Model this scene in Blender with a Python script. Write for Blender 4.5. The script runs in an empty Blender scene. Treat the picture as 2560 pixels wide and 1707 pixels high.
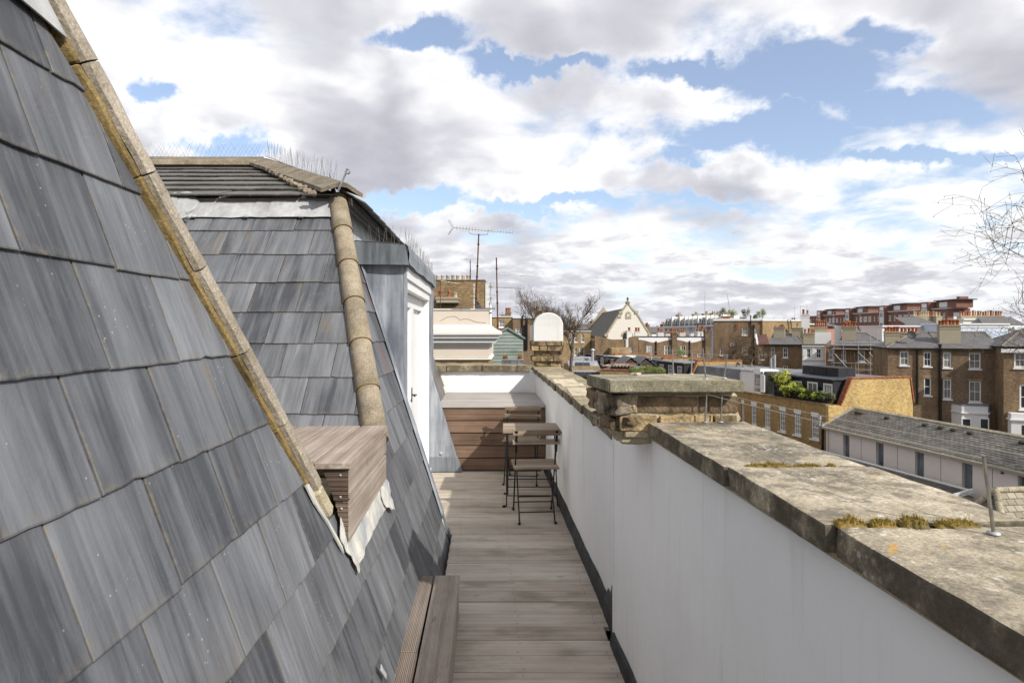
import bpy, bmesh, math, random
from mathutils import Vector, Matrix, noise as mnoise
R = random.Random(7)
sc = bpy.context.scene
COL = sc.collection
# ------------------------------------------------------------------ camera
F = 1500.0; CX = 1280.0; HY = 827.0; EYE = 1.62      # focal length, centre, horizon (in photo pixels), eye height
cam = bpy.data.objects.new('camera', bpy.data.cameras.new('camera')); COL.objects.link(cam)
cam.location = (0, 0, EYE); cam.rotation_euler = (math.pi/2, 0, 0)
cam.data.sensor_width = 36; cam.data.lens = 36*F/2560; cam.data.shift_y = (HY-853.5)/2560
cam.data.clip_start = .05; cam.data.clip_end = 9000
sc.camera = cam
sc.view_settings.view_transform = 'Standard'; sc.view_settings.look = 'None'
sc.view_settings.gamma = 1; sc.view_settings.exposure = 0.62
# ------------------------------------------------------------------ node helpers
def lk(nt, a, b): nt.links.new(a, b)
def setin(nt, sock, v):
    if isinstance(v, bpy.types.NodeSocket): nt.links.new(v, sock)
    elif v is not None: sock.default_value = v
def math_(nt, op, a, b=None, c=None, clamp=False):
    n = nt.nodes.new('ShaderNodeMath'); n.operation = op; n.use_clamp = clamp
    setin(nt, n.inputs[0], a); setin(nt, n.inputs[1], b); setin(nt, n.inputs[2], c); return n.outputs[0]
def vmath(nt, op, a, b=None):
    n = nt.nodes.new('ShaderNodeVectorMath'); n.operation = op
    setin(nt, n.inputs[0], a)
    if b is not None: setin(nt, n.inputs[1], b)
    return n.outputs[0]
def noise(nt, vec, scale=5, detail=4, rough=.55, dist=0, dim='3D'):
    n = nt.nodes.new('ShaderNodeTexNoise'); n.noise_dimensions = dim
    setin(nt, n.inputs['Vector'], vec); n.inputs['Scale'].default_value = scale; n.inputs['Detail'].default_value = detail
    n.inputs['Roughness'].default_value = rough; n.inputs['Distortion'].default_value = dist
    return n.outputs['Fac']
def voro(nt, vec, scale=5, feature='F1', rnd=1):
    n = nt.nodes.new('ShaderNodeTexVoronoi'); n.feature = feature
    setin(nt, n.inputs['Vector'], vec); n.inputs['Scale'].default_value = scale; n.inputs['Randomness'].default_value = rnd
    return n.outputs['Distance']
def c4(c): return (c[0], c[1], c[2], 1) if len(c) == 3 else c
def ramp(nt, fac, stops, mode='LINEAR'):
    n = nt.nodes.new('ShaderNodeValToRGB'); n.color_ramp.interpolation = mode
    el = n.color_ramp.elements
    while len(el) < len(stops): el.new(.5)
    for e, (p, c) in zip(el, stops):
        e.position = p; e.color = c4(c) if not isinstance(c, (int, float)) else (c, c, c, 1)
    setin(nt, n.inputs[0], fac); return n.outputs[0]
def mix(nt, fac, a, b, blend='MIX'):
    n = nt.nodes.new('ShaderNodeMix'); n.data_type = 'RGBA'; n.blend_type = blend
    setin(nt, n.inputs[0], fac)
    setin(nt, n.inputs[6], c4(a) if isinstance(a, tuple) else a); setin(nt, n.inputs[7], c4(b) if isinstance(b, tuple) else b)
    return n.outputs[2]
def smooth(nt, v, lo, hi):
    n = nt.nodes.new('ShaderNodeMapRange'); n.interpolation_type = 'SMOOTHSTEP'
    setin(nt, n.inputs[0], v); n.inputs[1].default_value = lo; n.inputs[2].default_value = hi
    return n.outputs[0]
# ------------------------------------------------------------------ world: sky with cumulus
SUN_DIR = Vector((1.0, -1.0, 1.06)).normalized()       # towards the sun: right, behind the camera
W = bpy.data.worlds.new('World'); sc.world = W; W.use_nodes = True
nt = W.node_tree; nt.nodes.clear()
sky = nt.nodes.new('ShaderNodeTexSky'); sky.sky_type = 'NISHITA'; sky.sun_disc = False
sky.sun_elevation = math.asin(SUN_DIR.z); sky.sun_rotation = math.radians(135)
sky.air_density = 1.0; sky.dust_density = .6; sky.ozone_density = 1.6
tc = nt.nodes.new('ShaderNodeTexCoord'); D = tc.outputs['Generated']
sx = nt.nodes.new('ShaderNodeSeparateXYZ'); lk(nt, D, sx.inputs[0]); dx, dy, dz = sx.outputs
def plane(k):                                          # where the view ray meets a curved cloud deck
    den = math_(nt, 'ADD', math_(nt, 'MAXIMUM', math_(nt, 'MULTIPLY_ADD', dz, 1.0, k), 0.0), .21)
    cb = nt.nodes.new('ShaderNodeCombineXYZ')
    lk(nt, math_(nt, 'DIVIDE', dx, den), cb.inputs[0]); lk(nt, math_(nt, 'DIVIDE', dy, den), cb.inputs[1])
    return cb.outputs[0]
OFF = (3.7, 1.3, .4)
def cloudfield(k, det):
    p = vmath(nt, 'ADD', plane(k), OFF)
    big = noise(nt, p, 1.05, 1, .5, .2)
    fine = noise(nt, p, 2.9, det, .56, .25)
    return math_(nt, 'ADD', math_(nt, 'MULTIPLY', big, .40), math_(nt, 'MULTIPLY', fine, .60))
n0 = cloudfield(0.0, 8); n1 = cloudfield(.05, 3); n2 = cloudfield(.10, 2)
# clear breaks in the cloud, given as directions (tangent right, tangent up)
yy = math_(nt, 'MAXIMUM', dy, .05)
ta = math_(nt, 'DIVIDE', dx, yy); tb = math_(nt, 'DIVIDE', dz, yy)
wn = nt.nodes.new('ShaderNodeTexNoise'); lk(nt, D, wn.inputs['Vector']); wn.inputs['Scale'].default_value = 7; wn.inputs['Detail'].default_value = 7; wn.inputs['Roughness'].default_value = .62
ws = nt.nodes.new('ShaderNodeSeparateColor'); lk(nt, wn.outputs['Color'], ws.inputs[0])
ta = math_(nt, 'ADD', ta, math_(nt, 'MULTIPLY_ADD', ws.outputs[0], .26, -.13)); tb = math_(nt, 'ADD', tb, math_(nt, 'MULTIPLY_ADD', ws.outputs[1], .17, -.085))
gap = None
GAPS = [(2010, 185, 230, 85, 1.), (1850, 345, 230, 66, 1.), (1700, 175, 150, 40, .9), (2260, 265, 170, 40, .85), (2230, 95, 120, 46, .8), (1740, 405, 110, 38, .9),
        (1040, 100, 110, 32, .9), (1340, 150, 170, 24, .8), (560, 352, 130, 40, .85), (410, 265, 60, 32, .7), (2350, 395, 220, 16, .75),
        (1010, 500, 150, 24, .9), (1340, 522, 210, 22, .85), (1780, 505, 150, 16, .6)]
for (px, py, sa, sb, amp) in GAPS:
    a0 = (px-CX)/F; b0 = (HY-py)/F
    ea = math_(nt, 'MULTIPLY_ADD', ta, F/sa, -a0*F/sa); eb = math_(nt, 'MULTIPLY_ADD', tb, F/sb, -b0*F/sb)
    g = math_(nt, 'MULTIPLY', math_(nt, 'EXPONENT', math_(nt, 'MULTIPLY', math_(nt, 'MULTIPLY_ADD', ea, ea, math_(nt, 'MULTIPLY', eb, eb)), -1.0)), amp)
    gap = g if gap is None else math_(nt, 'MAXIMUM', gap, g)
dens = math_(nt, 'SUBTRACT', math_(nt, 'ADD', n0, math_(nt, 'MULTIPLY_ADD', smooth(nt, dz, .17, .02), -.035, .13)), math_(nt, 'MULTIPLY', gap, .30))
cover = smooth(nt, dens, .45, .585)
thick = smooth(nt, math_(nt, 'SUBTRACT', math_(nt, 'ADD', math_(nt, 'MULTIPLY', n1, .55), math_(nt, 'MULTIPLY', n2, .45)), math_(nt, 'MULTIPLY', gap, .16)), .40, .60)
billow = noise(nt, vmath(nt, 'ADD', plane(.02), OFF), 8.5, 5, .60, .3)
shade = math_(nt, 'ADD', math_(nt, 'MULTIPLY', thick, .9), math_(nt, 'MULTIPLY_ADD', billow, math_(nt, 'MULTIPLY_ADD', smooth(nt, dz, .20, .0), .55, .50), math_(nt, 'MULTIPLY_ADD', smooth(nt, dz, .20, .0), -.16, -.23)), None, True)
lowg = smooth(nt, dz, .27, .06)
shlow = math_(nt, 'MULTIPLY', lowg, math_(nt, 'MULTIPLY_ADD', smooth(nt, math_(nt, 'ADD', math_(nt, 'MULTIPLY', n0, .7), math_(nt, 'MULTIPLY', billow, .3)), .44, .60), .72, .10))
shade = math_(nt, 'MAXIMUM', shade, shlow)
ccol = ramp(nt, shade, [(0, (.83, .83, .84)), (.22, (.70, .70, .715)), (.50, (.535, .535, .57)), (1, (.375, .375, .42))])
skyc = mix(nt, 1.0, sky.outputs[0], (.124, .124, .124), 'MULTIPLY')
skyc = mix(nt, .15, skyc, (.80, .80, .92))                   # thin high veil
hz = smooth(nt, dz, .0, .20)
skyc = mix(nt, hz, mix(nt, .5, skyc, (.60, .69, .80)), skyc)
final = mix(nt, math_(nt, 'MULTIPLY', cover, .985), skyc, ccol)
low = smooth(nt, dz, -.02, .10)
final = mix(nt, low, mix(nt, .22, final, (.68, .69, .725)), final)
bg = nt.nodes.new('ShaderNodeBackground'); lk(nt, final, bg.inputs[0]); bg.inputs[1].default_value = .92
out = nt.nodes.new('ShaderNodeOutputWorld'); lk(nt, bg.outputs[0], out.inputs[0])
# ------------------------------------------------------------------ sun
sun = bpy.data.objects.new('sun', bpy.data.lights.new('sun', 'SUN')); COL.objects.link(sun)
sun.data.energy = 3.3; sun.data.angle = math.radians(.9); sun.data.color = (1, .95, .87)
sun.rotation_euler = (-SUN_DIR).to_track_quat('-Z', 'Y').to_euler(); sun.location = (30, -30, 40)
# ------------------------------------------------------------------ materials
MATS = {}
def newmat(name, rough=.8, metal=0, spec=.4):
    m = bpy.data.materials.new(name); m.use_nodes = True; nt = m.node_tree
    b = nt.nodes['Principled BSDF']; b.inputs['Roughness'].default_value = rough; b.inputs['Metallic'].default_value = metal
    b.inputs['Specular IOR Level'].default_value = spec
    MATS[name] = m; return m, nt, b
def coords(nt, scale=(1, 1, 1), rnd=True):
    t = nt.nodes.new('ShaderNodeTexCoord'); v = t.outputs['Object']
    if rnd:
        oi = nt.nodes.new('ShaderNodeObjectInfo')
        cb = nt.nodes.new('ShaderNodeCombineXYZ')
        r = math_(nt, 'MULTIPLY', oi.outputs['Random'], 37.0)
        lk(nt, r, cb.inputs[0]); lk(nt, math_(nt, 'MULTIPLY', r, 1.7), cb.inputs[1]); lk(nt, r, cb.inputs[2])
        v = vmath(nt, 'ADD', v, cb.outputs[0])
    return vmath(nt, 'MULTIPLY', v, scale)
def orand(nt): return nt.nodes.new('ShaderNodeObjectInfo').outputs['Random']
def bump(nt, b, h, strength=.3, dist=.01):
    n = nt.nodes.new('ShaderNodeBump'); n.inputs['Strength'].default_value = strength; n.inputs['Distance'].default_value = dist
    setin(nt, n.inputs['Height'], h); lk(nt, n.outputs[0], b.inputs['Normal'])
def basic(name, col, rough=.8, metal=0, var=.12, scale=6, bs=.15, bd=.004, spec=.35, rnd=.12):
    m, nt, b = newmat(name, rough, metal, spec)
    v = coords(nt); f = noise(nt, v, scale, 6, .62)
    d = tuple(x*(1-var*2.2) for x in col); l = tuple(min(1, x*(1+var)) for x in col)
    c = ramp(nt, f, [(.28, d), (.72, l)])
    k = math_(nt, 'MULTIPLY_ADD', orand(nt), rnd*2, 1-rnd)
    cc = nt.nodes.new('ShaderNodeCombineXYZ')
    for i in range(3): lk(nt, k, cc.inputs[i])
    c = mix(nt, 1, c, cc.outputs[0], 'MULTIPLY')
    lk(nt, c, b.inputs['Base Color'])
    if bs: bump(nt, b, noise(nt, v, scale*6, 4, .6), bs, bd)
    return m
# slate
def slate_mat(name, dark, light, stain=(.16, .12, .07), amt=.5):
    m, nt, b = newmat(name, .52, 0, .45)
    v = coords(nt, (13, 1.1, 3)); s = noise(nt, v, 1, 5, .58, .5)
    v2 = coords(nt, (60, 2.6, 3)); s2 = noise(nt, v2, 1, 6, .66, .25)
    v3 = coords(nt, (3.4, 2.2, 3)); s3 = noise(nt, v3, 1, 4, .55)
    f = math_(nt, 'ADD', math_(nt, 'MULTIPLY', s, .46), math_(nt, 'ADD', math_(nt, 'MULTIPLY', s2, .28), math_(nt, 'MULTIPLY', s3, .26)))
    f = math_(nt, 'ADD', f, math_(nt, 'MULTIPLY_ADD', orand(nt), .15, -.085))
    c = ramp(nt, f, [(.38, dark), (.49, tuple((a*.60+bb*.40) for a, bb in zip(dark, light))), (.565, tuple((a*.35+bb*.65) for a, bb in zip(dark, light))), (.65, light)])
    tq = nt.nodes.new('ShaderNodeTexCoord'); sq = nt.nodes.new('ShaderNodeSeparateXYZ'); lk(nt, tq.outputs['Object'], sq.inputs[0])
    en = noise(nt, coords(nt, (55, 40, 40)), 1, 4, .7)
    ed = math_(nt, 'MAXIMUM', smooth(nt, sq.outputs[0], .014, .001), math_(nt, 'MULTIPLY', smooth(nt, sq.outputs[1], .030, .002), .8))
    c = mix(nt, math_(nt, 'MULTIPLY', ed, math_(nt, 'MULTIPLY', smooth(nt, en, .42, .66), .6)), c, (.17, .145, .10))
    fine = noise(nt, coords(nt, (70, 50, 50)), 1, 3, .7)
    c = mix(nt, math_(nt, 'MULTIPLY', smooth(nt, fine, .60, .78), .12), c, (.30, .30, .29))
    st = noise(nt, coords(nt, (5, 1.6, 3)), 1.0, 6, .65, .8)
    c = mix(nt, math_(nt, 'MULTIPLY', smooth(nt, st, .58, .74), amt), c, stain)
    sp = voro(nt, coords(nt, (46, 46, 46)), 1)
    gate = smooth(nt, noise(nt, coords(nt, (6, 6, 6)), 1, 3, .6), .54, .66)
    c = mix(nt, math_(nt, 'MULTIPLY', math_(nt, 'LESS_THAN', sp, .12), math_(nt, 'MULTIPLY', gate, .55)), c, (.45, .44, .40))
    lk(nt, c, b.inputs['Base Color'])
    lk(nt, math_(nt, 'MULTIPLY_ADD', s2, .3, .36), b.inputs['Roughness'])
    h = math_(nt, 'ADD', math_(nt, 'MULTIPLY', noise(nt, coords(nt, (60, 6, 20)), 1, 5, .6, .4), .5), noise(nt, coords(nt, (9, 6, 9)), 1, 5, .6, 1.2))
    bump(nt, b, h, .55, .007)
    return m
slate_mat('slate', (.048, .051, .058), (.205, .213, .229))
slate_mat('slate_purple', (.085, .068, .072), (.16, .14, .145))
slate_mat('slate_old', (.075, .070, .064), (.15, .142, .132), (.20, .15, .07), .7)
basic('underlay', (.17, .125, .06), .95, var=.35, scale=24, bs=.5)
# speckled concrete / stone
def stone(name, base, dark, pale, orange=.0, dots=.5, dotscale=34, yellow=None, rough=.92, algae=0, blot=0):
    m, nt, b = newmat(name, rough, 0, .25)
    v = coords(nt)
    big = noise(nt, v, 2.6, 7, .66, .3); med = noise(nt, v, 11, 6, .65)
    f = math_(nt, 'ADD', math_(nt, 'MULTIPLY', big, .6), math_(nt, 'MULTIPLY', med, .4))
    c = ramp(nt, f, [(.36, dark), (.49, base), (.66, pale)])
    gr = noise(nt, v, 130, 3, .7)
    c = mix(nt, .75, c, ramp(nt, gr, [(.30, (.28, .28, .28)), (.52, (.52, .52, .52)), (.74, (.86, .84, .80))]), 'OVERLAY')
    if yellow: c = mix(nt, math_(nt, 'MULTIPLY', smooth(nt, noise(nt, v, 7, 5, .7), .55, .68), .6), c, yellow)
    if blot:                                               # grey-black crusts of old lichen
        bn = math_(nt, 'ADD', math_(nt, 'MULTIPLY', noise(nt, v, 3.6, 7, .72, .5), .6), math_(nt, 'MULTIPLY', noise(nt, v, 26, 5, .7), .4))
        c = mix(nt, math_(nt, 'MULTIPLY', smooth(nt, bn, .485, .56), blot), c, tuple(x*.9 for x in dark))
    if dots:
        for sc_, th, k in ((dotscale, .17, .8), (dotscale*2.3, .2, .55)):
            d = voro(nt, vmath(nt, 'ADD', v, (noise(nt, v, 40, 2), 0, 0)) if False else v, sc_)
            g = smooth(nt, noise(nt, v, 5.5, 4, .6), .44, .58)
            c = mix(nt, math_(nt, 'MULTIPLY', smooth(nt, d, th+.06, th-.04), math_(nt, 'MULTIPLY', g, dots*k)), c, (.60, .58, .53))
    if orange:
        o = smooth(nt, noise(nt, v, 13, 4, .62), .665, .70)
        c = mix(nt, math_(nt, 'MULTIPLY', o, orange), c, (.52, .27, .04))
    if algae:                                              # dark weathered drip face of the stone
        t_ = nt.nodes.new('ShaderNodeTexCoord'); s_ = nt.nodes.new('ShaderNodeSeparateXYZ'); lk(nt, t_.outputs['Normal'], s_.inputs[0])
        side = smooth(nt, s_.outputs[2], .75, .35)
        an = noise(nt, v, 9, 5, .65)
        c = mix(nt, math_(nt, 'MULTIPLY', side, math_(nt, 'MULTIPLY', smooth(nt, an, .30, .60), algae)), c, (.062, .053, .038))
    lk(nt, c, b.inputs['Base Color'])
    h = math_(nt, 'ADD', math_(nt, 'MULTIPLY', gr, .35), math_(nt, 'ADD', med, noise(nt, v, 45, 4, .6)))
    bump(nt, b, h, .6, .006)
    return m
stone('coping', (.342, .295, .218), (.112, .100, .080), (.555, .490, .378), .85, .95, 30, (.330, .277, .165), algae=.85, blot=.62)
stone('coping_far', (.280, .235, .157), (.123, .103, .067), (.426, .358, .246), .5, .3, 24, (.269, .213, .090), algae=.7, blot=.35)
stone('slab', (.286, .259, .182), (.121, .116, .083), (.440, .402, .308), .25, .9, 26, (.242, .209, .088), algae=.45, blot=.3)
stone('hip_tile', (.259, .216, .155), (.149, .124, .086), (.368, .316, .241), 0, .45, 60, (.241, .190, .103))
stone('verge_stone', (.30, .26, .205), (.20, .17, .125), (.40, .355, .29), 0, .4, 60)
stone('ridge_tile', (.17, .145, .11), (.10, .085, .06), (.26, .22, .16), 0, .25, 40)
stone('mortar', (.20, .145, .06), (.075, .055, .026), (.34, .25, .12), .1, .15, 40)
stone('old_mortar', (.36, .31, .21), (.17, .14, .09), (.50, .45, .34), .1, .2, 40)
basic('mortar_patch', (.50, .43, .31), .9, var=.15, scale=9, bs=.3)
# lead
def lead_mat(name, dark, light, sc_=1.0):
    m, nt, b = newmat(name, .5, .0, .5)
    t = coords(nt, (7*sc_, 7*sc_, 1.1*sc_)); s = noise(nt, t, 1, 6, .62, .4)
    t2 = coords(nt, (26*sc_, 26*sc_, 2.0*sc_)); s2 = noise(nt, t2, 1, 5, .6, .3)
    s3 = noise(nt, coords(nt, (2.5, 2.5, 2.5)), 1, 4, .6)
    f = math_(nt, 'ADD', math_(nt, 'MULTIPLY', s, .45), math_(nt, 'ADD', math_(nt, 'MULTIPLY', s2, .28), math_(nt, 'MULTIPLY', s3, .27)))
    c = ramp(nt, f, [(.40, dark), (.50, tuple((a+bb)/2 for a, bb in zip(dark, light))), (.59, light)])
    lk(nt, c, b.inputs['Base Color'])
    bump(nt, b, math_(nt, 'ADD', noise(nt, coords(nt), 5, 4, .5), math_(nt, 'MULTIPLY', noise(nt, coords(nt), 60, 3, .6), .2)), .35, .012)
    return m
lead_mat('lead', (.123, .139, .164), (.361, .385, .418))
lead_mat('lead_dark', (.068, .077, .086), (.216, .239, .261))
lead_mat('lead_pale', (.279, .283, .287), (.459, .463, .463))
m, nt, b = newmat('lead_stained', .55)
v = coords(nt, (5, 5, 2)); f = noise(nt, v, 1.6, 5, .6, .6); f2 = noise(nt, coords(nt, (8, 8, 3)), 1, 5, .65, 1.0)
c = ramp(nt, f, [(.35, (.30, .32, .34)), (.55, (.52, .51, .47)), (.7, (.62, .56, .42))])
c = mix(nt, math_(nt, 'MULTIPLY', smooth(nt, f2, .61, .68), .75), c, (.36, .17, .05)); lk(nt, c, b.inputs['Base Color'])
bump(nt, b, f, .5, .02)
# painted render
def render_mat(name, col, streak=(.55, .55, .54), amt=.35, rough=.75, dirt=(.40, .38, .33)):
    m, nt, b = newmat(name, rough, 0, .3)
    v = coords(nt, (1, 1, 1), False)
    c = ramp(nt, noise(nt, v, 2.2, 5, .6), [(.3, tuple(x*.94 for x in col)), (.7, col)])
    st = noise(nt, coords(nt, (9, 9, .55), False), 1, 6, .6, .2)
    c = mix(nt, math_(nt, 'MULTIPLY', smooth(nt, st, .56, .74), amt), c, streak)
    st2 = noise(nt, coords(nt, (26, 26, 1.0), False), 1, 6, .66, .15); g2 = smooth(nt, noise(nt, v, 1.3, 3, .5), .42, .62)
    c = mix(nt, math_(nt, 'MULTIPLY', math_(nt, 'MULTIPLY', smooth(nt, st2, .55, .70), g2), amt*.8), c, tuple(x*.82 for x in streak))
    sp = noise(nt, v, 38, 4, .7)
    c = mix(nt, math_(nt, 'MULTIPLY', smooth(nt, sp, .71, .76), .35), c, dirt)
    lk(nt, c, b.inputs['Base Color'])
    bump(nt, b, math_(nt, 'ADD', noise(nt, v, 7, 5, .6), math_(nt, 'MULTIPLY', noise(nt, v, 90, 3, .6), .25)), .22, .012)
    return m
render_mat('white_render', (.846, .851, .857))
render_mat('white_cap', (.66, .66, .64), (.42, .41, .38), .5, .85, (.25, .24, .21))
render_mat('cream', (.607, .538, .460), (.460, .386, .294), .3, .8, (.368, .276, .166))
render_mat('cream_white', (.681, .644, .570), (.414, .350, .248), .35, .8, (.322, .248, .138))
render_mat('white_stucco', (.684, .684, .674), (.570, .570, .551), .2)
render_mat('grey_stucco', (.34, .30, .22), (.20, .175, .125), .6, .9, (.14, .12, .09))
render_mat('pink_render', (.70, .635, .585), (.58, .52, .475), .35)
render_mat('salmon', (.50, .24, .17), (.42, .2, .15), .3)
render_mat('pale_blue', (.50, .58, .70)); render_mat('magenta', (.50, .10, .18)); render_mat('pale_grey', (.60, .61, .63)); render_mat('sky_blue', (.32, .45, .66))
basic('white_paint', (.754, .754, .745), .45, var=.03, scale=8, bs=.05, spec=.5, rnd=.03)
basic('black_metal', (.018, .018, .02), .42, .4, var=.2, scale=30, bs=.1, spec=.5)
basic('black_paint', (.022, .023, .027), .55, 0, var=.25, scale=3, bs=.1)
basic('bitumen', (.035, .037, .042), .6, 0, var=.4, scale=9, bs=.5, bd=.01)
basic('steel', (.42, .40, .37), .38, .85, var=.2, scale=40, bs=.1)
basic('galv', (.45, .46, .48), .5, .5, var=.2, scale=20, bs=.1)
basic('rust', (.13, .058, .035), .9, .1, var=.5, scale=40, bs=.4)
basic('wire', (.42, .38, .31), .6, .3, var=.1, scale=40, bs=0)
basic('spike', (.30, .29, .27), .5, .5, var=.1, bs=0)
basic('terracotta', (.33, .118, .058), .85, var=.25, scale=7, bs=.2, rnd=.25)
basic('buff_pot', (.50, .39, .24), .85, var=.25, scale=7, bs=.2, rnd=.25)
basic('pale_pot', (.52, .45, .35), .85, var=.25, scale=7, bs=.2, rnd=.2)
basic('red_tile', (.36, .125, .06), .85, var=.4, scale=9, bs=.3)
basic('flat_roof', (.19, .195, .205), .7, var=.25, scale=.8, bs=.1)
basic('dark_roof', (.045, .05, .06), .55, var=.35, scale=.9, bs=.1)
basic('asphalt', (.05, .05, .05), .9, var=.3, scale=1.5, bs=.2)
basic('bark', (.13, .105, .075), .9, var=.45, scale=5, bs=.5, bd=.03)
basic('bark_pale', (.30, .25, .17), .9, var=.4, scale=4, bs=.4, bd=.03)
basic('twig', (.16, .115, .075), .9, var=.3, scale=3, bs=0)
basic('scaffold_board', (.42, .29, .19), .85, var=.25, scale=3, bs=.2)
basic('dark_timber', (.07, .055, .04), .8, var=.3, scale=4, bs=.2)
basic('grass', (.07, .11, .035), .95, var=.4, scale=.4, bs=.3)
basic('dry_grass', (.34, .25, .10), .9, var=.3, scale=9, bs=0)
basic('pebble', (.46, .40, .32), .85, var=.3, scale=30, bs=.3, rnd=.3)
def leaf_mat(name, a, bcol):
    m, nt, b = newmat(name, .65, 0, .3)
    v = coords(nt); f = noise(nt, v, 2.2, 5, .7)
    lk(nt, ramp(nt, f, [(.3, a), (.7, bcol)]), b.inputs['Base Color'])
    b.inputs['Subsurface Weight'].default_value = 0
    return m
leaf_mat('leaf', (.054, .090, .022), (.192, .240, .054)); leaf_mat('leaf_yellow', (.176, .230, .027), (.486, .499, .081)); leaf_mat('leaf_dull', (.05, .065, .03), (.14, .14, .06))
leaf_mat('moss', (.055, .05, .012), (.24, .15, .025)); leaf_mat('moss_tip', (.20, .16, .03), (.36, .24, .04))
# timber
def wood(name, dark, mid, light, groove=0, rough=.75, green=0):
    m, nt, b = newmat(name, rough, 0, .25)
    v = coords(nt, (.9, 42, 42)); f = noise(nt, v, 1, 7, .66, .12)
    v2 = coords(nt, (2.3, 3.2, 3)); f2 = noise(nt, v2, 1, 4, .6)
    t = math_(nt, 'ADD', math_(nt, 'MULTIPLY', f, .62), math_(nt, 'MULTIPLY', f2, .38))
    t = math_(nt, 'ADD', t, math_(nt, 'MULTIPLY_ADD', orand(nt), .13, -.065))
    c = ramp(nt, t, [(.34, dark), (.50, mid), (.66, light)])
    if green: c = mix(nt, math_(nt, 'MULTIPLY', smooth(nt, noise(nt, coords(nt, (1.8, 4, 4)), 1, 5, .6), .50, .70), green), c, (.115, .10, .045))
    kn = noise(nt, coords(nt, (5, 17, 17)), 1, 3, .6, .8)
    c = mix(nt, math_(nt, 'MULTIPLY', smooth(nt, kn, .66, .76), .5), c, tuple(x*.55 for x in dark))
    lk(nt, c, b.inputs['Base Color'])
    h = math_(nt, 'MULTIPLY', noise(nt, coords(nt, (3, 70, 70)), 1, 4, .6), .5)
    if groove:
        t_ = nt.nodes.new('ShaderNodeTexCoord'); s_ = nt.nodes.new('ShaderNodeSeparateXYZ'); lk(nt, t_.outputs['Object'], s_.inputs[0])
        for ax in ((1,) if groove == 1 else (1, 2)):
            w = math_(nt, 'SINE', math_(nt, 'MULTIPLY', s_.outputs[ax], 2*math.pi/.0075))
            h = math_(nt, 'ADD', h, math_(nt, 'MULTIPLY', w, .7))
    bump(nt, b, h, .6, .004)
    return m
wood('deck', (.314, .264, .216), (.456, .393, .330), (.595, .538, .472), 0, .78, .45)
wood('deck_grooved', (.203, .159, .124), (.331, .270, .223), (.459, .398, .338), 1, .78, .25)
wood('step_brown', (.13, .10, .078), (.20, .16, .13), (.28, .235, .20), 1, .78)
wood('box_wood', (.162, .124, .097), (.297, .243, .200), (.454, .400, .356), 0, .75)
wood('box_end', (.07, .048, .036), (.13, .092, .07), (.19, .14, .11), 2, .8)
wood('bench_front', (.089, .055, .036), (.158, .100, .068), (.231, .158, .110), 0, .6)
wood('bench_top', (.231, .205, .179), (.357, .326, .299), (.483, .452, .420), 0, .75)
wood('bistro', (.145, .105, .07), (.27, .205, .145), (.42, .345, .27), 0, .6)
wood('green_board', (.13, .165, .145), (.215, .26, .235), (.30, .345, .315), 0, .8)
# brick
def brick(name, c1, c2, mortar_, soot=.5, sx_=.225, sz=.075, white=0, ms=.012):
    m, nt, b = newmat(name, .9, 0, .2)
    t = nt.nodes.new('ShaderNodeTexCoord'); s = nt.nodes.new('ShaderNodeSeparateXYZ'); lk(nt, t.outputs['Object'], s.inputs[0])
    cb = nt.nodes.new('ShaderNodeCombineXYZ'); lk(nt, math_(nt, 'ADD', s.outputs[0], s.outputs[1]), cb.inputs[0]); lk(nt, s.outputs[2], cb.inputs[1])
    br = nt.nodes.new('ShaderNodeTexBrick'); lk(nt, cb.outputs[0], br.inputs['Vector'])
    br.inputs['Scale'].default_value = 1; br.inputs['Brick Width'].default_value = sx_; br.inputs['Row Height'].default_value = sz
    br.inputs['Mortar Size'].default_value = ms; br.inputs['Mortar Smooth'].default_value = .2; br.inputs['Bias'].default_value = 0
    br.inputs['Color1'].default_value = c4(c1); br.inputs['Color2'].default_value = c4(c2); br.inputs['Mortar'].default_value = c4(mortar_)
    v = t.outputs['Object']
    c = br.outputs[0]
    pn = noise(nt, vmath(nt, 'MULTIPLY', v, (4.4, 4.4, 13)), 1, 2, .5)
    c = mix(nt, .8, c, ramp(nt, pn, [(.3, .30), (.5, .5), (.72, .72)]), 'OVERLAY')
    big = noise(nt, vmath(nt, 'MULTIPLY', v, (1, 1, .55)), .75, 6, .65)
    c = mix(nt, soot, c, ramp(nt, big, [(.32, .24), (.52, .5), (.72, .62)]), 'OVERLAY')
    if white:
        w = noise(nt, vmath(nt, 'MULTIPLY', v, (2.6, 2.6, 8)), 1, 5, .7)
        c = mix(nt, math_(nt, 'MULTIPLY', smooth(nt, w, .60, .68), white), c, (.60, .50, .34))
    lk(nt, c, b.inputs['Base Color'])
    bump(nt, b, math_(nt, 'ADD', math_(nt, 'MULTIPLY', br.outputs['Fac'], -1), math_(nt, 'MULTIPLY', noise(nt, v, 18, 3, .6), .5)), .5, .01)
    return m
brick('brick_brown', (.235, .155, .086), (.159, .103, .063), (.221, .172, .117), .8)
brick('brick_dark', (.204, .135, .081), (.138, .094, .063), (.195, .157, .110), .8)
brick('brick_tan', (.345, .236, .109), (.247, .161, .081), (.322, .253, .161), .6)
brick('brick_stock', (.281, .185, .085), (.169, .112, .062), (.250, .200, .125), .7, white=.15)
brick('brick_yellow', (.47, .325, .12), (.38, .25, .085), (.44, .34, .18), .45, white=.35)
brick('brick_mews', (.390, .247, .091), (.286, .176, .072), (.338, .247, .130), .6, white=.1)
brick('brick_red', (.250, .111, .076), (.196, .086, .062), (.230, .142, .108), .3)
basic('single_brick', (.366, .271, .146), .92, var=.5, scale=11, bs=.9, bd=.012, rnd=.35)
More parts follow.
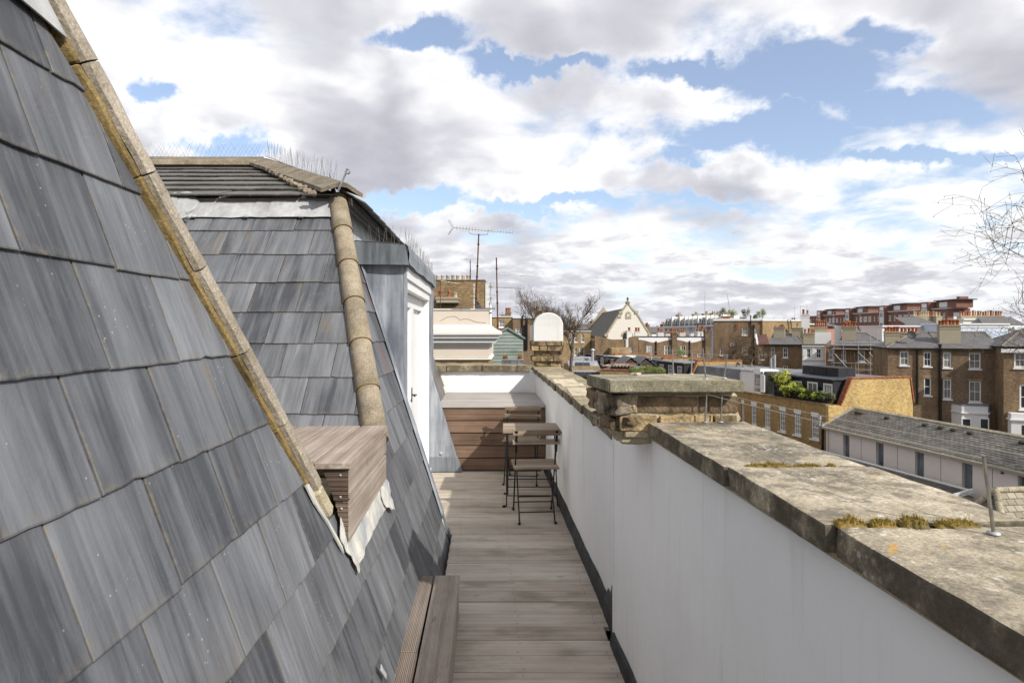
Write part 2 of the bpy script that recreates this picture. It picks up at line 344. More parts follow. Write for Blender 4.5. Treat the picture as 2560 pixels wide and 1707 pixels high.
basic('single_brick_dark', (.221, .158, .097), .92, var=.5, scale=11, bs=.9, bd=.012, rnd=.35)
basic('rubble', (.324, .270, .198), .95, var=.5, scale=9, bs=1.0, bd=.02)
# far roofing in courses
def roofmat(name, c1, c2, w=.3, h=.2, lichen=0, gap=(.03, .03, .03), lc=(.33, .25, .06)):
    m, nt, b = newmat(name, .7, 0, .35)
    t = nt.nodes.new('ShaderNodeTexCoord')
    br = nt.nodes.new('ShaderNodeTexBrick'); lk(nt, t.outputs['Object'], br.inputs['Vector'])
    br.inputs['Scale'].default_value = 1; br.inputs['Brick Width'].default_value = w; br.inputs['Row Height'].default_value = h
    br.inputs['Mortar Size'].default_value = .014; br.inputs['Color1'].default_value = c4(c1); br.inputs['Color2'].default_value = c4(c2)
    br.inputs['Mortar'].default_value = c4(gap); br.inputs['Bias'].default_value = 0
    c = br.outputs[0]; v = t.outputs['Object']
    c = mix(nt, .6, c, ramp(nt, noise(nt, v, .9, 6, .65), [(.3, .32), (.5, .5), (.7, .66)]), 'OVERLAY')
    if lichen:
        g = math_(nt, 'MULTIPLY', smooth(nt, noise(nt, v, 4.5, 5, .7), .57, .66), smooth(nt, noise(nt, v, .35, 3, .5), .36, .62))
        c = mix(nt, math_(nt, 'MULTIPLY', g, lichen), c, lc)
    lk(nt, c, b.inputs['Base Color'])
    bump(nt, b, math_(nt, 'ADD', math_(nt, 'MULTIPLY', br.outputs['Fac'], -1), noise(nt, v, 9, 3)), .5, .012)
    return m
roofmat('roof_slate', (.163, .153, .150), (.111, .107, .109), .28, .20)
roofmat('roof_slate_brown', (.13, .11, .09), (.085, .075, .062), .3, .2, .3)
roofmat('roof_pink', (.202, .189, .163), (.111, .104, .094), .30, .17, .65)
roofmat('roof_red', (.15, .06, .045), (.10, .045, .036), .2, .18)
roofmat('roof_lichen', (.36, .32, .24), (.22, .19, .135), .3, .22, .3, (.07, .06, .04), (.44, .38, .22))
stone('ridge_lichen', (.32, .28, .20), (.14, .12, .08), (.46, .42, .34), 1.0, .5, 10)
def glass_mat(name, col, rough=.06):
    m, nt, b = newmat(name, rough, 0, .7)
    v = coords(nt, (1, 1, 1)); f = noise(nt, v, 1.3, 3, .5)
    lk(nt, ramp(nt, f, [(.35, tuple(x*.5 for x in col)), (.65, col)]), b.inputs['Base Color']); return m
glass_mat('glass', (.045, .05, .055)); glass_mat('glass_blind', (.36, .36, .33), .25); glass_mat('glass_curtain', (.22, .21, .19), .2); glass_mat('glass_sky', (.16, .19, .21), .05)
# ================================================================== mesh helpers
def link(name, me, mat, parent=None, mtx=None, kind=None):
    o = bpy.data.objects.new(name, me); COL.objects.link(o)
    if mat is not None and len(me.materials) == 0: me.materials.append(MATS[mat] if isinstance(mat, str) else mat)
    if parent is not None: o.parent = parent
    if mtx is not None: o.matrix_local = mtx
    if kind: o['kind'] = kind
    return o
class MB:
    def __init__(s): s.v = []; s.f = []; s.sm = []
    def add(s, vs, fs, smooth=False):
        o = len(s.v); s.v += [tuple(p) for p in vs]
        for f in fs: s.f.append(tuple(i+o for i in f)); s.sm.append(smooth)
    def box(s, x0, x1, y0, y1, z0, z1):
        s.add([(x0, y0, z0), (x1, y0, z0), (x1, y1, z0), (x0, y1, z0), (x0, y0, z1), (x1, y0, z1), (x1, y1, z1), (x0, y1, z1)],
              [(0, 3, 2, 1), (4, 5, 6, 7), (0, 1, 5, 4), (1, 2, 6, 5), (2, 3, 7, 6), (3, 0, 4, 7)])
    def hexa(s, b, t):                                   # bottom ring of 4, top ring of 4 (counter-clockwise seen from above)
        s.add(list(b)+list(t), [(0, 3, 2, 1), (4, 5, 6, 7), (0, 1, 5, 4), (1, 2, 6, 5), (2, 3, 7, 6), (3, 0, 4, 7)])
    def prism(s, poly, off):                             # polygon and an extrusion vector
        n = len(poly); off = Vector(off); p = [Vector(q) for q in poly]
        s.add(p+[q+off for q in p], [tuple(range(n))[::-1], tuple(range(n, 2*n))]+[(i, (i+1) % n, n+(i+1) % n, n+i) for i in range(n)])
    def tube(s, a, b, r0, r1=None, n=6, caps=True):
        a = Vector(a); b = Vector(b); r1 = r0 if r1 is None else r1
        d = (b-a)
        if d.length < 1e-6: return
        d.normalize(); u = d.orthogonal().normalized(); w = d.cross(u)
        ring = [(math.cos(2*math.pi*i/n), math.sin(2*math.pi*i/n)) for i in range(n)]
        vs = [a+(u*c+w*q)*r0 for c, q in ring]+[b+(u*c+w*q)*r1 for c, q in ring]
        fs = [(i, (i+1) % n, n+(i+1) % n, n+i) for i in range(n)]
        s.add(vs, fs, True)
        if caps: s.add(vs, [tuple(range(n))[::-1], tuple(range(n, 2*n))])
    def path(s, pts, r, n=6):
        for a, b in zip(pts[:-1], pts[1:]): s.tube(a, b, r, r, n)
    def lathe(s, prof, c=(0, 0, 0), n=12, caps=True):    # prof: list of (radius, z)
        vs = []; fs = []
        for (r, z) in prof:
            for i in range(n): vs.append((c[0]+r*math.cos(2*math.pi*i/n), c[1]+r*math.sin(2*math.pi*i/n), c[2]+z))
        for k in range(len(prof)-1):
            for i in range(n): fs.append((k*n+i, k*n+(i+1) % n, (k+1)*n+(i+1) % n, (k+1)*n+i))
        s.add(vs, fs, True)
        if caps: s.add(vs, [tuple(range(n))[::-1], tuple(range((len(prof)-1)*n, len(prof)*n))])
    def mesh(s, name='mesh'):
        me = bpy.data.meshes.new(name); me.from_pydata(s.v, [], s.f); me.update()
        me.polygons.foreach_set('use_smooth', s.sm); return me
    def build(s, name, mat, parent=None, mtx=None, kind=None): return link(name, s.mesh(name), mat, parent, mtx, kind)
def tag(o, label, cat, group=None, kind=None):
    o['label'] = label; o['category'] = cat
    if group: o['group'] = group
    if kind: o['kind'] = kind
    return o
def thing(name, label, cat, loc=(0, 0, 0), rz=0, group=None):
    o = bpy.data.objects.new(name, None); COL.objects.link(o); o.empty_display_size = .1
    o.location = loc; o.rotation_euler = (0, 0, rz); return tag(o, label, cat, group)
def copy_tree(o, parent=None):
    c = o.copy(); COL.objects.link(c); c.parent = parent
    for ch in o.children: copy_tree(ch, c)
    return c
def bevelled(name, mat, x0, x1, y0, y1, z0, z1, bev=.004, parent=None, mtx=None, jit=0, seg=1, cuts=0, seed=0):
    bm = bmesh.new(); bmesh.ops.create_cube(bm, size=1)
    for v in bm.verts: v.co = Vector(((x0+x1)/2+v.co.x*(x1-x0), (y0+y1)/2+v.co.y*(y1-y0), (z0+z1)/2+v.co.z*(z1-z0)))
    if cuts: bmesh.ops.subdivide_edges(bm, edges=bm.edges[:], cuts=cuts, use_grid_fill=True)
    if jit:
        for v in bm.verts:
            q = v.co*9+Vector((seed*3.1, seed*1.7, seed)); n = mnoise.noise_vector(q)+mnoise.noise_vector(q*2.7)*.5
            v.co += n*jit
    if bev:
        es = [e for e in bm.edges if len(e.link_faces) == 2 and e.calc_face_angle(0) > .9]
        bmesh.ops.bevel(bm, geom=es, offset=bev, segments=seg, profile=.6, affect='EDGES')
    me = bpy.data.meshes.new(name); bm.to_mesh(me); bm.free()
    if jit: me.polygons.foreach_set('use_smooth', [True]*len(me.polygons)); me.set_sharp_from_angle(angle=.6)
    return link(name, me, mat, parent, mtx)
def frame(o, ex, ey, ez):
    m = Matrix.Identity(4)
    for i, e in enumerate((ex, ey, ez)):
        for k in range(3): m[k][i] = e[k]
    for k in range(3): m[k][3] = o[k]
    return m
def clip(poly, a, b, c):                                  # keep a*x+b*y<=c
    out_ = []
    for i in range(len(poly)):
        p, q = poly[i], poly[(i+1) % len(poly)]; dp = a*p[0]+b*p[1]-c; dq = a*q[0]+b*q[1]-c
        if dp <= 0: out_.append(p)
        if (dp < 0 < dq) or (dq < 0 < dp):
            t = dp/(dp-dq); out_.append((p[0]+(q[0]-p[0])*t, p[1]+(q[1]-p[1])*t))
    return out_
# ================================================================== ground and the house that carries the terrace
S = .0457; K = .3227; C0 = -.30; GZ = -11.0
def T(u, Y, z): return Vector((u-S*Y, Y, z))              # terrace frame: u across, Y along
mb = MB(); mb.add([(-6000, -600, GZ), (6000, -600, GZ), (6000, 8800, GZ), (-6000, 8800, GZ)], [(0, 1, 2, 3)])
tag(mb.build('ground', 'asphalt', kind='structure'), 'dark street and yard surface far below the terrace', 'ground')
body = thing('terrace_house', 'house body under the roof terrace, below the timber decking', 'building', (0, 3, GZ))
mb = MB(); mb.hexa([T(-6, -3, GZ), T(1.0, -3, GZ), T(1.0, 8.6, GZ), T(-6, 8.6, GZ)], [T(-6, -3, -.14), T(1.0, -3, -.14), T(1.0, 8.6, -.14), T(-6, 8.6, -.14)])
o = mb.build('wall', 'brick_stock', body); o.matrix_local = Matrix.Translation((0, -3, -GZ))
# ================================================================== slate laying
def slate_piece(name, mat, parent, mtx, poly, th=.007, seed=0, rough=.0013, off0=.0135, off1=.003, blen=.3, chip=True):
    """poly: outline (a,b) in the slope's plane, bottom edge lowest b; raised by off0 at its foot, off1 at its head"""
    if len(poly) < 3: return None
    a0 = min(p[0] for p in poly); b0 = min(p[1] for p in poly); b1 = max(p[1] for p in poly); a1 = max(p[0] for p in poly)
    if a1-a0 < .012 or b1-b0 < .02: return None
    rr = random.Random(seed); pts = []
    n = len(poly)
    for i in range(n):
        p = Vector(poly[i]); q = Vector(poly[(i+1) % n]); L = (q-p).length; k = max(1, int(L/.032)); d = (q-p).normalized() if L > 0 else Vector((0, 0)); nn = Vector((d.y, -d.x))
        low = abs(d.x) > .85 and (p.y+q.y)/2 < b0+.03
        for j in range(k):
            t = j/k; w = p+(q-p)*t
            amp = rough*(1.5 if low else .8)
            if j: w = w+nn*(mnoise.noise(Vector((w.x*35, w.y*35, seed*1.3)))*amp+rr.uniform(-.4, .4)*amp)
            if low and chip and rr.random() < .05: w = w-nn*rr.uniform(.002, .007)
            pts.append(w)
    hz_ = lambda b: off0+(off1-off0)*min(1, max(0, (b-b0)/blen))
    sgn = 1
    vs = [(p.x-a0, p.y-b0, hz_(p.y)-th) for p in pts]; N = len(vs)
    top = [(p.x-a0, p.y-b0, hz_(p.y)) for p in pts]
    cx_ = sum(p.x for p in pts)/N; cy_ = sum(p.y for p in pts)/N
    inner = []                                             # thin dressed arris round the face
    for p in pts:
        w = Vector((cx_-p.x, cy_-p.y)); w = w.normalized()*min(.004, w.length*.3)
        inner.append((p.x-a0+w.x, p.y-b0+w.y, hz_(p.y)+.0012))
    m = MB(); m.add(vs+top+inner, [(i, (i+1) % N, N+(i+1) % N, N+i) for i in range(N)]+[(N+i, N+(i+1) % N, 2*N+(i+1) % N, 2*N+i) for i in range(N)]+[tuple(range(2*N, 3*N))])
    o = m.build(name, mat, parent)
    tilt = Matrix.Rotation(rr.uniform(-.006, .006), 4, 'X') @ Matrix.Rotation(rr.uniform(-.004, .004), 4, 'Y')
    o.matrix_local = mtx @ Matrix.Translation((a0, b0, 0)) @ tilt
    return o
nA = Vector((1, S, K)).normalized(); e1A = Vector((-S, 1, 0)).normalized(); e2A = nA.cross(e1A)
mtxA = frame(T(C0, 0, 0), e1A, e2A, nA); EZ = e2A.z
def a_of(Y, b): return (Y-e2A.y*b)/e1A.y                  # plane coordinate of a given Y at height b
def PA(Y, z, off=0): return T(C0-K*z, Y, z)+nA*off
ZC = [2.90, 2.67, 2.442, 2.217, 1.985, 1.762, 1.537, 1.308, 1.08, .848, .605, .37, .14, -.09]
def verge(z): return 2.175-.52*(z-1.018)
def hip(z): return 3.40+.75*(z-1.08)
roofA = thing('mansard_roof', 'steep slope of large grey slates with stone verge rising beside the wooden step', 'roof', tuple(T(C0, 1, 0)))
roofB = thing('mansard_roof', 'hipped grey slate roof with rolled hip tiles and bird spikes on its ridge', 'roof', tuple(T(C0, 4, 0)))
IA = Matrix.Translation(-roofA.location); IB = Matrix.Translation(-roofB.location)
PIT = .2905; seed = 0
for ci in range(len(ZC)-1):
    z1, z0 = ZC[ci], ZC[ci+1]; b0 = z0/EZ; b1 = z1/EZ
    ph = 1.425 if ci % 2 == 0 else 1.28
    if ci == 10: ph = 1.32
    for k in range(-5, 24):
        y0 = ph+PIT*k; y1 = y0+PIT
        seed += 1
        rr = random.Random(seed*3)
        if y1 < .35: continue
        jj = rr.uniform(-.0035, .0035)
        poly = [(y0+.0028, b0+jj), (y1-.0028, b0+jj+rr.uniform(-.003, .003)), (y1-.0028, b1+.055), (y0+.0028, b1+.055)]
        mat = 'slate'
        if y0 < 2.9:
            pa = poly
            if z1 > .98:
                # verge line: Y <= 2.175-.52*(EZ*b-1.018)
                pa = clip(pa, 1, .52*EZ, 2.175+.52*1.018-.012)
            if z0 < 1.0 and y1 > 2.9: pass
            slate_piece('slate', mat, roofA, IA @ mtxA, pa, seed=seed)
            if z0 > .9 and y1 > 2.5 : pass
        else:
            pb = clip(poly, 1, 0, 4.735)
            if z1 > .98: pb = clip(pb, -1, .75*EZ, -(3.40-.75*1.08)-.01)
            if rr.random() < .05: mat = 'slate_purple'
            slate_piece('slate', mat, roofB, IB @ mtxA, pb, seed=seed)
        # slates past the dormer, above the bench
        if y1 > 7.2 and y0 < 8.4 and z0 > .5:
            pc = clip(clip(poly, -1, 0, -7.24), 1, 0, 8.38)
            slate_piece('slate', 'slate_old', roofB, IB @ mtxA, pc, seed=seed+9000)
# boarding under the slates
def under(parent, inv, pts, name='roof_boarding', mat='underlay'):
    m = MB(); q = [inv @ (p-nA*.010) for p in pts]; m.prism(q, -nA*.03); return m.build(name, mat, parent)
under(roofA, IA, [PA(.2, -.12), PA(2.9, -.12), PA(2.9, .95), PA(verge(.95), .95), PA(verge(2.95), 2.95), PA(.2, 2.95)])
under(roofB, IB, [PA(2.9, -.12), PA(4.74, -.12), PA(4.74, 2.62), PA(hip(2.62), 2.62), PA(hip(.95), .95), PA(2.9, .95)])
under(roofB, IB, [PA(7.23, .3), PA(8.42, .3), PA(8.42, 2.62), PA(7.23, 2.62)])
# the sloping end of the near roof (seen from the far side only)
m = MB(); q = [PA(verge(z), z)+Vector((-x, 0, 0)) for z, x in ((.9, .0), (2.95, .0), (2.95, 4.0), (.9, 4.0))]
m.prism([IA @ (p-Vector((.015, .012, 0))) for p in q], (0, -.06, -.03)); m.build('roof_end', 'slate_old', roofA)
# lead at the head of the near slope
m = MB(); q = [(1.62-.52*.0-.16, 2.30), (1.52, 2.30), (1.36, 2.62), (.6, 2.62), (.6, 2.62)]
m.prism([IA @ PA(y, z, .024) for y, z in ((.40, 2.470), (1.405, 2.342), (1.475, 2.330), (1.33, 2.66), (.40, 2.66))], nA*.004)
m.build('lead_flashing', 'lead_pale', roofA)
# stone verge tiles along the near hip, bedded on ochre mortar
dV = (PA(verge(2.0), 2.0)-PA(verge(1.0), 1.0)).normalized(); sV = nA.cross(dV).normalized()
if sV.y < 0: sV = -sV
P0 = PA(verge(1.02), 1.02); LV = .292
for k in range(-1, 8):
    rr = random.Random(50+k)
    bevelled('mortar_bed', 'mortar', -.001, LV+.001, -.014 , .05, -.035, .020, .005, roofA, IA @ frame(P0+dV*(.02+k*LV) if k >= 0 else P0-dV*.02, dV, sV, nA) @ Matrix.Scale(1 if k >= 0 else .2, 4, (1, 0, 0)), .0055, 1, 8, 60+k)
for k in range(0, 7):
    fr = IA @ frame(P0+dV*(.02+k*LV), dV, sV, nA) @ Matrix.Rotation(R.uniform(-.012, .012), 4, 'X')
    # half-round tile, flattened, with a square lip towards the slates
    prof = [(.000, .020), (.000, .037), (.010, .044), (.03, .046), (.055, .040), (.075, .024), (.082, 0.0), (.075, -.02), (.05, .0), (.03, .012)]
    m = MB(); n = len(prof); L0 = .002; L1 = LV-.003
    segs = 5; vs = []
    for j in range(segs+1):
        t = L0+(L1-L0)*j/segs
        for (s_, h_) in prof:
            w = mnoise.noise(Vector((t*20+k*7, s_*40, h_*40)))*.0025
            vs.append((t, s_+w, h_+w))
    fs = [(j*n+i, j*n+(i+1) % n, (j+1)*n+(i+1) % n, (j+1)*n+i) for j in range(segs) for i in range(n)]
    fs += [tuple(range(n)), tuple(range(segs*n, segs*n+n))[::-1]]
    m.add(vs, fs); m.build('verge_tile', 'verge_stone', roofA, fr)
# lead soaker and exposed stone below the verge
m = MB(); m.prism([IA @ PA(y, z, .016) for y, z in ((2.10, 1.075), (2.135, 1.07), (2.27, .80), (2.265, .775), (2.20, .90), (2.13, 1.0))], nA*.006)
m.build('lead_soaker', 'lead_stained', roofA)
bevelled('mortar_fillet', 'old_mortar', -.10, .02, -.02, .035, .0, .045, .008, roofA, IA @ frame(P0+dV*.0, dV, sV, nA), .004, 1, 3, 77)
# ================================================================== the hip end facing the camera (slope C)
e1C = Vector((1, 0, 0)); e2C = Vector((0, .6, .8)); nC = Vector((0, -.8, .6)); YC = 2.59
mtxC = frame((0, YC, 0), e1C, e2C, nC)
def PC(X, z, off=0): return Vector((X, YC+.75*z, z))+nC*off
def xhip(z): return C0-S*(YC+.75*z)-K*z
ROWS = [(.937, -1.385), (1.137, -1.215), (1.339, -1.085), (1.535, -1.231), (1.735, -1.406), (1.939, -1.585), (2.147, -1.425), (2.338, -1.575)]
topz = [r[0] for r in ROWS[1:]]+[2.44]
for (z0, xj), z1 in zip(ROWS, topz):
    for k in range(-7, 3):
        seed += 1; rr = random.Random(seed)
        x0 = xj+.312*k; x1 = x0+.312; jj = rr.uniform(-.004, .004)
        poly = [(x0+.002, z0/.8+jj), (x1-.002, z0/.8+jj), (x1-.002, z1/.8+.05), (x0+.002, z1/.8+.05)]
        kx = -(S*.75+K)*.8                                  # d(xhip)/d(b)
        poly = clip(poly, 1, -kx, C0-S*YC-.02)
        slate_piece('slate', 'slate', roofB, IB @ mtxC, poly, seed=seed)
m = MB(); m.prism([IB @ PC(x, z, -.012) for x, z in ((-4.2, .85), (xhip(.85), .85), (xhip(2.62), 2.62), (-4.2, 2.62))], -nC*.04); m.build('roof_boarding', 'underlay', roofB)
# rolled hip tiles
hA = PA(hip(1.0), 1.0, .02); hB = PA(hip(2.60), 2.60, .03); dH = (hB-hA).normalized(); LH = .345
nt_ = int((hB-hA).length/LH)+1
for k in range(nt_):
    m = MB(); q0 = hA+dH*(k*LH); r0 = .072; r1 = .066; L = min(LH*1.0, (hB-hA).length-k*LH+.02)
    prof = []
    u = dH.orthogonal().normalized(); w = dH.cross(u); n = 20; rings = [(0, r0*.97), (.006, r0), (L*.5, (r0+r1)/2), (L-.012, r1), (L-.003, r1*.96)]
    vs = []
    for t, r in rings:
        for i in range(n):
            an = 2*math.pi*i/n; d = u*math.cos(an)+w*math.sin(an); wob = 1+.012*mnoise.noise(d*3+Vector((k*5, t*9, 0)))
            vs.append(IB @ (q0+dH*t+d*r*wob))
    fs = [(j*n+i, j*n+(i+1) % n, (j+1)*n+(i+1) % n, (j+1)*n+i) for j in range(len(rings)-1) for i in range(n)]
    m.add(vs, fs, True); m.add(vs, [tuple(range(n))[::-1], tuple(range((len(rings)-1)*n, len(rings)*n))])
    m.build('hip_tile', 'hip_tile', roofB)
    if k: 
        m = MB(); c = IB @ q0; m.tube(c-dH*.003, c+dH*.003, .0722, .0716, 20); m.build('mortar_joint', 'mortar', roofB)
m = MB()
for sd in (-1, 1): pass
m.prism([IB @ p for p in (PA(hip(1.0)+.10, 1.0, .0), PA(hip(2.55)+.10, 2.55, 0), PC(xhip(2.55)-.10, 2.55), PC(xhip(1.0)-.10, 1.0))], nA*.012); m.build('mortar_bed', 'mortar', roofB)
# lead flashing under the upper eaves, with clips and a dressed end
def leadstrip(x0, x1, z0, z1, off, name='lead_flashing', mat='lead_pale', nx=14):
    m = MB(); vs = []; nz = 4
    for i in range(nx+1):
        for j in range(nz+1):
            x = x0+(x1-x0)*i/nx; z = z0+(z1-z0)*j/nz
            vs.append(IB @ PC(x, z+(.004*mnoise.noise(Vector((x*9, 0, 3))) if j == 0 else 0), off+.006*mnoise.noise(Vector((x*6, z*9, 1)))))
    fs = [(i*(nz+1)+j, (i+1)*(nz+1)+j, (i+1)*(nz+1)+j+1, i*(nz+1)+j+1) for i in range(nx) for j in range(nz)]
    n0_ = len(vs); m.add(vs+[tuple(Vector(p)-nC*.004) for p in vs], fs+[tuple(n0_+q for q in f[::-1]) for f in fs], True); return m.build(name, mat, roofB)
leadstrip(-2.35, -1.79, 2.437, 2.615, .026); leadstrip(-1.80, xhip(2.45)-.03, 2.437, 2.615, .030); leadstrip(-3.6, -2.33, 2.437, 2.615, .022)
for px in (491, 621, 757):
    X = (px-CX)/F*4.43
    bevelled('lead_clip', 'lead_pale', -.018, .018, -.012, .014, .03, .042, .003, roofB, IB @ frame(PC(X, 2.437), e1C, e2C, nC))
# dressed lead end piece, a domed flap
m = MB(); n = 26; c0 = PC(-2.455, 2.555, .02); vs = [c0+nC*.04]
RN = 7
for ring in range(1, RN+1):
    ph = math.pi/2*ring/RN
    for i in range(n):
        an = 2*math.pi*i/n; r = math.sin(ph)*(1+.06*math.cos(3*an+.6)); wob = .004*mnoise.noise(Vector((math.cos(an)*2, math.sin(an)*2, ring*.6)))
        vs.append(c0+e1C*(.12*r*math.cos(an))+e2C*(.135*r*math.sin(an)-.01)+nC*(.04*math.cos(ph)**.7+wob))
fs = [(0, 1+i, 1+(i+1) % n) for i in range(n)]+[(1+k*n+i, 1+(k+1)*n+i, 1+(k+1)*n+(i+1) % n, 1+k*n+(i+1) % n) for k in range(RN-1) for i in range(n)]
m.add([IB @ p for p in vs], fs, True); m.build('lead_cap', 'lead_pale', roofB)
m = MB(); m.prism([IB @ (PC(x, z, .06)) for x, z in ((-2.57, 2.60), (-2.52, 2.62), (-2.47, 2.53), (-2.36, 2.42), (-2.34, 2.41), (-2.45, 2.37), (-2.62, 2.37))], nC*.006); m.build('lead_flap', 'lead_pale', roofB)
# ================================================================== upper low-pitched roof
YE, ZE, PT = 4.46, 2.61, .404
sl = math.hypot(1, PT); e2U = Vector((0, 1/sl, PT/sl)); nU = Vector((0, -PT/sl, 1/sl)); mtxU = frame((0, YE, ZE), e1C, e2U, nU)
GU = .262; HX = (-1.26, -2.55); RZ = ZE+PT*(6.18-YE)
for r in range(7):
    for k in range(-11, 2):
        seed += 1; rr = random.Random(seed)
        x0 = -1.27+.305*k+(.15 if r % 2 else 0)+rr.uniform(-.01, .01); b0 = r*GU+rr.uniform(-.008, .008)
        poly = [(x0+.002, b0), (x0+.303, b0+rr.uniform(-.004, .004)), (x0+.303, b0+GU+.05), (x0+.002, b0+GU+.05)]
        poly = clip(poly, 1, -(HX[1]-HX[0])/(7*GU), HX[0]-.03)
        slate_piece('slate', 'slate_old', roofB, IB @ mtxU, poly, th=.011, seed=seed, off0=.026, off1=.004, rough=.004)
m = MB()
def U(x, b): return mtxU @ Vector((x, b, -.012))
m.prism([IB @ U(-4.9, .03), IB @ U(HX[0]-.02, .03), IB @ U(HX[1], 7*GU), IB @ U(-4.9, 7*GU)], -nU*.05); m.build('roof_boarding', 'slate_old', roofB)
# upper slope over the terrace side
hp = Vector((HX[0]+.06, YE+.02, ZE)); hr = Vector((HX[1], 6.18, RZ))
m = MB(); m.prism([IB @ p for p in (hp, hp+Vector((-S*6, 6, 0)), hr+Vector((-S*6, 6, 0)), hr)], (0, 0, -.05)); m.build('upper_slope', 'slate_old', roofB)
for k in range(11):
    y0 = k*.305; bevelled('eave_slate', 'slate_old', 0, .30, -.05, .22, .0, .012, .003, roofB, IB @ frame(hp+Vector((.05-S*y0, y0+.02, -.012)), Vector((-S, 1, 0)).normalized(), Vector((-.88, 0, .475)), Vector((.475, 0, .88))))
m = MB(); m.prism([IB @ PA(y, z, .012) for y, z in ((hip(2.38)+.05, 2.36), (4.70, 2.28), (7.3, 2.28), (7.3, 2.62), (hip(2.60)+.03, 2.615))], nA*.006); m.build('lead_apron', 'lead_pale', roofB)
# ridge and hip cappings (angular concrete tiles)
def capping(p, q, L, wing, name, drop=.075, seed=0):
    d = (q-p); tot = d.length; d.normalize(); sd = d.cross(Vector((0, 0, 1))).normalized(); up = sd.cross(d)
    n = int(round(tot/L))
    for k in range(n):
        a = p+d*(tot*k/n); ll = tot/n-.003; m = MB()
        jz = R.uniform(-.004, .004)
        prof = [(-wing, -drop-.028), (-wing, -drop), (-.035, .0), (.035, .0), (wing, -drop), (wing, -drop-.028), (.03, -.03), (-.03, -.03)]
        vs = []
        for t in (0, .006, ll-.006, ll):
            ins = .002 if t in (0, ll) else 0
            vs += [IB @ (a+d*t+sd*(s_*(1-ins*20))+up*(h_-ins+jz)) for s_, h_ in prof]
        fs = [(j*8+i, j*8+(i+1) % 8, (j+1)*8+(i+1) % 8, (j+1)*8+i) for j in range(3) for i in range(8)]+[tuple(range(8)), tuple(range(24, 32))[::-1]]
        m.add(vs, fs); m.build(name, 'ridge_tile', roofB)
        if k: 
            m = MB(); m.prism([IB @ (a+d*-.006+sd*s_*1.01+up*(h_+.001+jz)) for s_, h_ in prof[:6]]+[IB @ (a-d*.006+up*-.03)], d*.012); m.build('mortar_joint', 'mortar', roofB)
rp = Vector((-4.85, 6.18, RZ+.10)); capping(rp, Vector((-2.55, 6.18, RZ+.10)), .46, .15, 'ridge_tile')
capping(Vector((-2.55, 6.18, RZ+.095)), Vector((-1.235, 4.40, ZE+.095)), .44, .16, 'hip_capping', .06)
for k in range(19):
    t = (k+R.uniform(-.3, .3))/18; q = Vector((-2.50, 6.12, RZ+.02)).lerp(Vector((-1.36, 4.44, ZE+.03)), t)+Vector((-.10, -.06, -.01))
    if k % 1 == 0: ms_ = R.uniform(.5, 1.15); bevelled('mortar_lump', 'hip_tile', -.034*ms_, .034*ms_, -.02, .02, -.016, .016, .006, roofB, IB @ Matrix.Translation(q) @ Matrix.Rotation(R.uniform(0, 3), 4, 'Z'), .008, 1, 2, k)
bevelled('mortar_bed', 'hip_tile', -2.3, -.02, -.158, -.12, -.12, -.07, .004, roofB, IB @ Matrix.Translation((-2.55, 6.18, RZ+.10)), .004, 1, 6, 5)
# bird spikes: real wires on a strip
def spikes(parent, inv, p, q, n, h=.13, lean=.5, fan=None, name='bird_spikes', side=Vector((0, 1, 0))):
    m = MB(); d = (q-p); L = d.length; d.normalize()
    rr = random.Random(n)
    m.prism([inv @ (p+side*.012), inv @ (q+side*.012), inv @ (q-side*.012), inv @ (p-side*.012)], (0, 0, .004))
    for i in range(n):
        t = (i+.5)/n*L; sgn = 1 if i % 2 else -1
        base = p+d*t+side*rr.uniform(-.008, .008)
        v = Vector((0, 0, 1))*1.0+d*(sgn*lean*rr.uniform(.8, 1.15))+side*(rr.uniform(-.5, .5)*.5)
        m.tube(inv @ base, inv @ (base+v.normalized()*h*rr.uniform(.85, 1.1)), .0011, .0009, 3, False)
    o = m.build(name, 'spike', parent, kind='stuff'); return o
spikes(roofB, IB, Vector((-4.8, 6.18, RZ+.10)), Vector((-2.56, 6.18, RZ+.10)), 110, .17, .55)
spikes(roofB, IB, Vector((-2.52, 6.14, RZ+.10)), Vector((-1.33, 4.53, ZE+.115)), 100, .16, .25, side=Vector((.7, .7, 0)))
spikes(roofB, IB, Vector((-1.36, 4.9, ZE+.03)), Vector((-1.52, 7.4, ZE+.03)), 40, .14, .12, side=Vector((1, 0, 0)))
# hip iron with scrolled end
m = MB(); hI = Vector((-1.268, 4.37, 2.635)); pts = [hI, hI+Vector((.03, -.01, .06)), hI+Vector((.062, -.015, .13))]
for i in range(9):
    an = -.5+i*.62; pts.append(hI+Vector((.068, -.015, .135))+Vector((.016*math.sin(an)*1.0+.006, 0, .016*math.cos(an)+.006)))
for a, b_ in zip(pts[:-1], pts[1:]):
    d = (b_-a).normalized(); sd = Vector((0, 1, 0)); w = d.cross(sd).normalized()*.0035
    m.hexa([IB @ (a-sd*.013-w), IB @ (a+sd*.013-w), IB @ (a+sd*.013+w), IB @ (a-sd*.013+w)], [IB @ (b_-sd*.013-w), IB @ (b_+sd*.013-w), IB @ (b_+sd*.013+w), IB @ (b_-sd*.013+w)])
m.build('hip_iron', 'galv', roofB)
# ================================================================== dormer with white doors
dor = thing('dormer', 'lead clad dormer with tall white doors opening onto the deck', 'dormer', tuple(T(-.63, 5.9, 0))); ID = Matrix.Translation(-dor.location)
UD = -.632; Y0, Y1 = 4.75, 6.98
def bulge(poly, name, mat, nrm, th=.02, amp=.006):
    m = MB(); m.prism([ID @ Vector(p) for p in poly], Vector(nrm)*th); return m.build(name, mat, dor)
def zs(u): return (C0-u)/K
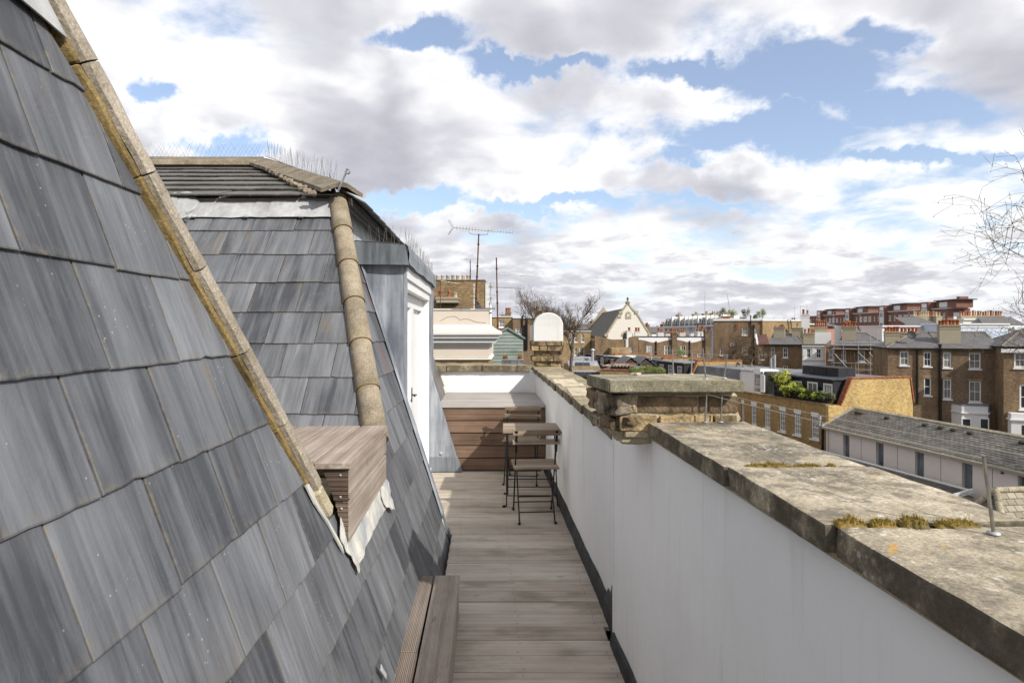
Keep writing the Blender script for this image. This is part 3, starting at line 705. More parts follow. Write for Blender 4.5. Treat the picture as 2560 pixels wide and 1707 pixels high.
# near cheek, subdivided so that the lead ripples
m = MB(); nx, nz = 12, 16; vs = []
for i in range(nx+1):
    for j in range(nz+1):
        z = .99+(2.15-.99)*j/nz; uL = C0-K*z+.012; uL = min(uL, UD-.001); u = uL+(UD+.012-uL)*i/nx
        q = T(u, Y0, z); q.y += .008*mnoise.noise(Vector((u*5, 0, z*4)))+.003*mnoise.noise(Vector((u*16, 3, z*9))); vs.append(ID @ q)
fs = [(i*(nz+1)+j, (i+1)*(nz+1)+j, (i+1)*(nz+1)+j+1, i*(nz+1)+j+1) for i in range(nx) for j in range(nz)]
m.add(vs, fs, True); m.add([Vector(v)+Vector((0, .06, 0)) for v in vs], [f[::-1] for f in fs]); m.build('cheek', 'lead', dor)
bulge([T(UD+.012, Y0-.004, .99), T(UD+.012, Y0+.07, .99), T(UD+.012, Y0+.07, 2.15), T(UD+.012, Y0-.004, 2.15)], 'corner_roll', 'lead', (-1, 0, 0), .02)
m = MB(); c = ID @ T(-.98, Y0-.006, 1.80); m.lathe([(0.0001, -.010), (.012, -.008), (.020, -.002), (.022, .006)], n=12); o = m.build('lead_dot', 'lead_pale', dor); o.matrix_local = Matrix.Translation(c) @ Matrix.Rotation(-math.pi/2, 4, 'X')
# lead edging that runs down the slope beside the recess
m = MB(); vs = []; N = 26
for j in range(N+1):
    z = .17+(2.30-.17)*j/N; w = .004*mnoise.noise(Vector((z*7, 0, 0)))
    for (y, off) in ((Y0-.055+w*2, .020), (Y0-.03, .030+w), (Y0+.015, .036), (Y0+.03, .015), (Y0+.03, -.06)): vs.append(ID @ PA(y, z, off))
fs = [(j*5+i, j*5+i+1, (j+1)*5+i+1, (j+1)*5+i) for j in range(N) for i in range(4)]
m.add(vs, fs, True); m.build('lead_edging', 'lead', dor)
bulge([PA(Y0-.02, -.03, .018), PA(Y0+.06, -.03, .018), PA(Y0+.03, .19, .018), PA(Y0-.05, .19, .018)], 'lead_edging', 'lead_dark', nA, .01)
# far cheek of the recess, in two lapped sheets with a fixing dot
YF = 6.90
bulge([T(UD-.02, YF, .155), T(C0-K*.155+.035, YF, .155), T(UD+.02, YF, 1.12), T(UD-.02, YF, 1.45)], 'far_cheek', 'lead', (0, 1, 0), .05)
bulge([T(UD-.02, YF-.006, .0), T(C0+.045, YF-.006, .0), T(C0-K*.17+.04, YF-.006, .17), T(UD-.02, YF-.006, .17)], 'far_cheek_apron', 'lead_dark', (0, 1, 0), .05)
m = MB(); c = ID @ T(-.50, YF-.008, .215); m.lathe([(0.0001, -.010), (.012, -.008), (.020, -.002), (.022, .006)], n=12); o = m.build('lead_dot', 'lead_pale', dor); o.matrix_local = Matrix.Translation(c) @ Matrix.Rotation(-math.pi/2, 4, 'X')
bulge([T(UD+.015, 6.97, .9), T(UD+.015, 7.24, .9), T(UD+.015, 7.24, 2.16), T(UD+.015, 6.97, 2.16)], 'corner_post', 'lead', (-1, 0, 0), .2)
# head: lead fascia that sags a little, and the flat roof
m = MB(); N = 24; vs = []
prof = [(-.58, 2.135), (-.592, 2.16), (-.588, 2.22), (-.596, 2.275), (-.615, 2.298), (-1.3, 2.345)]
for j in range(N+1):
    y = 4.68+(7.30-4.68)*j/N
    for (u, z) in prof: vs.append(ID @ (T(u, y, z)+Vector((.010*mnoise.noise(Vector((y*3.5, z*9, 0)))*(z < 2.25), 0, .014*mnoise.noise(Vector((y*2.2, u, 4)))*(z < 2.2)))))
P_ = len(prof); fs = [(j*P_+i, (j+1)*P_+i, (j+1)*P_+i+1, j*P_+i+1) for j in range(N) for i in range(P_-1)]
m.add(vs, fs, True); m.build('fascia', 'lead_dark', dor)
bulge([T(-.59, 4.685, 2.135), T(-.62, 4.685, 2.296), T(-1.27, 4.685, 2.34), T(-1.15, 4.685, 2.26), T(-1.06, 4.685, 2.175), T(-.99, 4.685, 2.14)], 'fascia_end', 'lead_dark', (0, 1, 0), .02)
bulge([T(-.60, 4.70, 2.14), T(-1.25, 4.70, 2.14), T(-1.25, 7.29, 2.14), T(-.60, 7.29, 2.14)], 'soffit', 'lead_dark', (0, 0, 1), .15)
spikes(dor, ID, T(-.63, 4.76, 2.30), T(-.63, 7.25, 2.30), 90, .14, .18, side=Vector((1, 0, 0)))
spikes(dor, ID, T(-.66, 4.70, 2.30), T(-1.25, 4.70, 2.34), 20, .13, .12)
def ubox(name, mat, u0, u1, y0, y1, z0, z1, parent=dor, bev=.003):
    m = MB(); m.hexa([ID @ T(u0, y0, z0), ID @ T(u1, y0, z0), ID @ T(u1, y1, z0), ID @ T(u0, y1, z0)], [ID @ T(u0, y0, z1), ID @ T(u1, y0, z1), ID @ T(u1, y1, z1), ID @ T(u0, y1, z1)])
    return m.build(name, mat, parent)
ubox('door_head', 'white_paint', -.72, UD+.016, 4.80, 6.93, 2.04, 2.134); ubox('door_head', 'white_paint', -.72, UD-.004, 4.80, 6.93, 1.965, 2.038)
ubox('door_jamb', 'white_paint', -.72, UD-.006, 4.81, 4.87, .05, 1.963); ubox('door_jamb', 'white_paint', -.72, UD-.006, 6.86, 6.895, .05, 1.963)
ubox('threshold', 'white_paint', -.74, UD+.02, 4.81, 6.89, -.02, .048)
for (ya, yb) in ((4.872, 5.865), (5.870, 6.858)):
    leaf = ubox('door_leaf', 'white_paint', -.775, -.745, ya, yb, .06, 1.96)
    for (p, q, z0, z1) in ((ya, ya+.11, .06, 1.96), (yb-.11, yb, .06, 1.96), (ya+.112, yb-.112, 1.84, 1.96), (ya+.112, yb-.112, .06, .26)):
        m = MB(); m.hexa([ID @ T(-.744, p, z0), ID @ T(-.708, p, z0), ID @ T(-.708, q, z0), ID @ T(-.744, q, z0)], [ID @ T(-.744, p, z1), ID @ T(-.708, p, z1), ID @ T(-.708, q, z1), ID @ T(-.744, q, z1)]); m.build('stile', 'white_paint', leaf)
    if ya < 5:
        m = MB(); q = ID @ T(-.708, yb-.05, 1.0); m.tube(q, q+Vector((.045, 0, 0)), .008); m.tube(q+Vector((.045, .005, 0)), q+Vector((.045, -.11, 0)), .008); m.box(q.x, q.x+.006, q.y-.018, q.y+.018, q.z-.07, q.z+.07); m.build('door_handle', 'black_metal', leaf)
q = Vector(ID @ T(-.62, 4.86, .98)); m = MB(); m.tube(q-Vector((.06, 0, 0)), q, .007); m.tube(q, q+Vector((0, .10, -.01)), .008); m.build('door_handle', 'black_metal', dor)
# ================================================================== bracketed timber box over the valley
box = thing('timber_box', 'weathered grey timber box with grooved end fixed across the roof valley', 'box', tuple(T(-.55, 2.8, .9))); IX = Matrix.Translation(-box.location)
UB = -.53; YB0, YB1, ZB = 2.335, 3.21, 1.113
fr = IX @ frame(T(UB, YB0, 0), e1A, Vector((-1, -S, 0)).normalized(), Vector((0, 0, 1)))   # x along, y inwards
LB = (YB1-YB0)/e1A.y
for k in range(4):
    y0 = .0+k*.1475; xl = -.012 if k == 0 else (-.012+.0+.42*0)
    st = 0 if k == 0 else 0
    bevelled('top_board', 'box_wood', (.045*k-.02), LB+.01, y0-.012, y0+.1265, ZB-.027, ZB, .003, box, fr)
for (za, zb_, cut) in ((.969, 1.083, 0), (.80, .956, 1)):
    m = MB(); m.hexa([fr @ Vector(p) for p in ((0, -.004, za), (LB, -.004, za+(.03*cut)), (LB, .02, za+.03*cut), (0, .02, za))], [fr @ Vector(p) for p in ((0, -.004, zb_), (LB, -.004, zb_), (LB, .02, zb_), (0, .02, zb_))])
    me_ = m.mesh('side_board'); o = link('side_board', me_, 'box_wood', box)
# re-express side boards in the board frame so the grain runs along them
for o in [c for c in box.children if c.name.startswith('side_board')]:
    inv = fr.inverted(); 
    for v in o.data.vertices: v.co = inv @ v.co
    o.matrix_local = fr
# grooved end boards, cut to the slope (frame: x across, y thickness, z up)
fe = IX @ frame(T(UB, YB0-.003, 0), Vector((-1, 0, 0)), Vector((0, 1, 0)), Vector((0, 0, 1)))
def endboard(z0, z1, w0, w1):
    m = MB(); N = int((z1-z0)/.0085); vs = []
    for j in range(N+1):                                  # ribbed profile: real grooves
        z = z0+(z1-z0)*j/N; w = w0+(w1-w0)*j/N; d = -.0035 if j % 2 else 0
        vs += [(0, d, z), (w+.002*math.sin(j*1.7), d, z), (w, .022, z), (0, .022, z)]
    fs = [(j*4+i, j*4+(i+1) % 4, (j+1)*4+(i+1) % 4, (j+1)*4+i) for j in range(N) for i in range(4)]+[(0, 1, 2, 3)[::-1], tuple(range(N*4, N*4+4))]
    m.add(vs, fs); return m.build('end_board', 'box_end', box, fe)
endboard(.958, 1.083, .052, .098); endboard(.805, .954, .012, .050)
for (x, z) in ((.030, 1.06), (.030, .975), (.026, .93)):
    m = MB(); m.lathe([(.0055, 0), (.0055, .0015), (.002, .0018)], n=10); o = m.build('screw', 'galv', box); o.matrix_local = fe @ Matrix.Translation((x, -.0032, z)) @ Matrix.Rotation(math.pi/2, 4, 'X')
# stained lead apron below the box, draped on the slates
def drape(name, mat, outline, off=.02, parent=None, inv=None):
    bm = bmesh.new(); vs = [bm.verts.new((a, b_, 0)) for a, b_ in outline]; bm.faces.new(vs)
    bmesh.ops.triangulate(bm, faces=bm.faces[:]); bmesh.ops.subdivide_edges(bm, edges=bm.edges[:], cuts=5, use_grid_fill=True)
    bmesh.ops.triangulate(bm, faces=bm.faces[:])
    for v in bm.verts:
        y, z = v.co.x, v.co.y; w = .014*mnoise.noise(Vector((y*11, z*11, 2)))+.005*mnoise.noise(Vector((y*30, z*30, 5)))
        v.co = inv @ PA(y+.01*mnoise.noise(Vector((z*40, 0, 1))), z+.01*mnoise.noise(Vector((y*40, 0, 1))), off+max(w, -.006))
    r = bmesh.ops.extrude_face_region(bm, geom=bm.faces[:]); 
    for v in [g for g in r['geom'] if isinstance(g, bmesh.types.BMVert)]: v.co += nA*.003
    bmesh.ops.recalc_face_normals(bm, faces=bm.faces[:])
    me = bpy.data.meshes.new(name); bm.to_mesh(me); bm.free(); return link(name, me, mat, parent)
drape('lead_apron', 'lead_stained', [(2.27, .83), (2.31, .74), (2.325, .672), (2.36, .675), (2.53, .70), (2.82, .71), (3.12, .70), (3.26, .70), (3.28, .78), (3.24, .90), (2.8, .95), (2.4, .95)], .022, roofB, IB)
drape('lead_apron', 'lead_stained', [(3.03, .735), (3.10, .69), (3.17, .66), (3.21, .70), (3.23, .80), (3.05, .82)], .034, roofB, IB)
# ================================================================== deck, step, bench
deck = thing('decking', 'weathered grey timber decking laid across the narrow roof terrace', 'decking', (0, 4, 0))
yj = 2.85-.1487*18; k = 0
UR = .70
while yj < 6.93:
    y1 = min(yj+.1445, 6.93)
    uL = -.262 if not (4.80 < (yj+y1)/2 < 6.88) else -.70
    uR = .652 if yj < 3.15 else .697
    rr = random.Random(k+500); yc = (yj+y1)/2
    x0 = uL-S*yc; x1 = uR-S*yc
    if y1-yj > .03:
        bevelled('deck_board', 'deck', x0, x1, -(y1-yj)/2, (y1-yj)/2, -.028, 0, .004, deck, Matrix.Translation((0, yc-4, rr.uniform(-.0015, .0015))))
    yj += .1487; k += 1
m = MB(); m.prism([T(-.8, -1, -.06)-Vector((0, 4, 0)), T(.66, -1, -.06)-Vector((0, 4, 0)), T(.70, 6.93, -.06)-Vector((0, 4, 0)), T(-.8, 6.93, -.06)-Vector((0, 4, 0))], (0, 0, -.08)); m.build('joists', 'dark_timber', deck)
m = MB(); rr = random.Random(3)
yj = 2.85-.1487*18+.072
while yj < 6.9:
    for u in (.62, .18, -.20):
        for dy_ in (-.045, .045):
            m.lathe([(.0035, .0012), (.0034, .0018)], (u-S*yj+rr.uniform(-.01, .01), yj+dy_-4, 0), 6)
    yj += .1487
m.build('deck_screws', 'rust', deck, kind='stuff')
step = thing('timber_step', 'low two-board timber step on the deck against the slates', 'step', tuple(T(-.25, 2.6, 0))); IS = Matrix.Translation(-step.location)
fs_ = IS @ frame(T(0, 0, 0), e1A, Vector((-1, -S, 0)).normalized(), Vector((0, 0, 1)))
bevelled('step_board', 'deck_grooved', .6, 3.43, .140, .281, .203, .231, .004, step, fs_)
bevelled('step_board', 'step_brown', .6, 2.62, .290, .385, .200, .228, .003, step, fs_); bevelled('step_board', 'step_brown', 2.623, 3.43, .292, .372, .203, .231, .003, step, fs_)
bevelled('step_riser', 'deck', .6, 3.425, .146, .168, .0, .202, .003, step, fs_); bevelled('step_riser', 'deck', -.01, .01, .17, .30, .0, .202, .002, step, fs_ @ Matrix.Translation((3.40, 0, 0)))
bevelled('step_back', 'dark_timber', .6, 3.38, .30, .32, .0, .19, .002, step, fs_)
bench = thing('timber_bench', 'deep built-in timber bench with dark plank front at the terrace end', 'bench', (-.25, 7.0, 0))
IBn = Matrix.Translation(-bench.location)
for k in range(5):
    z0 = .012+k*.1435
    bevelled('front_plank', 'bench_front', -1.0+.0*k, .705-S*6.95, -.011, .011, z0, z0+.1325, .003, bench, IBn @ Matrix.Translation((0, 6.955, R.uniform(-.001, .001))))
m = MB(); m.box(-1.0, .385, 6.985, 7.05, 0.0, .728); m.build('bench_carcass', 'dark_timber', bench, IBn)
for k in range(10):
    yc = 6.925+.0735+k*.1487; xr = .705-S*yc; xl = C0-K*.76-S*yc+.01
    bevelled('top_board', 'bench_top', xl if yc > 7.2 else xl-.05, xr, -.0722, .0722, .732, .760, .003, bench, IBn @ Matrix.Translation((0, yc, 0)))
# ================================================================== parapets
def wallgrid(poly_fn, nu, nv, th, amp, name, mat, parent, inv, back=True):
    m = MB(); vs = []
    for i in range(nu+1):
        for j in range(nv+1):
            p, nrm = poly_fn(i/nu, j/nv); w = amp*mnoise.noise(p*2.3)+amp*.4*mnoise.noise(p*7)
            vs.append(inv @ (p+nrm*w))
    fs = [(i*(nv+1)+j, i*(nv+1)+j+1, (i+1)*(nv+1)+j+1, (i+1)*(nv+1)+j) for i in range(nu) for j in range(nv)]
    m.add(vs, fs, True); return m.build(name, mat, parent)
par = thing('parapet_wall', 'white rendered parapet wall with stone coping along the deck', 'wall', tuple(T(.8, 4, 0))); IP = Matrix.Translation(-par.location)
nW = Vector((-1, -S, 0)).normalized()
UF, UN = .71, .67; YP = 3.12
wallgrid(lambda a, b: (T(UF, YP-.05+(8.5-YP)*a, -.2+1.262*b), nW), 90, 24, 0, .006, 'far_wall_face', 'white_render', par, IP)
wallgrid(lambda a, b: (T(UN-.0*a, -1.5+(YP+1.5)*a, -.2+(1.404+ (-.05 if a > .86 else 0))*b), nW), 90, 26, 0, .006, 'near_wall_face', 'white_render', par, IP)
m = MB()
m.hexa([IP @ T(UF+.02, YP, -.2), IP @ T(1.01, YP, -.2), IP @ T(1.01, 8.5, -.2), IP @ T(UF+.02, 8.5, -.2)], [IP @ T(UF+.02, YP, 1.048), IP @ T(1.01, YP, 1.048), IP @ T(1.01, 8.5, 1.048), IP @ T(UF+.02, 8.5, 1.048)])
m.hexa([IP @ T(UN+.02, -1.5, -.2), IP @ T(.99, -1.5, -.2), IP @ T(.99, YP-.01, -.2), IP @ T(UN+.02, YP-.01, -.2)], [IP @ T(UN+.02, -1.5, 1.15), IP @ T(.99, -1.5, 1.15), IP @ T(.99, YP-.01, 1.15), IP @ T(UN+.02, YP-.01, 1.15)])
m.build('wall_core', 'brick_stock', par)
m = MB(); m.prism([IP @ T(UN-.004, YP-.002, -.2), IP @ T(.98, YP-.002, -.2), IP @ T(.98, YP-.002, 1.16), IP @ T(UN-.004, YP-.002, 1.16)], (0, .012, 0)); m.build('pier_return', 'white_render', par)
m = MB(); m.hexa([IP @ T(UN+.006, 2.34, 1.14), IP @ T(.98, 2.34, 1.14), IP @ T(.98, YP-.012, 1.13), IP @ T(UN+.006, YP-.012, 1.13)], [IP @ T(UN+.006, 2.34, 1.22), IP @ T(.98, 2.34, 1.22), IP @ T(.98, YP-.012, 1.168), IP @ T(UN+.006, YP-.012, 1.168)]); m.build('pier_shoulder', 'white_render', par)
fw = lambda u, y, z: IP @ frame(T(u, y, z), Vector((1, 0, 0)), e1A, Vector((0, 0, 1)))
# coping stones (x across, y along, z up), each a slab with worn edges
def cope(y0, y1, u0, u1, z0, z1, mat, k, cuts=9):
    o = bevelled('coping_stone', mat, 0, u1-u0, .003, (y1-y0)-.003, 0, z1-z0, .006, par, None, .004, 2, cuts, k)
    o.matrix_local = fw(u0, y0, z0) @ Matrix.Rotation(R.uniform(-.004, .004), 4, 'Y') @ Matrix.Rotation(R.uniform(-.003, .003), 4, 'X'); return o
for k, (a, b_) in enumerate(((1.592, 2.385), (1.112, 1.588), (.50, 1.108), (-.2, .496), (-1.0, -.204))):
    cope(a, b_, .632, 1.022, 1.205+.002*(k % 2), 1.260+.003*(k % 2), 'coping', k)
ys = [3.14, 3.62, 4.10, 4.62, 5.12, 5.66, 6.20, 6.75, 7.30, 7.85, 8.42]
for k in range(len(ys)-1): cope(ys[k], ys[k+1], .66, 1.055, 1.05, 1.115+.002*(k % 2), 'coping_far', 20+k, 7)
m = MB(); m.hexa([IP @ T(.66, -1, 1.19), IP @ T(1.0, -1, 1.19), IP @ T(1.0, 2.36, 1.19), IP @ T(.66, 2.36, 1.19)], [IP @ T(.66, -1, 1.206), IP @ T(1.0, -1, 1.206), IP @ T(1.0, 2.36, 1.206), IP @ T(.66, 2.36, 1.206)]); m.build('mortar_bed', 'old_mortar', par)
for (px, py, sx_, sy_) in ((1388, 940, .16, .10), (1412, 952.5, .19, .14), (1431, 961.5, .18, .10), (1449, 973, .18, .08), (1462, 983, .20, .12)):
    Y = (EYE-1.117)*F/(py-HY); X = (px-CX)/F*Y
    bevelled('mortar_patch', 'mortar_patch', -sx_*.6, sx_*.6, -sy_*1.6, sy_*1.6, -.004, .003, .002, par, IP @ Matrix.Translation((X, Y, 1.117)), .006, 1, 3, int(px))
# upstands and the outlet
def upstand(u, ya, yb, h):
    m = MB(); N = int((yb-ya)/.06); vs = []
    for j in range(N+1):
        y = ya+(yb-ya)*j/N; w = .006*mnoise.noise(Vector((y*4, u*9, 0))); hh = h+.010*mnoise.noise(Vector((y*3, 2, u)))
        vs += [IP @ T(u-.026+w, y, -.03), IP @ T(u-.022+w, y, hh*.55), IP @ T(u-.016+w*.5, y, hh), IP @ T(u+.012, y, hh+.004)]
    m.add(vs, [(j*4+i, (j+1)*4+i, (j+1)*4+i+1, j*4+i+1) for j in range(N) for i in range(3)]); m.build('upstand', 'bitumen', par)
upstand(UF, 3.40, 6.93, .105); upstand(UN, -1.2, 3.10, .066)
m = MB(); m.prism([IP @ (T(UF-.030+du, 3.42, z)) for du, z in ((-.002, 0.0), (.04, 0.0), (.04, .17), (.02, .15), (.010, .12), (.0, .10))], Vector((S*.3, -.27, 0))); m.build('drain_outlet', 'bitumen', par)
m = MB(); m.prism([IP @ T(UF-.0075, y, z) for y, z in ((3.125, .0), (3.45, .02), (3.43, .10), (3.36, .13), (3.30, .225), (3.26, .20), (3.20, .24), (3.125, .16))], nW*.003); m.build('broken_render', 'rubble', par)
# brick stub of the pier and its slab
pier = thing('parapet_pier', 'crumbling yellow brick pier stub under a thick stone slab on the parapet', 'pier', (.64, 2.5, 1.16)); IQ = Matrix.Translation(-pier.location)
def bk(x, y, z, lx, ly, lz, rz=0, mat='single_brick', jit=.007, s_=0, name='brick', parent=None, inv=None):
    return bevelled(name, mat, -lx/2, lx/2, -ly/2, ly/2, -lz/2, lz/2, .007, parent or pier, (inv or IQ) @ Matrix.Translation((x, y, z)) @ Matrix.Rotation(rz, 4, 'Z'), jit, 2, 4, s_)
sd = 0
for row, (zc, hh, ins, x0) in enumerate(((1.252, .062, .0, .425), (1.325, .064, .010, .395))):
    x = x0
    for L in ((.16, .215, .10, .06) if row == 0 else (.10, .25, .035, .22)):
        if x+L > .91: L = .91-x
        if L < .02: break
        sd += 1; bk(x+L/2, 2.385+.05+ins, zc, L-.008, .10, hh, R.uniform(-.03, .03), 'single_brick' if row == 0 else 'single_brick_dark', .006, sd); x += L
for (x, y, z, lx, ly, lz, rz, mt) in ((.430, 2.42, 1.325, .09, .10, .08, .4, 'rubble'), (.405, 2.50, 1.32, .10, .13, .09, .25, 'rubble'), (.375, 2.60, 1.325, .09, .14, .085, .2, 'single_brick_dark'), (.47, 2.43, 1.335, .06, .08, .06, -.5, 'single_brick'),
                                  (.41, 2.47, 1.245, .10, .12, .05, .3, 'single_brick_dark'), (.385, 2.57, 1.24, .10, .14, .05, .2, 'rubble'), (.45, 2.405, 1.265, .05, .06, .04, .6, 'single_brick_dark')):
    sd += 1; bk(x+.012, y, z, lx, ly, lz, rz, mt, .014, sd)
bevelled('mortar_bed', 'old_mortar', .43, .905, 2.405, 2.68, 1.165, 1.372, .01, pier, IQ, .008, 1, 5, 9)
bevelled('mortar_course', 'old_mortar', .455, .90, 2.392, 2.45, 1.196, 1.224, .006, pier, IQ, .009, 1, 6, 12)
bm = bmesh.new(); top = [(.377, 2.33), (.905, 2.33), (.872, 2.70), (.331, 2.66)]
vs = [bm.verts.new((x, y, 1.3785)) for x, y in top]; f = bm.faces.new(vs[::-1]); r = bmesh.ops.extrude_face_region(bm, geom=[f])
for v in [g for g in r['geom'] if isinstance(g, bmesh.types.BMVert)]: v.co.z = 1.4265
bmesh.ops.recalc_face_normals(bm, faces=bm.faces[:]); bmesh.ops.subdivide_edges(bm, edges=bm.edges[:], cuts=8, use_grid_fill=True)
for v in bm.verts: v.co += mnoise.noise_vector(v.co*13)*.0022
bmesh.ops.bevel(bm, geom=[e for e in bm.edges if len(e.link_faces) == 2 and e.calc_face_angle(0) > .8], offset=.005, segments=2, affect='EDGES')
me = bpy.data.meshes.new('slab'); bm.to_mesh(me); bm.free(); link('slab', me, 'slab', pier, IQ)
# back wall and its coping
bw = thing('parapet_wall', 'low white end wall with stone coping behind the bench', 'wall', (-.4, 8.5, .5)); IW = Matrix.Translation(-bw.location)
wallgrid(lambda a, b: (Vector((.33-1.5*a, 8.43, .4+.65*b)), Vector((0, -1, 0))), 40, 14, 0, .005, 'wall_face', 'white_render', bw, IW)
m = MB(); m.box(-1.2, .335, 8.45, 8.66, .4, 1.047); m.build('wall_core', 'brick_stock', bw, IW)
xs_ = [-1.45, -.93, -.50, -.02, .33]; xs_ = [-1.40, -.915, -.42, .07, .30]
for k in range(4):
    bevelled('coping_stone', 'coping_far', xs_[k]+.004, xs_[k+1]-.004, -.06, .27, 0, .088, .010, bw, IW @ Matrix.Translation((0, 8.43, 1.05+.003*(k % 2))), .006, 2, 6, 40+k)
bevelled('corner_pilaster', 'white_render', .245, .345, 8.33, 8.44, .70, 1.075, .006, bw, IW, .002, 1, 3, 5)
# chimney with round-topped white cap on the corner
ch = thing('chimney', 'short brick chimney with round-topped white rendered cap at the parapet corner', 'chimney', (.50, 8.66, 1.1)); IC = Matrix.Translation(-ch.location)
rows = [(1.115, .075, .33, .70, 8.52), (1.19, .076, .275, .745, 8.475), (1.266, .07, .325, .70, 8.53), (1.336, .075, .27, .745, 8.47), (1.411, .07, .265, .745, 8.475)]
for r, (z0, hh, xa, xb, yf) in enumerate(rows):
    x = xa; first = .12 if r % 2 else .215
    while x < xb-.02:
        L = min(first, xb-x); first = [.215, .11, .215, .19][(r+int(x*10)) % 4]; sd += 1
        bk(x+L/2, yf+.05, z0+hh/2-.004, L-.010, .10, hh-.010, R.uniform(-.03, .03), 'single_brick' if R.random() > .3 else 'single_brick_dark', .007, sd, parent=ch, inv=IC); x += L
    y = yf+.11
    for q in range(2): 
        sd += 1; bk(xa+.05, y+.09, z0+hh/2-.004, .10, .17, hh-.01, 0, 'single_brick_dark', .006, sd, parent=ch, inv=IC); bk(xb-.05, y+.09, z0+hh/2-.004, .10, .17, hh-.01, 0, 'single_brick', .006, sd+500, parent=ch, inv=IC); y += .18
bevelled('mortar_core', 'old_mortar', .34, .69, 8.545, 8.86, 1.10, 1.475, .01, ch, IC, .006, 1, 3, 6)
m = MB(); prof = []; XC, HWD = .517, .212
for i in range(25):
    an = math.pi*i/24; prof.append((XC+HWD*math.cos(an), 1.695+.185*math.sin(an)))
prof = [(XC+HWD, 1.476)]+prof+[(XC-HWD, 1.476)]
n = len(prof); vs = []
for (y, k) in ((8.535, .975), (8.545, 1.0), (8.82, 1.0), (8.83, .975)):
    vs += [IC @ Vector((XC+(x-XC)*k+.004*mnoise.noise(Vector((x*8, y, z*8))), y+.006*mnoise.noise(Vector((x*5, 0, z*5))), 1.476+(z-1.476)*(k if k < 1 else 1))) for x, z in prof]
m.add(vs, [(j*n+i, j*n+(i+1) % n, (j+1)*n+(i+1) % n, (j+1)*n+i) for j in range(3) for i in range(n)]+[tuple(range(n)), tuple(range(3*n, 4*n))[::-1]])
m.build('cap', 'white_cap', ch)
bevelled('flue_block', 'white_cap', XC-.25, XC-.19, 8.60, 8.80, 1.476, 1.70, .006, ch, IC)
# ================================================================== table and folding chairs
def slat(parent, name, L, W_, t, mtx, mat='bistro'): return bevelled(name, mat, -L/2, L/2, -W_/2, W_/2, -t/2, t/2, .002, parent, mtx)
TR = Matrix.Translation
def make_table():
    t = thing('bistro_table', 'small folding bistro table with slatted wooden top against the white wall', 'table')
    for k in range(7): slat(t, 'top_slat', .54, .0675, .016, TR((0, -.231+.077*k, .692)))
    for y in (-.20, .20):
        m = MB(); m.box(-.25, .25, y-.008, y+.008, .668, .683); m.build('top_rail', 'black_metal', t)
    for s_ in (-1, 1):
        x = s_*.235
        for d in (-1, 1):
            xx = x-.012*s_*(d > 0)
            m = MB(); m.path([(xx, -.20*d, .672), (xx, .0, .345), (xx, .19*d, .03), (xx, .195*d, .008), (xx+s_*.02, .215*d, .008)], .006, 8); m.tube((xx+s_*.012, .207*d, .008), (xx+s_*.035, .222*d, .008), .011, .011, 8); m.build('leg', 'black_metal', t)
    for (y, z) in ((.155, .09), (-.155, .09), (.10, .18)):
        m = MB(); m.tube((-.235, y, z), (.235, y, z), .005, .005, 8); m.build('cross_bar', 'black_metal', t)
    return t
def make_chair(label):
    c = thing('folding_chair', label, 'chair')
    for k in range(6): slat(c, 'seat_slat', .385-.006*k*0, .0535, .015, TR((0, -.155+.062*k, .452+.003*math.cos(k))))
    for s_ in (-1, 1):
        m = MB(); m.box(s_*.165-.006, s_*.165+.006, -.18, .18, .430, .443); m.build('seat_rail', 'black_metal', c)
    # long legs: from the front feet up and back to the backrest;  facing +Y, backrest at -Y
    for s_ in (-1, 1):
        x = s_*.172
        m = MB(); m.path([(x, .195, .008), (x, .175, .02), (x, .16, .05), (x, -.02, .42), (x, -.12, .60)], .0065, 8); m.tube((x, .185, .009), (x+s_*.004, .215, .009), .012, .012, 8)
        m.hexa([(x-.009, -.112, .585), (x+.009, -.112, .585), (x+.009, -.124, .585), (x-.009, -.124, .585)], [(x-.011, -.172, .775), (x+.011, -.172, .775), (x+.011, -.181, .775), (x-.011, -.181, .775)])
        m.build('back_leg', 'black_metal', c)
        x2 = s_*.150
        m = MB(); m.path([(x2, -.215, .008), (x2, -.195, .02), (x2, -.18, .05), (x2, .0, .27), (x2, .135, .435)], .0065, 8); m.tube((x2, -.205, .009), (x2+s_*.004, -.235, .009), .012, .012, 8); m.build('leg', 'black_metal', c)
    for (y, z, w) in ((.145, .085, .17), (-.165, .085, .15), (-.02, .425, .19), (.04, .16, .15)):
        m = MB(); m.tube((-w, y, z), (w, y, z), .0052, .0052, 8); m.build('cross_bar', 'black_metal', c)
    for z, y in ((.755, -.166), (.675, -.144)):
        o = slat(c, 'back_slat', .405, .046, .014, TR((0, y, z)) @ Matrix.Rotation(math.radians(75), 4, 'X'))
        for s_ in (-1, 1):
            for dz_ in (.010, -.010):
                m = MB(); m.lathe([(.004, 0), (.0035, .002)], n=8); b_ = m.build('bolt', 'galv', o); b_.matrix_local = TR((s_*.172, dz_, -.0165)) @ Matrix.Rotation(math.pi, 4, 'X')
    return c
tb = make_table(); tb.location = (.183, 5.735, 0); tb.rotation_euler.z = math.radians(.5)
c1 = make_chair('folding slatted chair with its back to the pier, tucked under the table'); c1.location = (.198, 5.255, 0); c1.rotation_euler.z = math.radians(4)
c2 = copy_tree(c1); c2['label'] = 'folding slatted chair between the table and the dark plank bench front'; c2.location = (.105, 6.50, 0); c2.rotation_euler.z = math.radians(174)
for c in (c1, c2): c['group'] = 'folding bistro chairs'
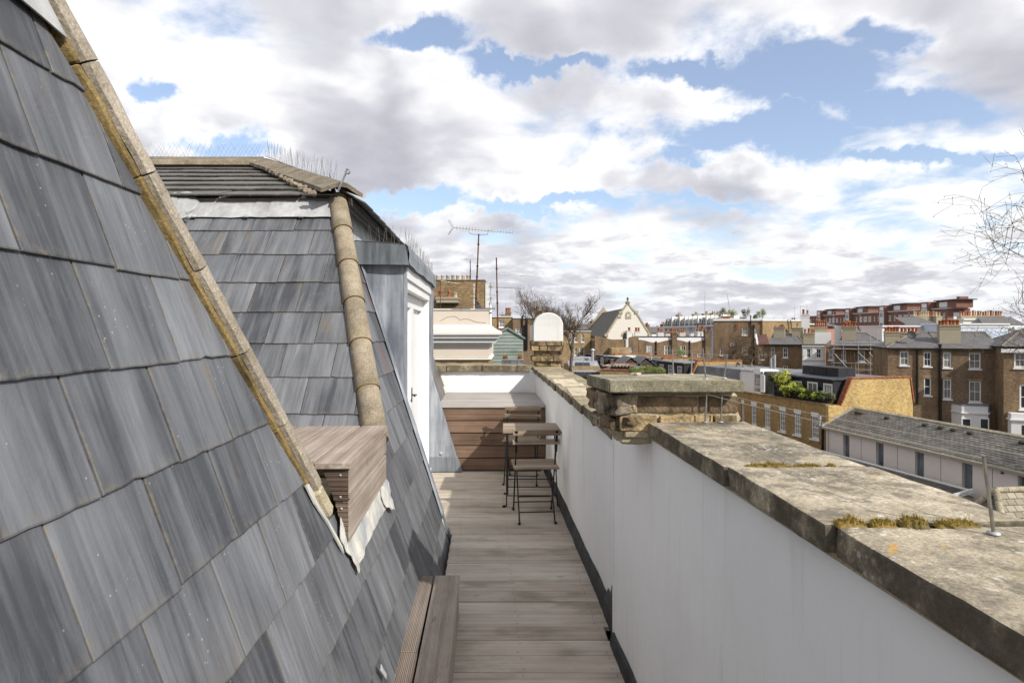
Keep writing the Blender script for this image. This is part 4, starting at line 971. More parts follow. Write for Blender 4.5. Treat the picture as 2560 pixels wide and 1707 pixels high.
# ================================================================== small things on the parapet
posts = {}
def post(x, y, z, h, lx, ly, label):
    t = thing('wire_post', label, 'post', (x, y, z), group='bird wire posts on the parapet')
    m = MB(); m.tube((0, 0, .002), (lx, ly, h), .0032, .0030, 8); m.lathe([(.0032, 0), (.004, .001)], (lx, ly, h), 8); m.build('rod', 'steel', t)
    m = MB(); m.lathe([(.0105, .0), (.0105, .0025), (.006, .004)], n=14); m.build('base_disc', 'galv', t)
    return Vector((x+lx, y+ly, z+h*.97))
pA = post(.851, 1.06, 1.262, .137, -.018, 0, 'thin steel post leaning over mossy coping, at the far side of a joint')
pB = post(.757, 2.352, 1.262, .113, .006, 0, 'thin steel post standing on coping before the brick pier stub, towards the deck')
pC = post(.819, 2.355, 1.262, .113, .006, 0, 'thin steel post standing on coping before the brick pier stub, towards the street')
pD = post(.775, 2.40, 1.4275, .122, -.012, 0, 'thin steel post on the stone slab near its front edge, towards the deck')
pE = post(.860, 2.43, 1.4275, .098, .012, 0, 'thin steel post on the stone slab near its front edge, towards the street')
pF = post(.715, 2.655, 1.4275, .110, -.006, 0, 'thin steel post on the stone slab near its back edge, towards the deck')
pG = post(.795, 2.66, 1.4275, .10, .004, 0, 'thin steel post on the stone slab near its back edge, towards the street')
pH = post(.935, 1.045, 1.262, .137, .0, 0, 'thin steel post at the outer edge of the mossy coping, beside a leaning one')
pK = post(.80, 8.0, 1.117, .13, 0, 0, 'thin steel post on far coping close to the white capped chimney'); pL = post(.90, 7.6, 1.117, .13, 0, 0, 'thin steel post on far coping outer edge near the chimney')
def wire(a, b_, label, sag=.004):
    m = MB(); N = 12; pts = [a.lerp(b_, i/N)-Vector((0, 0, sag*4*(i/N)*(1-i/N))) for i in range(N+1)]
    m.path(pts, .0011, 5); return tag(m.build('bird_wire', 'wire'), label, 'wire', 'bird wires between the posts')
wire(pB, pA, 'thin taut wire from the deck-side pier post to the leaning post'); wire(pC, pH, 'thin taut wire from the street-side pier post to the outer edge post')
wire(pF, pD, 'thin wire over the stone slab on the deck side'); wire(pG, pE, 'thin wire over the stone slab on the street side')
wire(pF, pK, 'thin wire from the stone slab back to the chimney coping'); wire(pG, pL, 'thin wire from the slab back along the outer coping edge')
def moss(x, y, z, L, W_, h, label, n=420, s_=0):
    t = thing('moss_clump', label, 'moss', (x, y, z), group='moss along the coping joints')
    rr = random.Random(s_); m = MB(); NX = 18; NY = 8; vs = []
    for i in range(NX+1):
        for j in range(NY+1):
            a = i/NX*2-1; b_ = j/NY*2-1; r = max(0, 1-a*a)*max(0, 1-b_*b_)
            hh = h*(r**.5)*(.6+.8*abs(mnoise.noise(Vector((a*4+s_, b_*3, s_)))))
            vs.append((a*L/2, b_*W_/2+.01*mnoise.noise(Vector((a*5, s_, 0))), hh-.003))
    m.add(vs, [(i*(NY+1)+j, (i+1)*(NY+1)+j, (i+1)*(NY+1)+j+1, i*(NY+1)+j+1) for i in range(NX) for j in range(NY)], True); m.build('cushion', 'moss', t)
    m = MB()
    for i in range(n):
        v = Vector(rr.choice(vs)); v += Vector((rr.uniform(-.5, .5)*L/NX, rr.uniform(-.5, .5)*W_/NY, 0))
        if v.z < .0: continue
        d = Vector((rr.uniform(-.6, .6), rr.uniform(-.6, .6), 1)).normalized()*rr.uniform(.003, .009)*(2.0 if rr.random() < .04 else 1); w = Vector((rr.uniform(-1, 1), rr.uniform(-1, 1), 0)).normalized()*.0009
        m.add([v-w, v+w, v+d], [(0, 1, 2)])
    m.build('moss_fronds', 'moss_tip', t, kind='stuff')
def CZ(px, py, z=1.262): Y = (EYE-z)*F/(py-HY); return ((px-CX)/F*Y, Y, z)
for k, (xa, xb, y, h) in enumerate(((1850, 1965, 1158, .013), (1960, 2035, 1156, .008), (2042, 2062, 1153, .006))):
    a = CZ(xa, y); b_ = CZ(xb, y); moss((a[0]+b_[0])/2, 1.592, 1.261, b_[0]-a[0], .024, h, ['long rust-green moss strip with tall tips in the coping joint', 'thin low moss strip beside the longest moss strip', 'tiny moss tuft at the outer end of the joint'][k], 500, k)
for k, (xa, xb, h, lb) in enumerate(((2068, 2142, .016, 'plump dark moss cushion at the inner end of a coping joint'), (2152, 2216, .012, 'moss cushion with reddish tips second along the coping joint'), (2226, 2292, .019, 'tallest round moss cushion in the coping joint'), (2310, 2415, .011, 'long flat moss strip at the outer part of the coping joint'))):
    a = CZ(xa, 1298); b_ = CZ(xb, 1298); moss((a[0]+b_[0])/2, 1.115, 1.261, b_[0]-a[0], .030, h, lb, 420, 10+k)
for k in range(6):
    o = bevelled('pebble', 'pebble', -.009, .009, -.007, .007, -.005, .005, .003, None, TR((.515+.0085*k, 2.60+.012*(k % 3), 1.4315)) @ Matrix.Rotation(k*1.3, 4, 'Z'), .003, 2, 2, k)
    tag(o, 'small pale pebble in the little heap on the stone slab', 'pebble', 'pebbles on the stone slab')
o = bevelled('lead_scrap', 'lead_pale', -.012, .012, -.03, .03, -.001, .001, .0005, None, frame(PA(2.245, .335, .030), (e1A+e2A*.4).normalized(), (e2A-e1A*.4).normalized(), nA), .004, 1, 3, 3)
tag(o, 'curled scrap of pale lead sticking to the lower slates', 'scrap')
# ================================================================== houses
class House:
    """facade from photo column pxL at distance YL to pxR at YR; local x along the facade, y away from the viewer, z from the ground"""
    def __init__(s, name, label, pxL, YL, pxR, YR, depth, mat, cat='house', zb=GZ, group=None):
        s.A = Vector(((pxL-CX)/F*YL, YL)); B = Vector(((pxR-CX)/F*YR, YR)); s.w = (B-s.A).length; s.d = (B-s.A)/s.w
        s.depth = depth; s.mat = mat; s.zb = zb
        s.root = thing(name, label, cat, (s.A.x, s.A.y, zb), math.atan2(s.d.y, s.d.x), group)
    def hit(s, px, py, back=0):
        k = (px-CX)/F; A = s.A+Vector((-s.d.y, s.d.x))*back        # (A+d*t).x = k*(A+d*t).y
        t = (k*A.y-A.x)/(s.d.x-k*s.d.y); Y = A.y+s.d.y*t
        return t, EYE-(py-HY)/F*Y-s.zb
    def part(s, mb, name, mat, parent=None): return mb.build(name, mat, parent or s.root)
    def walls(s, ztop, holes=(), x0=0, x1=None, y0=0, depth=None, mat=None, z0=0, name='wall', reveal=.13, back=True):
        x1 = s.w if x1 is None else x1; depth = s.depth if depth is None else depth
        hs = [(max(a, x0+.02), min(b, x1-.02), max(c, z0+.02), min(d, ztop-.02)) for a, b, c, d in holes]
        hs = [h for h in hs if h[1]-h[0] > .05 and h[3]-h[2] > .05]
        xs = sorted({x0, x1, *[h[0] for h in hs], *[h[1] for h in hs]}); zs_ = sorted({z0, ztop, *[h[2] for h in hs], *[h[3] for h in hs]})
        m = MB()
        for a, b in zip(xs[:-1], xs[1:]):
            for c, d in zip(zs_[:-1], zs_[1:]):
                mx, mz = (a+b)/2, (c+d)/2
                if any(h[0] < mx < h[1] and h[2] < mz < h[3] for h in hs): continue
                m.add([(a, y0, c), (b, y0, c), (b, y0, d), (a, y0, d)], [(0, 1, 2, 3)])
        for a, b, c, d in hs:
            r = y0+reveal
            m.add([(a, y0, c), (b, y0, c), (b, y0, d), (a, y0, d), (a, r, c), (b, r, c), (b, r, d), (a, r, d)], [(0, 4, 5, 1), (1, 5, 6, 2), (2, 6, 7, 3), (3, 7, 4, 0)])
        yb = y0+depth
        m.add([(x0, y0, z0), (x1, y0, z0), (x1, yb, z0), (x0, yb, z0), (x0, y0, ztop), (x1, y0, ztop), (x1, yb, ztop), (x0, yb, ztop)], [(1, 2, 6, 5), (2, 3, 7, 6), (3, 0, 4, 7), (4, 5, 6, 7)])
        return s.part(m, name, mat or s.mat)
    def window(s, a, b, c, d, cols=2, rows=2, y0=0, glass='glass', sill=True, fr=.09, lintel=None, bar=.028, mid=.05, fmat='white_paint', reveal=.13):
        r = y0+reveal; ft = min(fr, (b-a)*.16)
        m = MB(); yf = r-.055; e = .004
        m.box(a+e, a+ft, yf, r, c+e, d-e); m.box(b-ft, b-e, yf, r, c+e, d-e); m.box(a+ft, b-ft, yf, r, d-ft, d-e); m.box(a+ft, b-ft, yf, r, c+e, c+ft*1.2)
        for i in range(1, cols):
            x = a+ft+(b-a-2*ft)*i/cols; m.box(x-bar/2, x+bar/2, yf+.012, r, c+ft*1.2, d-ft)
        for j in range(1, rows):
            z = c+ft+(d-c-2*ft)*j/rows; h = mid if (rows % 2 == 0 and j == rows//2) else bar; m.box(a+ft, b-ft, yf+.008, r-.004, z-h/2, z+h/2)
        w = s.part(m, 'window', fmat)
        m = MB(); m.box(a+ft*.5, b-ft*.5, r-.010, r+.03, c+ft*.5, d-ft*.5); m.build('pane', glass, w)
        if sill: m = MB(); m.box(a-.09, b+.09, y0-.10, y0+.05, c-.12, c-.003); m.build('sill', fmat, w)
        if lintel: m = MB(); e_ = 0 if lintel == 'white_paint' else .10; m.box(a-e_, b+e_, y0-.012, y0+.05, d+.003, d+(.30 if e_ == 0 else .22)); m.build('lintel', lintel, w)
        return w
    def facade(s, ztop, rects, x0=0, x1=None, y0=0, depth=None, mat=None, **kw):
        """rects: (px0,py0,px1,py1[,options])"""
        hs = []
        for rc in rects:
            a, d = s.hit(rc[0], rc[1], y0); b, c = s.hit(rc[2], rc[3], y0); hs.append((a, b, c, d))
        s.walls(ztop, hs, x0, x1, y0, depth, mat)
        for rc, h in zip(rects, hs):
            o = dict(kw); o.update(rc[4] if len(rc) > 4 else {}); X1 = s.w if x1 is None else x1
            a, b = max(h[0], x0+.02), min(h[1], X1-.02)
            if b-a > .12: s.window(a, b, h[2], h[3], y0=y0, **o)
    def slope(s, p, name, mat, th=.09, parent=None):
        """roof plane: p = eave-left, eave-right, top-right, top-left in local coordinates"""
        p = [Vector(q) for q in p]; ex = (p[1]-p[0]).normalized(); n = ex.cross(p[3]-p[0])
        if n.length < 1e-6: n = ex.cross(p[2]-p[0])
        n.normalize()
        if n.z < 0: n = -n
        ey = n.cross(ex); fr_ = frame(p[0], ex, ey, n); inv = fr_.inverted(); q = [inv @ v for v in p]
        if (q[2]-q[3]).length < .01: q = q[:3]
        m = MB(); m.prism(q, (0, 0, th)); return m.build(name, mat, parent or s.root, fr_)
    def gable(s, ze, zr, mat='roof_slate', x0=None, x1=None, y0=0, y1=None, ov=.22, hipL=0, hipR=0, ridge='ridge_tile'):
        x0 = 0 if x0 is None else x0; x1 = s.w if x1 is None else x1; y1 = s.depth if y1 is None else y1; ym = (y0+y1)/2
        k = (zr-ze)/(ym-y0); a = (x0-(ov if hipL else .02), y0-ov, ze-k*ov); b = (x1+(ov if hipR else .02), y0-ov, ze-k*ov)
        c = (x1-hipR, ym, zr); d = (x0+hipL, ym, zr)
        r = s.slope([a, b, c, d], 'roof', mat)
        a2 = (a[0], y1+ov, a[2]); b2 = (b[0], y1+ov, b[2]); s.slope([b2, a2, d, c], 'roof', mat)
        if hipL: s.slope([a2, a, d, d], 'roof', mat)
        else: m = MB(); m.prism([(x0+.01, y0, ze-.01), (x0+.01, ym, zr-.01), (x0+.01, y1, ze-.01)], (.3, 0, 0)); s.part(m, 'gable', s.mat)
        if hipR: s.slope([b, b2, c, c], 'roof', mat)
        else: m = MB(); m.prism([(x1-.01, y0, ze-.01), (x1-.01, ym, zr-.01), (x1-.01, y1, ze-.01)], (-.3, 0, 0)); s.part(m, 'gable', s.mat)
        m = MB(); m.tube((d[0], ym, zr+.09), (c[0], ym, zr+.09), .11, .11, 8)
        if hipL: m.tube((d[0], ym, zr+.09), (a[0], a[1], a[2]+.10), .09, .09, 6)
        if hipR: m.tube((c[0], ym, zr+.09), (b[0], b[1], b[2]+.10), .09, .09, 6)
        s.part(m, 'ridge', ridge)
        m = MB(); m.box(a[0], b[0], y0-ov-.09, y0-ov+.03, a[2]-.07, a[2]+.05); s.part(m, 'gutter', 'black_metal')
    def stack(s, x0, x1, y0, y1, z0, z1, pots=(), mat='grey_stucco', pot='terracotta', ph=.75, pr=.14, cap=True):
        m = MB(); m.box(x0, x1, y0, y1, z0, z1)
        if cap: m.box(x0-.07, x1+.07, y0-.07, y1+.07, z1+.002, z1+.11); m.box(x0-.035, x1+.035, y0-.035, y1+.035, z1-.28, z1-.18)
        st = s.part(m, 'chimney_stack', mat); zt = z1+(.112 if cap else 0)
        for i, x in enumerate(pots):
            hh = ph*R.choice((.85, 1, 1, 1.12)); r = pr*R.uniform(.9, 1.05); pm = pot if isinstance(pot, str) else R.choice(pot)
            m = MB(); m.lathe([(r*1.12, 0), (r*1.12, .05), (r*.95, .10), (r*.86, hh-.12), (r*1.08, hh-.10), (r*1.08, hh-.02), (r*.82, hh), (r*.70, hh), (r*.66, hh-.15)], (x, (y0+y1)/2, zt), 10); m.build('chimney_pot', pm, st)
        return st
    def pxstack(s, pa, pb, ptop, pbot, y, n, th=.6, **kw):
        a, z1 = s.hit(pa, ptop, y); b, z0 = s.hit(pb, pbot, y); return s.stack(a, b, y, y+th, z0-.6, z1, [a+(b-a)*(i+.5)/n for i in range(n)] if n else (), **kw)
    def pipe(s, px, pt, pb, r=.06, mat='black_metal', y0=0):
        a, z1 = s.hit(px, pt); _, z0 = s.hit(px, pb); m = MB(); m.tube((a, y0-.09, z1), (a, y0-.09, z0), r, r, 6)
        z = z1
        while z > z0+.1: m.tube((a, y0-.09, z), (a, y0-.09, z-.12), r*1.35, r*1.35, 6); z -= 1.8
        s.part(m, 'downpipe', mat)
    def antenna(s, px, py0, py1, y, w=1.2, mat='galv', ang=.3, n=9):
        a, z0 = s.hit(px, py1, y); _, z1 = s.hit(px, py0, y); m = MB(); m.tube((a, y, z0-.4), (a, y, z1), .02, .02, 5)
        c, q = math.cos(ang), math.sin(ang); m.tube((a-c*w*.35, y-q*w*.35, z1-.05), (a+c*w*.65, y+q*w*.65, z1-.05), .012, .012, 4)
        for i in range(n):
            t = -.35+i/(n-1); hx = .16 if i else .26; m.tube((a+c*w*t-q*hx, y+q*w*t+c*hx, z1-.05), (a+c*w*t+q*hx, y+q*w*t-c*hx, z1-.05), .007, .007, 3, False)
        s.part(m, 'aerial', mat)
BL = dict(glass='glass_blind'); CU = dict(glass='glass_curtain')
# --- big brown houses on the right
h = House('terraced_house', 'dark brick house with white sash windows and white bay below, behind the long slate roof', 2350, 58.3, 2503, 56.5, 8, 'brick_dark')
ze = h.hit(2420, 871)[1]
h.facade(ze, [(2358, 881, 2378.7, 919.5, dict(BL, cols=2)), (2422.7, 882, 2452, 922.5, CU), (2358.6, 947.5, 2378.7, 997.8, CU), (2422.7, 952.8, 2453, 1005.6, CU)], rows=2, lintel='brick_tan')
h.gable(ze, ze+1.45, 'roof_slate'); h.pipe(2349.8, 860, 1060, .12); h.pipe(2506, 905, 1100, .11)
h.pxstack(2349, 2402, 815.5, 858, 1.0, 6, .9, ph=.55, pr=.17)
a, zt = h.hit(2388, 1012.5, -1.2); b, zb_ = h.hit(2486, 1100, -1.2)
m = MB(); m.prism([(a, 0, 0), (a+.5, -1.25, 0), (b-.5, -1.25, 0), (b, 0, 0)], (0, 0, zt)); h.part(m, 'bay', 'white_stucco')
m = MB(); m.prism([(a-.12, 0.02, zt-.75), (a+.44, -1.37, zt-.75), (b-.44, -1.37, zt-.75), (b+.12, .02, zt-.75)], (0, 0, .12)); h.part(m, 'bay_cornice', 'white_stucco')
m = MB(); m.prism([(a-.05, 0.02, zt+.002), (a+.48, -1.3, zt+.002), (b-.48, -1.3, zt+.002), (b+.05, .02, zt+.1)], (0, 0, .07)); h.part(m, 'bay_roof', 'lead_dark')
for (p0, p1) in ((2406, 2425), (2451, 2469)):
    q0, z1 = h.hit(p0, 1047, -1.2); q1, z0 = h.hit(p1, 1085, -1.2); m = MB(); m.box(q0, q1, -1.262, -1.252, z0, z1); w = h.part(m, 'window', 'glass'); m = MB(); m.box(q0-.1, q1+.1, -1.30, -1.24, z1+.003, z1+.12); m.box(q0-.09, q0-.003, -1.29, -1.24, z0, z1); m.box(q1+.003, q1+.09, -1.29, -1.24, z0, z1); m.build('frame', 'white_paint', w)
h = House('terraced_house', 'olive brick house with a ten-pot chimney row, next to the yellow mews gable', 2219.5, 60, 2349, 58.4, 8, 'brick_brown')
h.facade(ze, [(2249.6, 878.4, 2272, 913.6, CU), (2309, 880, 2328.5, 916, dict(glass='glass')), (2310, 944, 2328, 989, dict(cols=1))], rows=2, lintel='brick_tan')
h.gable(ze, ze+1.42, 'roof_slate', hipL=3.0); h.pipe(2292.7, 872, 1010, .08)
h.pxstack(2213, 2250, 832, 866, 2.2, 5, .7, ph=.55, pr=.15); h.pxstack(2252, 2298, 834, 860, 3.2, 5, .7, ph=.5, pr=.15)
h = House('terraced_house', 'brick house partly hidden behind bare twigs, with white window surrounds', 2509, 54.5, 2640, 53, 8, 'brick_brown')
ze2 = h.hit(2540, 866)[1]
h.facade(ze2, [(2535, 880, 2566, 920, CU), (2549, 961, 2578, 1024, {})], rows=2, fr=.16)
h.gable(ze2, ze2+1.5, 'roof_slate', hipL=2.5); m = MB(); m.box(-.25, 6, -.30, -.20, ze2-.55, ze2-.22); h.part(m, 'eaves_board', 'white_paint')
a, zt = h.hit(2528, 1033, -.9); m = MB(); m.box(a, a+3.6, -.9, .0, 0, zt); m.box(a-.12, a+3.7, -1.05, .02, zt-.62, zt-.48); h.part(m, 'bay', 'white_stucco'); m = MB(); m.box(a+.75, a+2.0, -.912, -.902, 0, zt-1.0); h.part(m, 'window', 'glass')
# --- scaffolded house, white house, hipped house
h = House('terraced_house', 'brick house with dark hipped roof wrapped in scaffolding', 2064, 73, 2218, 70, 8, 'brick_brown')
ze = h.hit(2140, 865)[1]
h.facade(ze, [(2071.5, 874, 2083, 900, CU), (2104, 876, 2115, 902, CU), (2144, 877.5, 2162.6, 904, CU)], rows=2, fr=.12)
h.gable(ze, ze+1.45, 'roof_slate', hipR=2.0, x0=1.6); h.pxstack(2105, 2141, 818.6, 856, 1.6, 5, .8, ph=.55, pr=.16); h.pxstack(2086, 2104, 814, 858, 2.2, 0, .4, mat='white_stucco', cap=False)
scf = thing('scaffolding', 'grey tube scaffolding with pale plank deck in front of the dark roofed house', 'scaffolding', (h.A.x, h.A.y-1.5, GZ), math.atan2(h.d.y, h.d.x))
def sc_pole(p0, p1, r=.028): m = MB(); m.tube(p0, p1, r, r, 6); m.build('tube', 'galv', scf)
sx0 = .1
for i, px in enumerate((2068, 2092, 2129, 2159, 2177)):
    a, zt = h.hit(px, (840, 850, 848, 827, 826)[i], -1.2)
    for dy_ in (.3, 1.2): sc_pole((a, dy_, 0), (a, dy_, zt+R.uniform(-.3, .3)))
a, _ = h.hit(2066, 900, -1.2); b, _ = h.hit(2186, 900, -1.2)
for py in (855, 862, 873, 908, 924):
    z = h.hit(2120, py, -1.2)[1]
    for dy_ in (.26, 1.16): sc_pole((a-.2, dy_, z), (b+.2, dy_, z))
z = h.hit(2120, 872.5, -1.2)[1]
for k in range(4): bevelled('plank', 'scaffold_board', a-.1+.2*(k % 2), b-.3+.2*(k % 3), .34+.23*k, .34+.23*k+.215, z+.03, z+.07, .004, scf)
for p0, p1 in (((2070, 884), (2102, 920)), ((2128, 880), (2160, 910)), ((2178, 910), (2155, 880))):
    q0 = h.hit(*p0, -1.2); q1 = h.hit(*p1, -1.2); sc_pole((q0[0], .24, q0[1]), (q1[0], .24, q1[1]))
lad = thing('ladder', 'leaning timber ladder inside the scaffolding', 'ladder', (h.A.x, h.A.y-.6, GZ), math.atan2(h.d.y, h.d.x))
q0 = h.hit(2126, 930, -.9); q1 = h.hit(2119, 877, -.9)
for dx_ in (0, .42): m = MB(); m.tube((q0[0]+dx_, 0, q0[1]-2), (q1[0]+dx_, .3, q1[1]), .03, .03, 6); m.build('rail', 'scaffold_board', lad)
for i in range(10):
    t = i/10; m = MB(); z = q0[1]+(q1[1]-q0[1])*t; x = q0[0]+(q1[0]-q0[0])*t; m.tube((x, .3*t, z), (x+.42, .3*t, z), .016, .016, 5); m.build('rung', 'scaffold_board', lad)
h = House('terraced_house', 'white painted house with two dark sash windows beside the scaffolding', 2007, 75, 2063, 74, 8, 'white_stucco')
zt = h.hit(2035, 862.5)[1]
h.facade(zt, [(2017, 872.5, 2026.5, 894, {}), (2041, 872.5, 2052.5, 894.5, {})], cols=2, rows=2, sill=False, fr=.05)
m = MB(); x, z = h.hit(2030, 899); m.box(-.05, h.w+.05, -.12, .0, z-.08, z+.08); z2 = h.hit(2030, 913)[1]; m.box(-.05, h.w+.05, -.10, .0, z2-.06, z2+.06); m.box(-.1, h.w+.1, -.16, .0, zt-.18, zt-.02); m.box(h.hit(2031, 880)[0], h.hit(2037, 880)[0], -.05, 0, z+.09, zt-.2); h.part(m, 'string_course', 'white_stucco')
m = MB(); m.box(-.12, h.w+.12, -.2, 8, zt+.002, zt+.09); h.part(m, 'roof', 'dark_roof')
h.pxstack(2037, 2078, 831, 853, 3, 0, 2.2, mat='white_stucco', cap=False); h.pxstack(2008.5, 2036.6, 835, 860, .4, 3, .8, ph=.62, pr=.13); h.pxstack(2037, 2068, 820, 842, 4.5, 6, .8, mat='grey_stucco', ph=.85, pr=.12)
h.pxstack(2004, 2024, 788, 830, 6.5, 2, 1.0, mat='white_stucco', ph=.7, pr=.14)
h.antenna(2017, 762, 790, 6.9, 1.3); h.antenna(2001, 764, 800, 6.0, 1.2, ang=1.0); h.antenna(1987, 761, 800, 6.5, 1.2, ang=.2); h.antenna(2083, 778, 830, 4.8, 1.0)
h = House('terraced_house', 'brown brick house with hipped slate roof and white sash windows beside the white house', 1922, 79, 2008, 77, 9, 'brick_brown')
ze = h.hit(1965, 861)[1]
h.facade(ze, [(1928.6, 868, 1937, 892.6, {}), (1957.5, 869, 1969.4, 894, {}), (1928.6, 912, 1937, 936, {}), (1957.5, 914, 1969.4, 938, {})], cols=2, rows=2, fr=.12)
h.gable(ze, ze+1.33, 'roof_slate', hipR=1.2); h.pxstack(1934, 1962, 819.5, 848, 2.6, 3, .8, ph=.18, pr=.14); h.pxstack(1980, 2007, 821, 840, 3.2, 1, .8, ph=.6, pr=.16, pot='buff_pot')
h = House('lean_to_house', 'narrow brick wing with red-brown sloping roof joined to the hipped house', 1895.5, 79.5, 1921.5, 79.1, 7, 'brick_brown')
z1 = h.hit(1908, 862)[1]
h.facade(z1, [(1898, 877, 1902, 898.6, dict(cols=1)), (1905, 877, 1911, 898.6, dict(cols=1))], rows=2)
h.slope([(-.1, -.2, z1), (h.w, -.2, z1), (h.w, 2.8, z1+1.35), (-.1, 2.8, z1+1.1)], 'roof', 'roof_red'); m = MB(); m.prism([(-.2, -.3, z1+.02), (-.2, 2.8, z1+1.22), (-.2, 2.8, z1+1.42), (-.2, -.3, z1+.22)], (.2, 0, 0)); h.part(m, 'roof_verge', 'white_paint')
# --- tall brick house with a roof garden
h = House('tall_house', 'tall dark brick house with a shrub-filled roof garden behind a white rim', 1785, 88, 1905, 86, 8, 'brick_brown')
zt = h.hit(1850, 802)[1]
h.facade(zt, [(1855, 820, 1868.5, 838, BL), (1886, 820, 1894, 843.5, BL), (1855.5, 864.6, 1868.5, 887.5, CU), (1886, 864, 1893, 888, CU), (1826.5, 854, 1835, 863, {}), (1826, 890, 1836, 912, {}), (1800, 868, 1806, 888, {})], rows=2)
m = MB(); m.box(-.12, h.w+.12, -.14, 8.1, zt+.002, zt+.32); h.part(m, 'parapet_rim', 'white_stucco'); h.pipe(1876.5, 788, 840, .08); h.pipe(1884.5, 812, 920, .10)
m = MB(); a, z0 = h.hit(1846, 821); m.tube((a, -.25, z0), (a, -.25, z0+.9), .12, .10, 8); h.part(m, 'flue_pipe', 'terracotta')
gz = zt+.33
def bush(x, y, z, rx, rz_, name, label, mat, n=240, parent=None, group=None, cat='shrub', ls=.16, s_=1, root=None):
    t = thing(name, label, cat, (x, y, z), group=group); rr = random.Random(s_)
    m = MB()
    for i in range(5): m.tube((rr.uniform(-.1, .1)*rx, rr.uniform(-.1, .1)*rx, 0), (rr.uniform(-.6, .6)*rx, rr.uniform(-.6, .6)*rx, rz_*rr.uniform(.8, 1.5)), .03*rx, .012*rx, 5)
    m.build('stem', 'twig', t); m = MB()
    lobes = [(rr.uniform(-.6, .6)*rx, rr.uniform(-.6, .6)*rx, rz_*rr.uniform(.45, 1.5), rr.uniform(.3, .6)) for _ in range(7)]
    for i in range(int(n*1.25)):
        lx, ly, lz, lr = rr.choice(lobes); v = Vector((rr.gauss(0, 1), rr.gauss(0, 1), rr.gauss(0, 1))).normalized()*(rr.random()**.4)
        p = Vector((lx+v.x*rx*lr, ly+v.y*rx*lr, max(.03, lz+v.z*rz_*lr))); d = Vector((rr.gauss(0, 1), rr.gauss(0, 1), rr.gauss(0, .7))).normalized(); e = d.orthogonal().normalized(); L = ls*rr.uniform(.6, 1.3)
        m.add([p-d*L*.5, p+e*L*.22, p+d*L*.5, p-e*L*.22], [(0, 1, 2, 3)])
    m.build('foliage', mat, t, kind='stuff'); return t
def at(px, py, Y): return Vector(((px-CX)/F*Y, Y, EYE-(py-HY)/F*Y))
for k, (px, py, rx, mt, lb) in enumerate(((1803, 802, .75, 'leaf_dull', 'round olive shrub at the left end of the roof garden next to terracotta pots'), (1832, 800, .95, 'leaf', 'largest green shrub standing on the roof garden rim'), (1864, 801, .75, 'leaf_dull', 'thin reddish shrub at the middle of the roof garden'), (1905, 800, .85, 'leaf', 'dark green conical shrub at the roof garden corner'), (1890, 803, .5, 'leaf_dull', 'low bush in a trough between roof garden shrubs'))):
    p = at(px, py, 89); bush(p.x, p.y, h.zb+gz-.05, rx, .9 if k < 4 else .4, 'roof_shrub', lb, mt, 330, group='shrubs in the roof garden', ls=.22, s_=k+3)
for i in range(7):
    p = at(1808+i*2.6, 800, 88.6); m = MB(); m.lathe([(.10, 0), (.15, .36), (.17, .38), (.14, .40)], n=8); o = m.build('plant_pot', 'terracotta', None, TR((p.x, p.y, h.zb+gz-.02))); tag(o, 'small terracotta pot in a row on the roof garden rim', 'plant pot', 'row of pots on the roof garden')
h2 = House('brick_block', 'plain lit brick block with fire escape stair joined to the roof garden house', 1906.5, 85.8, 2006, 88, 8, 'brick_tan')
zt = h2.hit(1950, 802.5)[1]; h2.facade(zt, [])
m = MB(); m.box(-.1, h2.w+.1, -.12, 8.1, zt+.002, zt+.2); h2.part(m, 'coping', 'white_stucco')
for dx_ in (0, .55):
    m = MB(); a, z1 = h2.hit(1957, 800); b, z0 = h2.hit(1968, 828); m.tube((a+dx_, -.9, z1), (b+dx_, -.35, z0), .05, .05, 5); h2.part(m, 'stair_string', 'black_metal')
for i in range(9):
    t = i/8.5; m = MB(); m.box(a+(b-a)*t, a+(b-a)*t+.55, -.9+.55*t-.12, -.9+.55*t+.12, z1+(z0-z1)*t-.02, z1+(z0-z1)*t+.02); h2.part(m, 'stair_tread', 'black_metal')
m = MB()
for px in (1935, 1960, 1984): a, z = h2.hit(px, 791, 1); m.tube((a, 1, zt), (a, 1, z), .03, .03, 5)
a, z = h2.hit(1931, 793, 1); b, _ = h2.hit(1990, 793, 1); m.tube((a, 1, z), (b, 1, z), .025, .025, 5); h2.part(m, 'roof_rail', 'galv')
# --- row with white V-shaped parapets
def vhouse(label, pxL, pxR, Y, top, vtop, vlow, rects, mat, white=True, pipes=()):
    h = House('butterfly_roof_house', label, pxL, Y, pxR, Y, 8, mat, group='houses with valley roofs')
    z0 = h.hit(pxL, vlow)[1]; z1 = h.hit(pxL, vtop)[1]; zt = h.hit(pxL, top)[1]
    h.facade(z0-.02, rects, rows=2, fr=.10)
    w = h.w; N = 12; arc = [(w*i/N, 0, z0+(z1-z0)*(.5+.5*math.cos(2*math.pi*i/N))) for i in range(N+1)]
    m = MB(); m.prism([(0, .01, z0-.02)]+[(x, .01, z) for x, _, z in arc]+[(w, .01, z0-.02)], (0, .3, 0)); h.part(m, 'parapet', mat)
    if white:
        m = MB(); m.prism([(x, .06, z+.003) for x, _, z in arc]+[(w, .06, zt), (0, .06, zt)], (0, .22, 0)); h.part(m, 'rendered_upstand', 'white_stucco')
        m = MB(); m.box(-.03, w+.03, -.02, .36, zt+.002, zt+.12); h.part(m, 'coping', 'dark_roof')
    for (px, a, b_) in pipes: h.pipe(px, a, b_, .09)
    return h
v1 = vhouse('brick house with white V-shaped upstand and net-curtained window, next to the church side wing', 1597, 1680, 86, 842.5, 849, 856.5, [(1616.8, 863, 1631.3, 889.6, BL), (1661, 863, 1676.4, 889.6, CU)], 'brick_brown', pipes=((1640, 853, 912),))
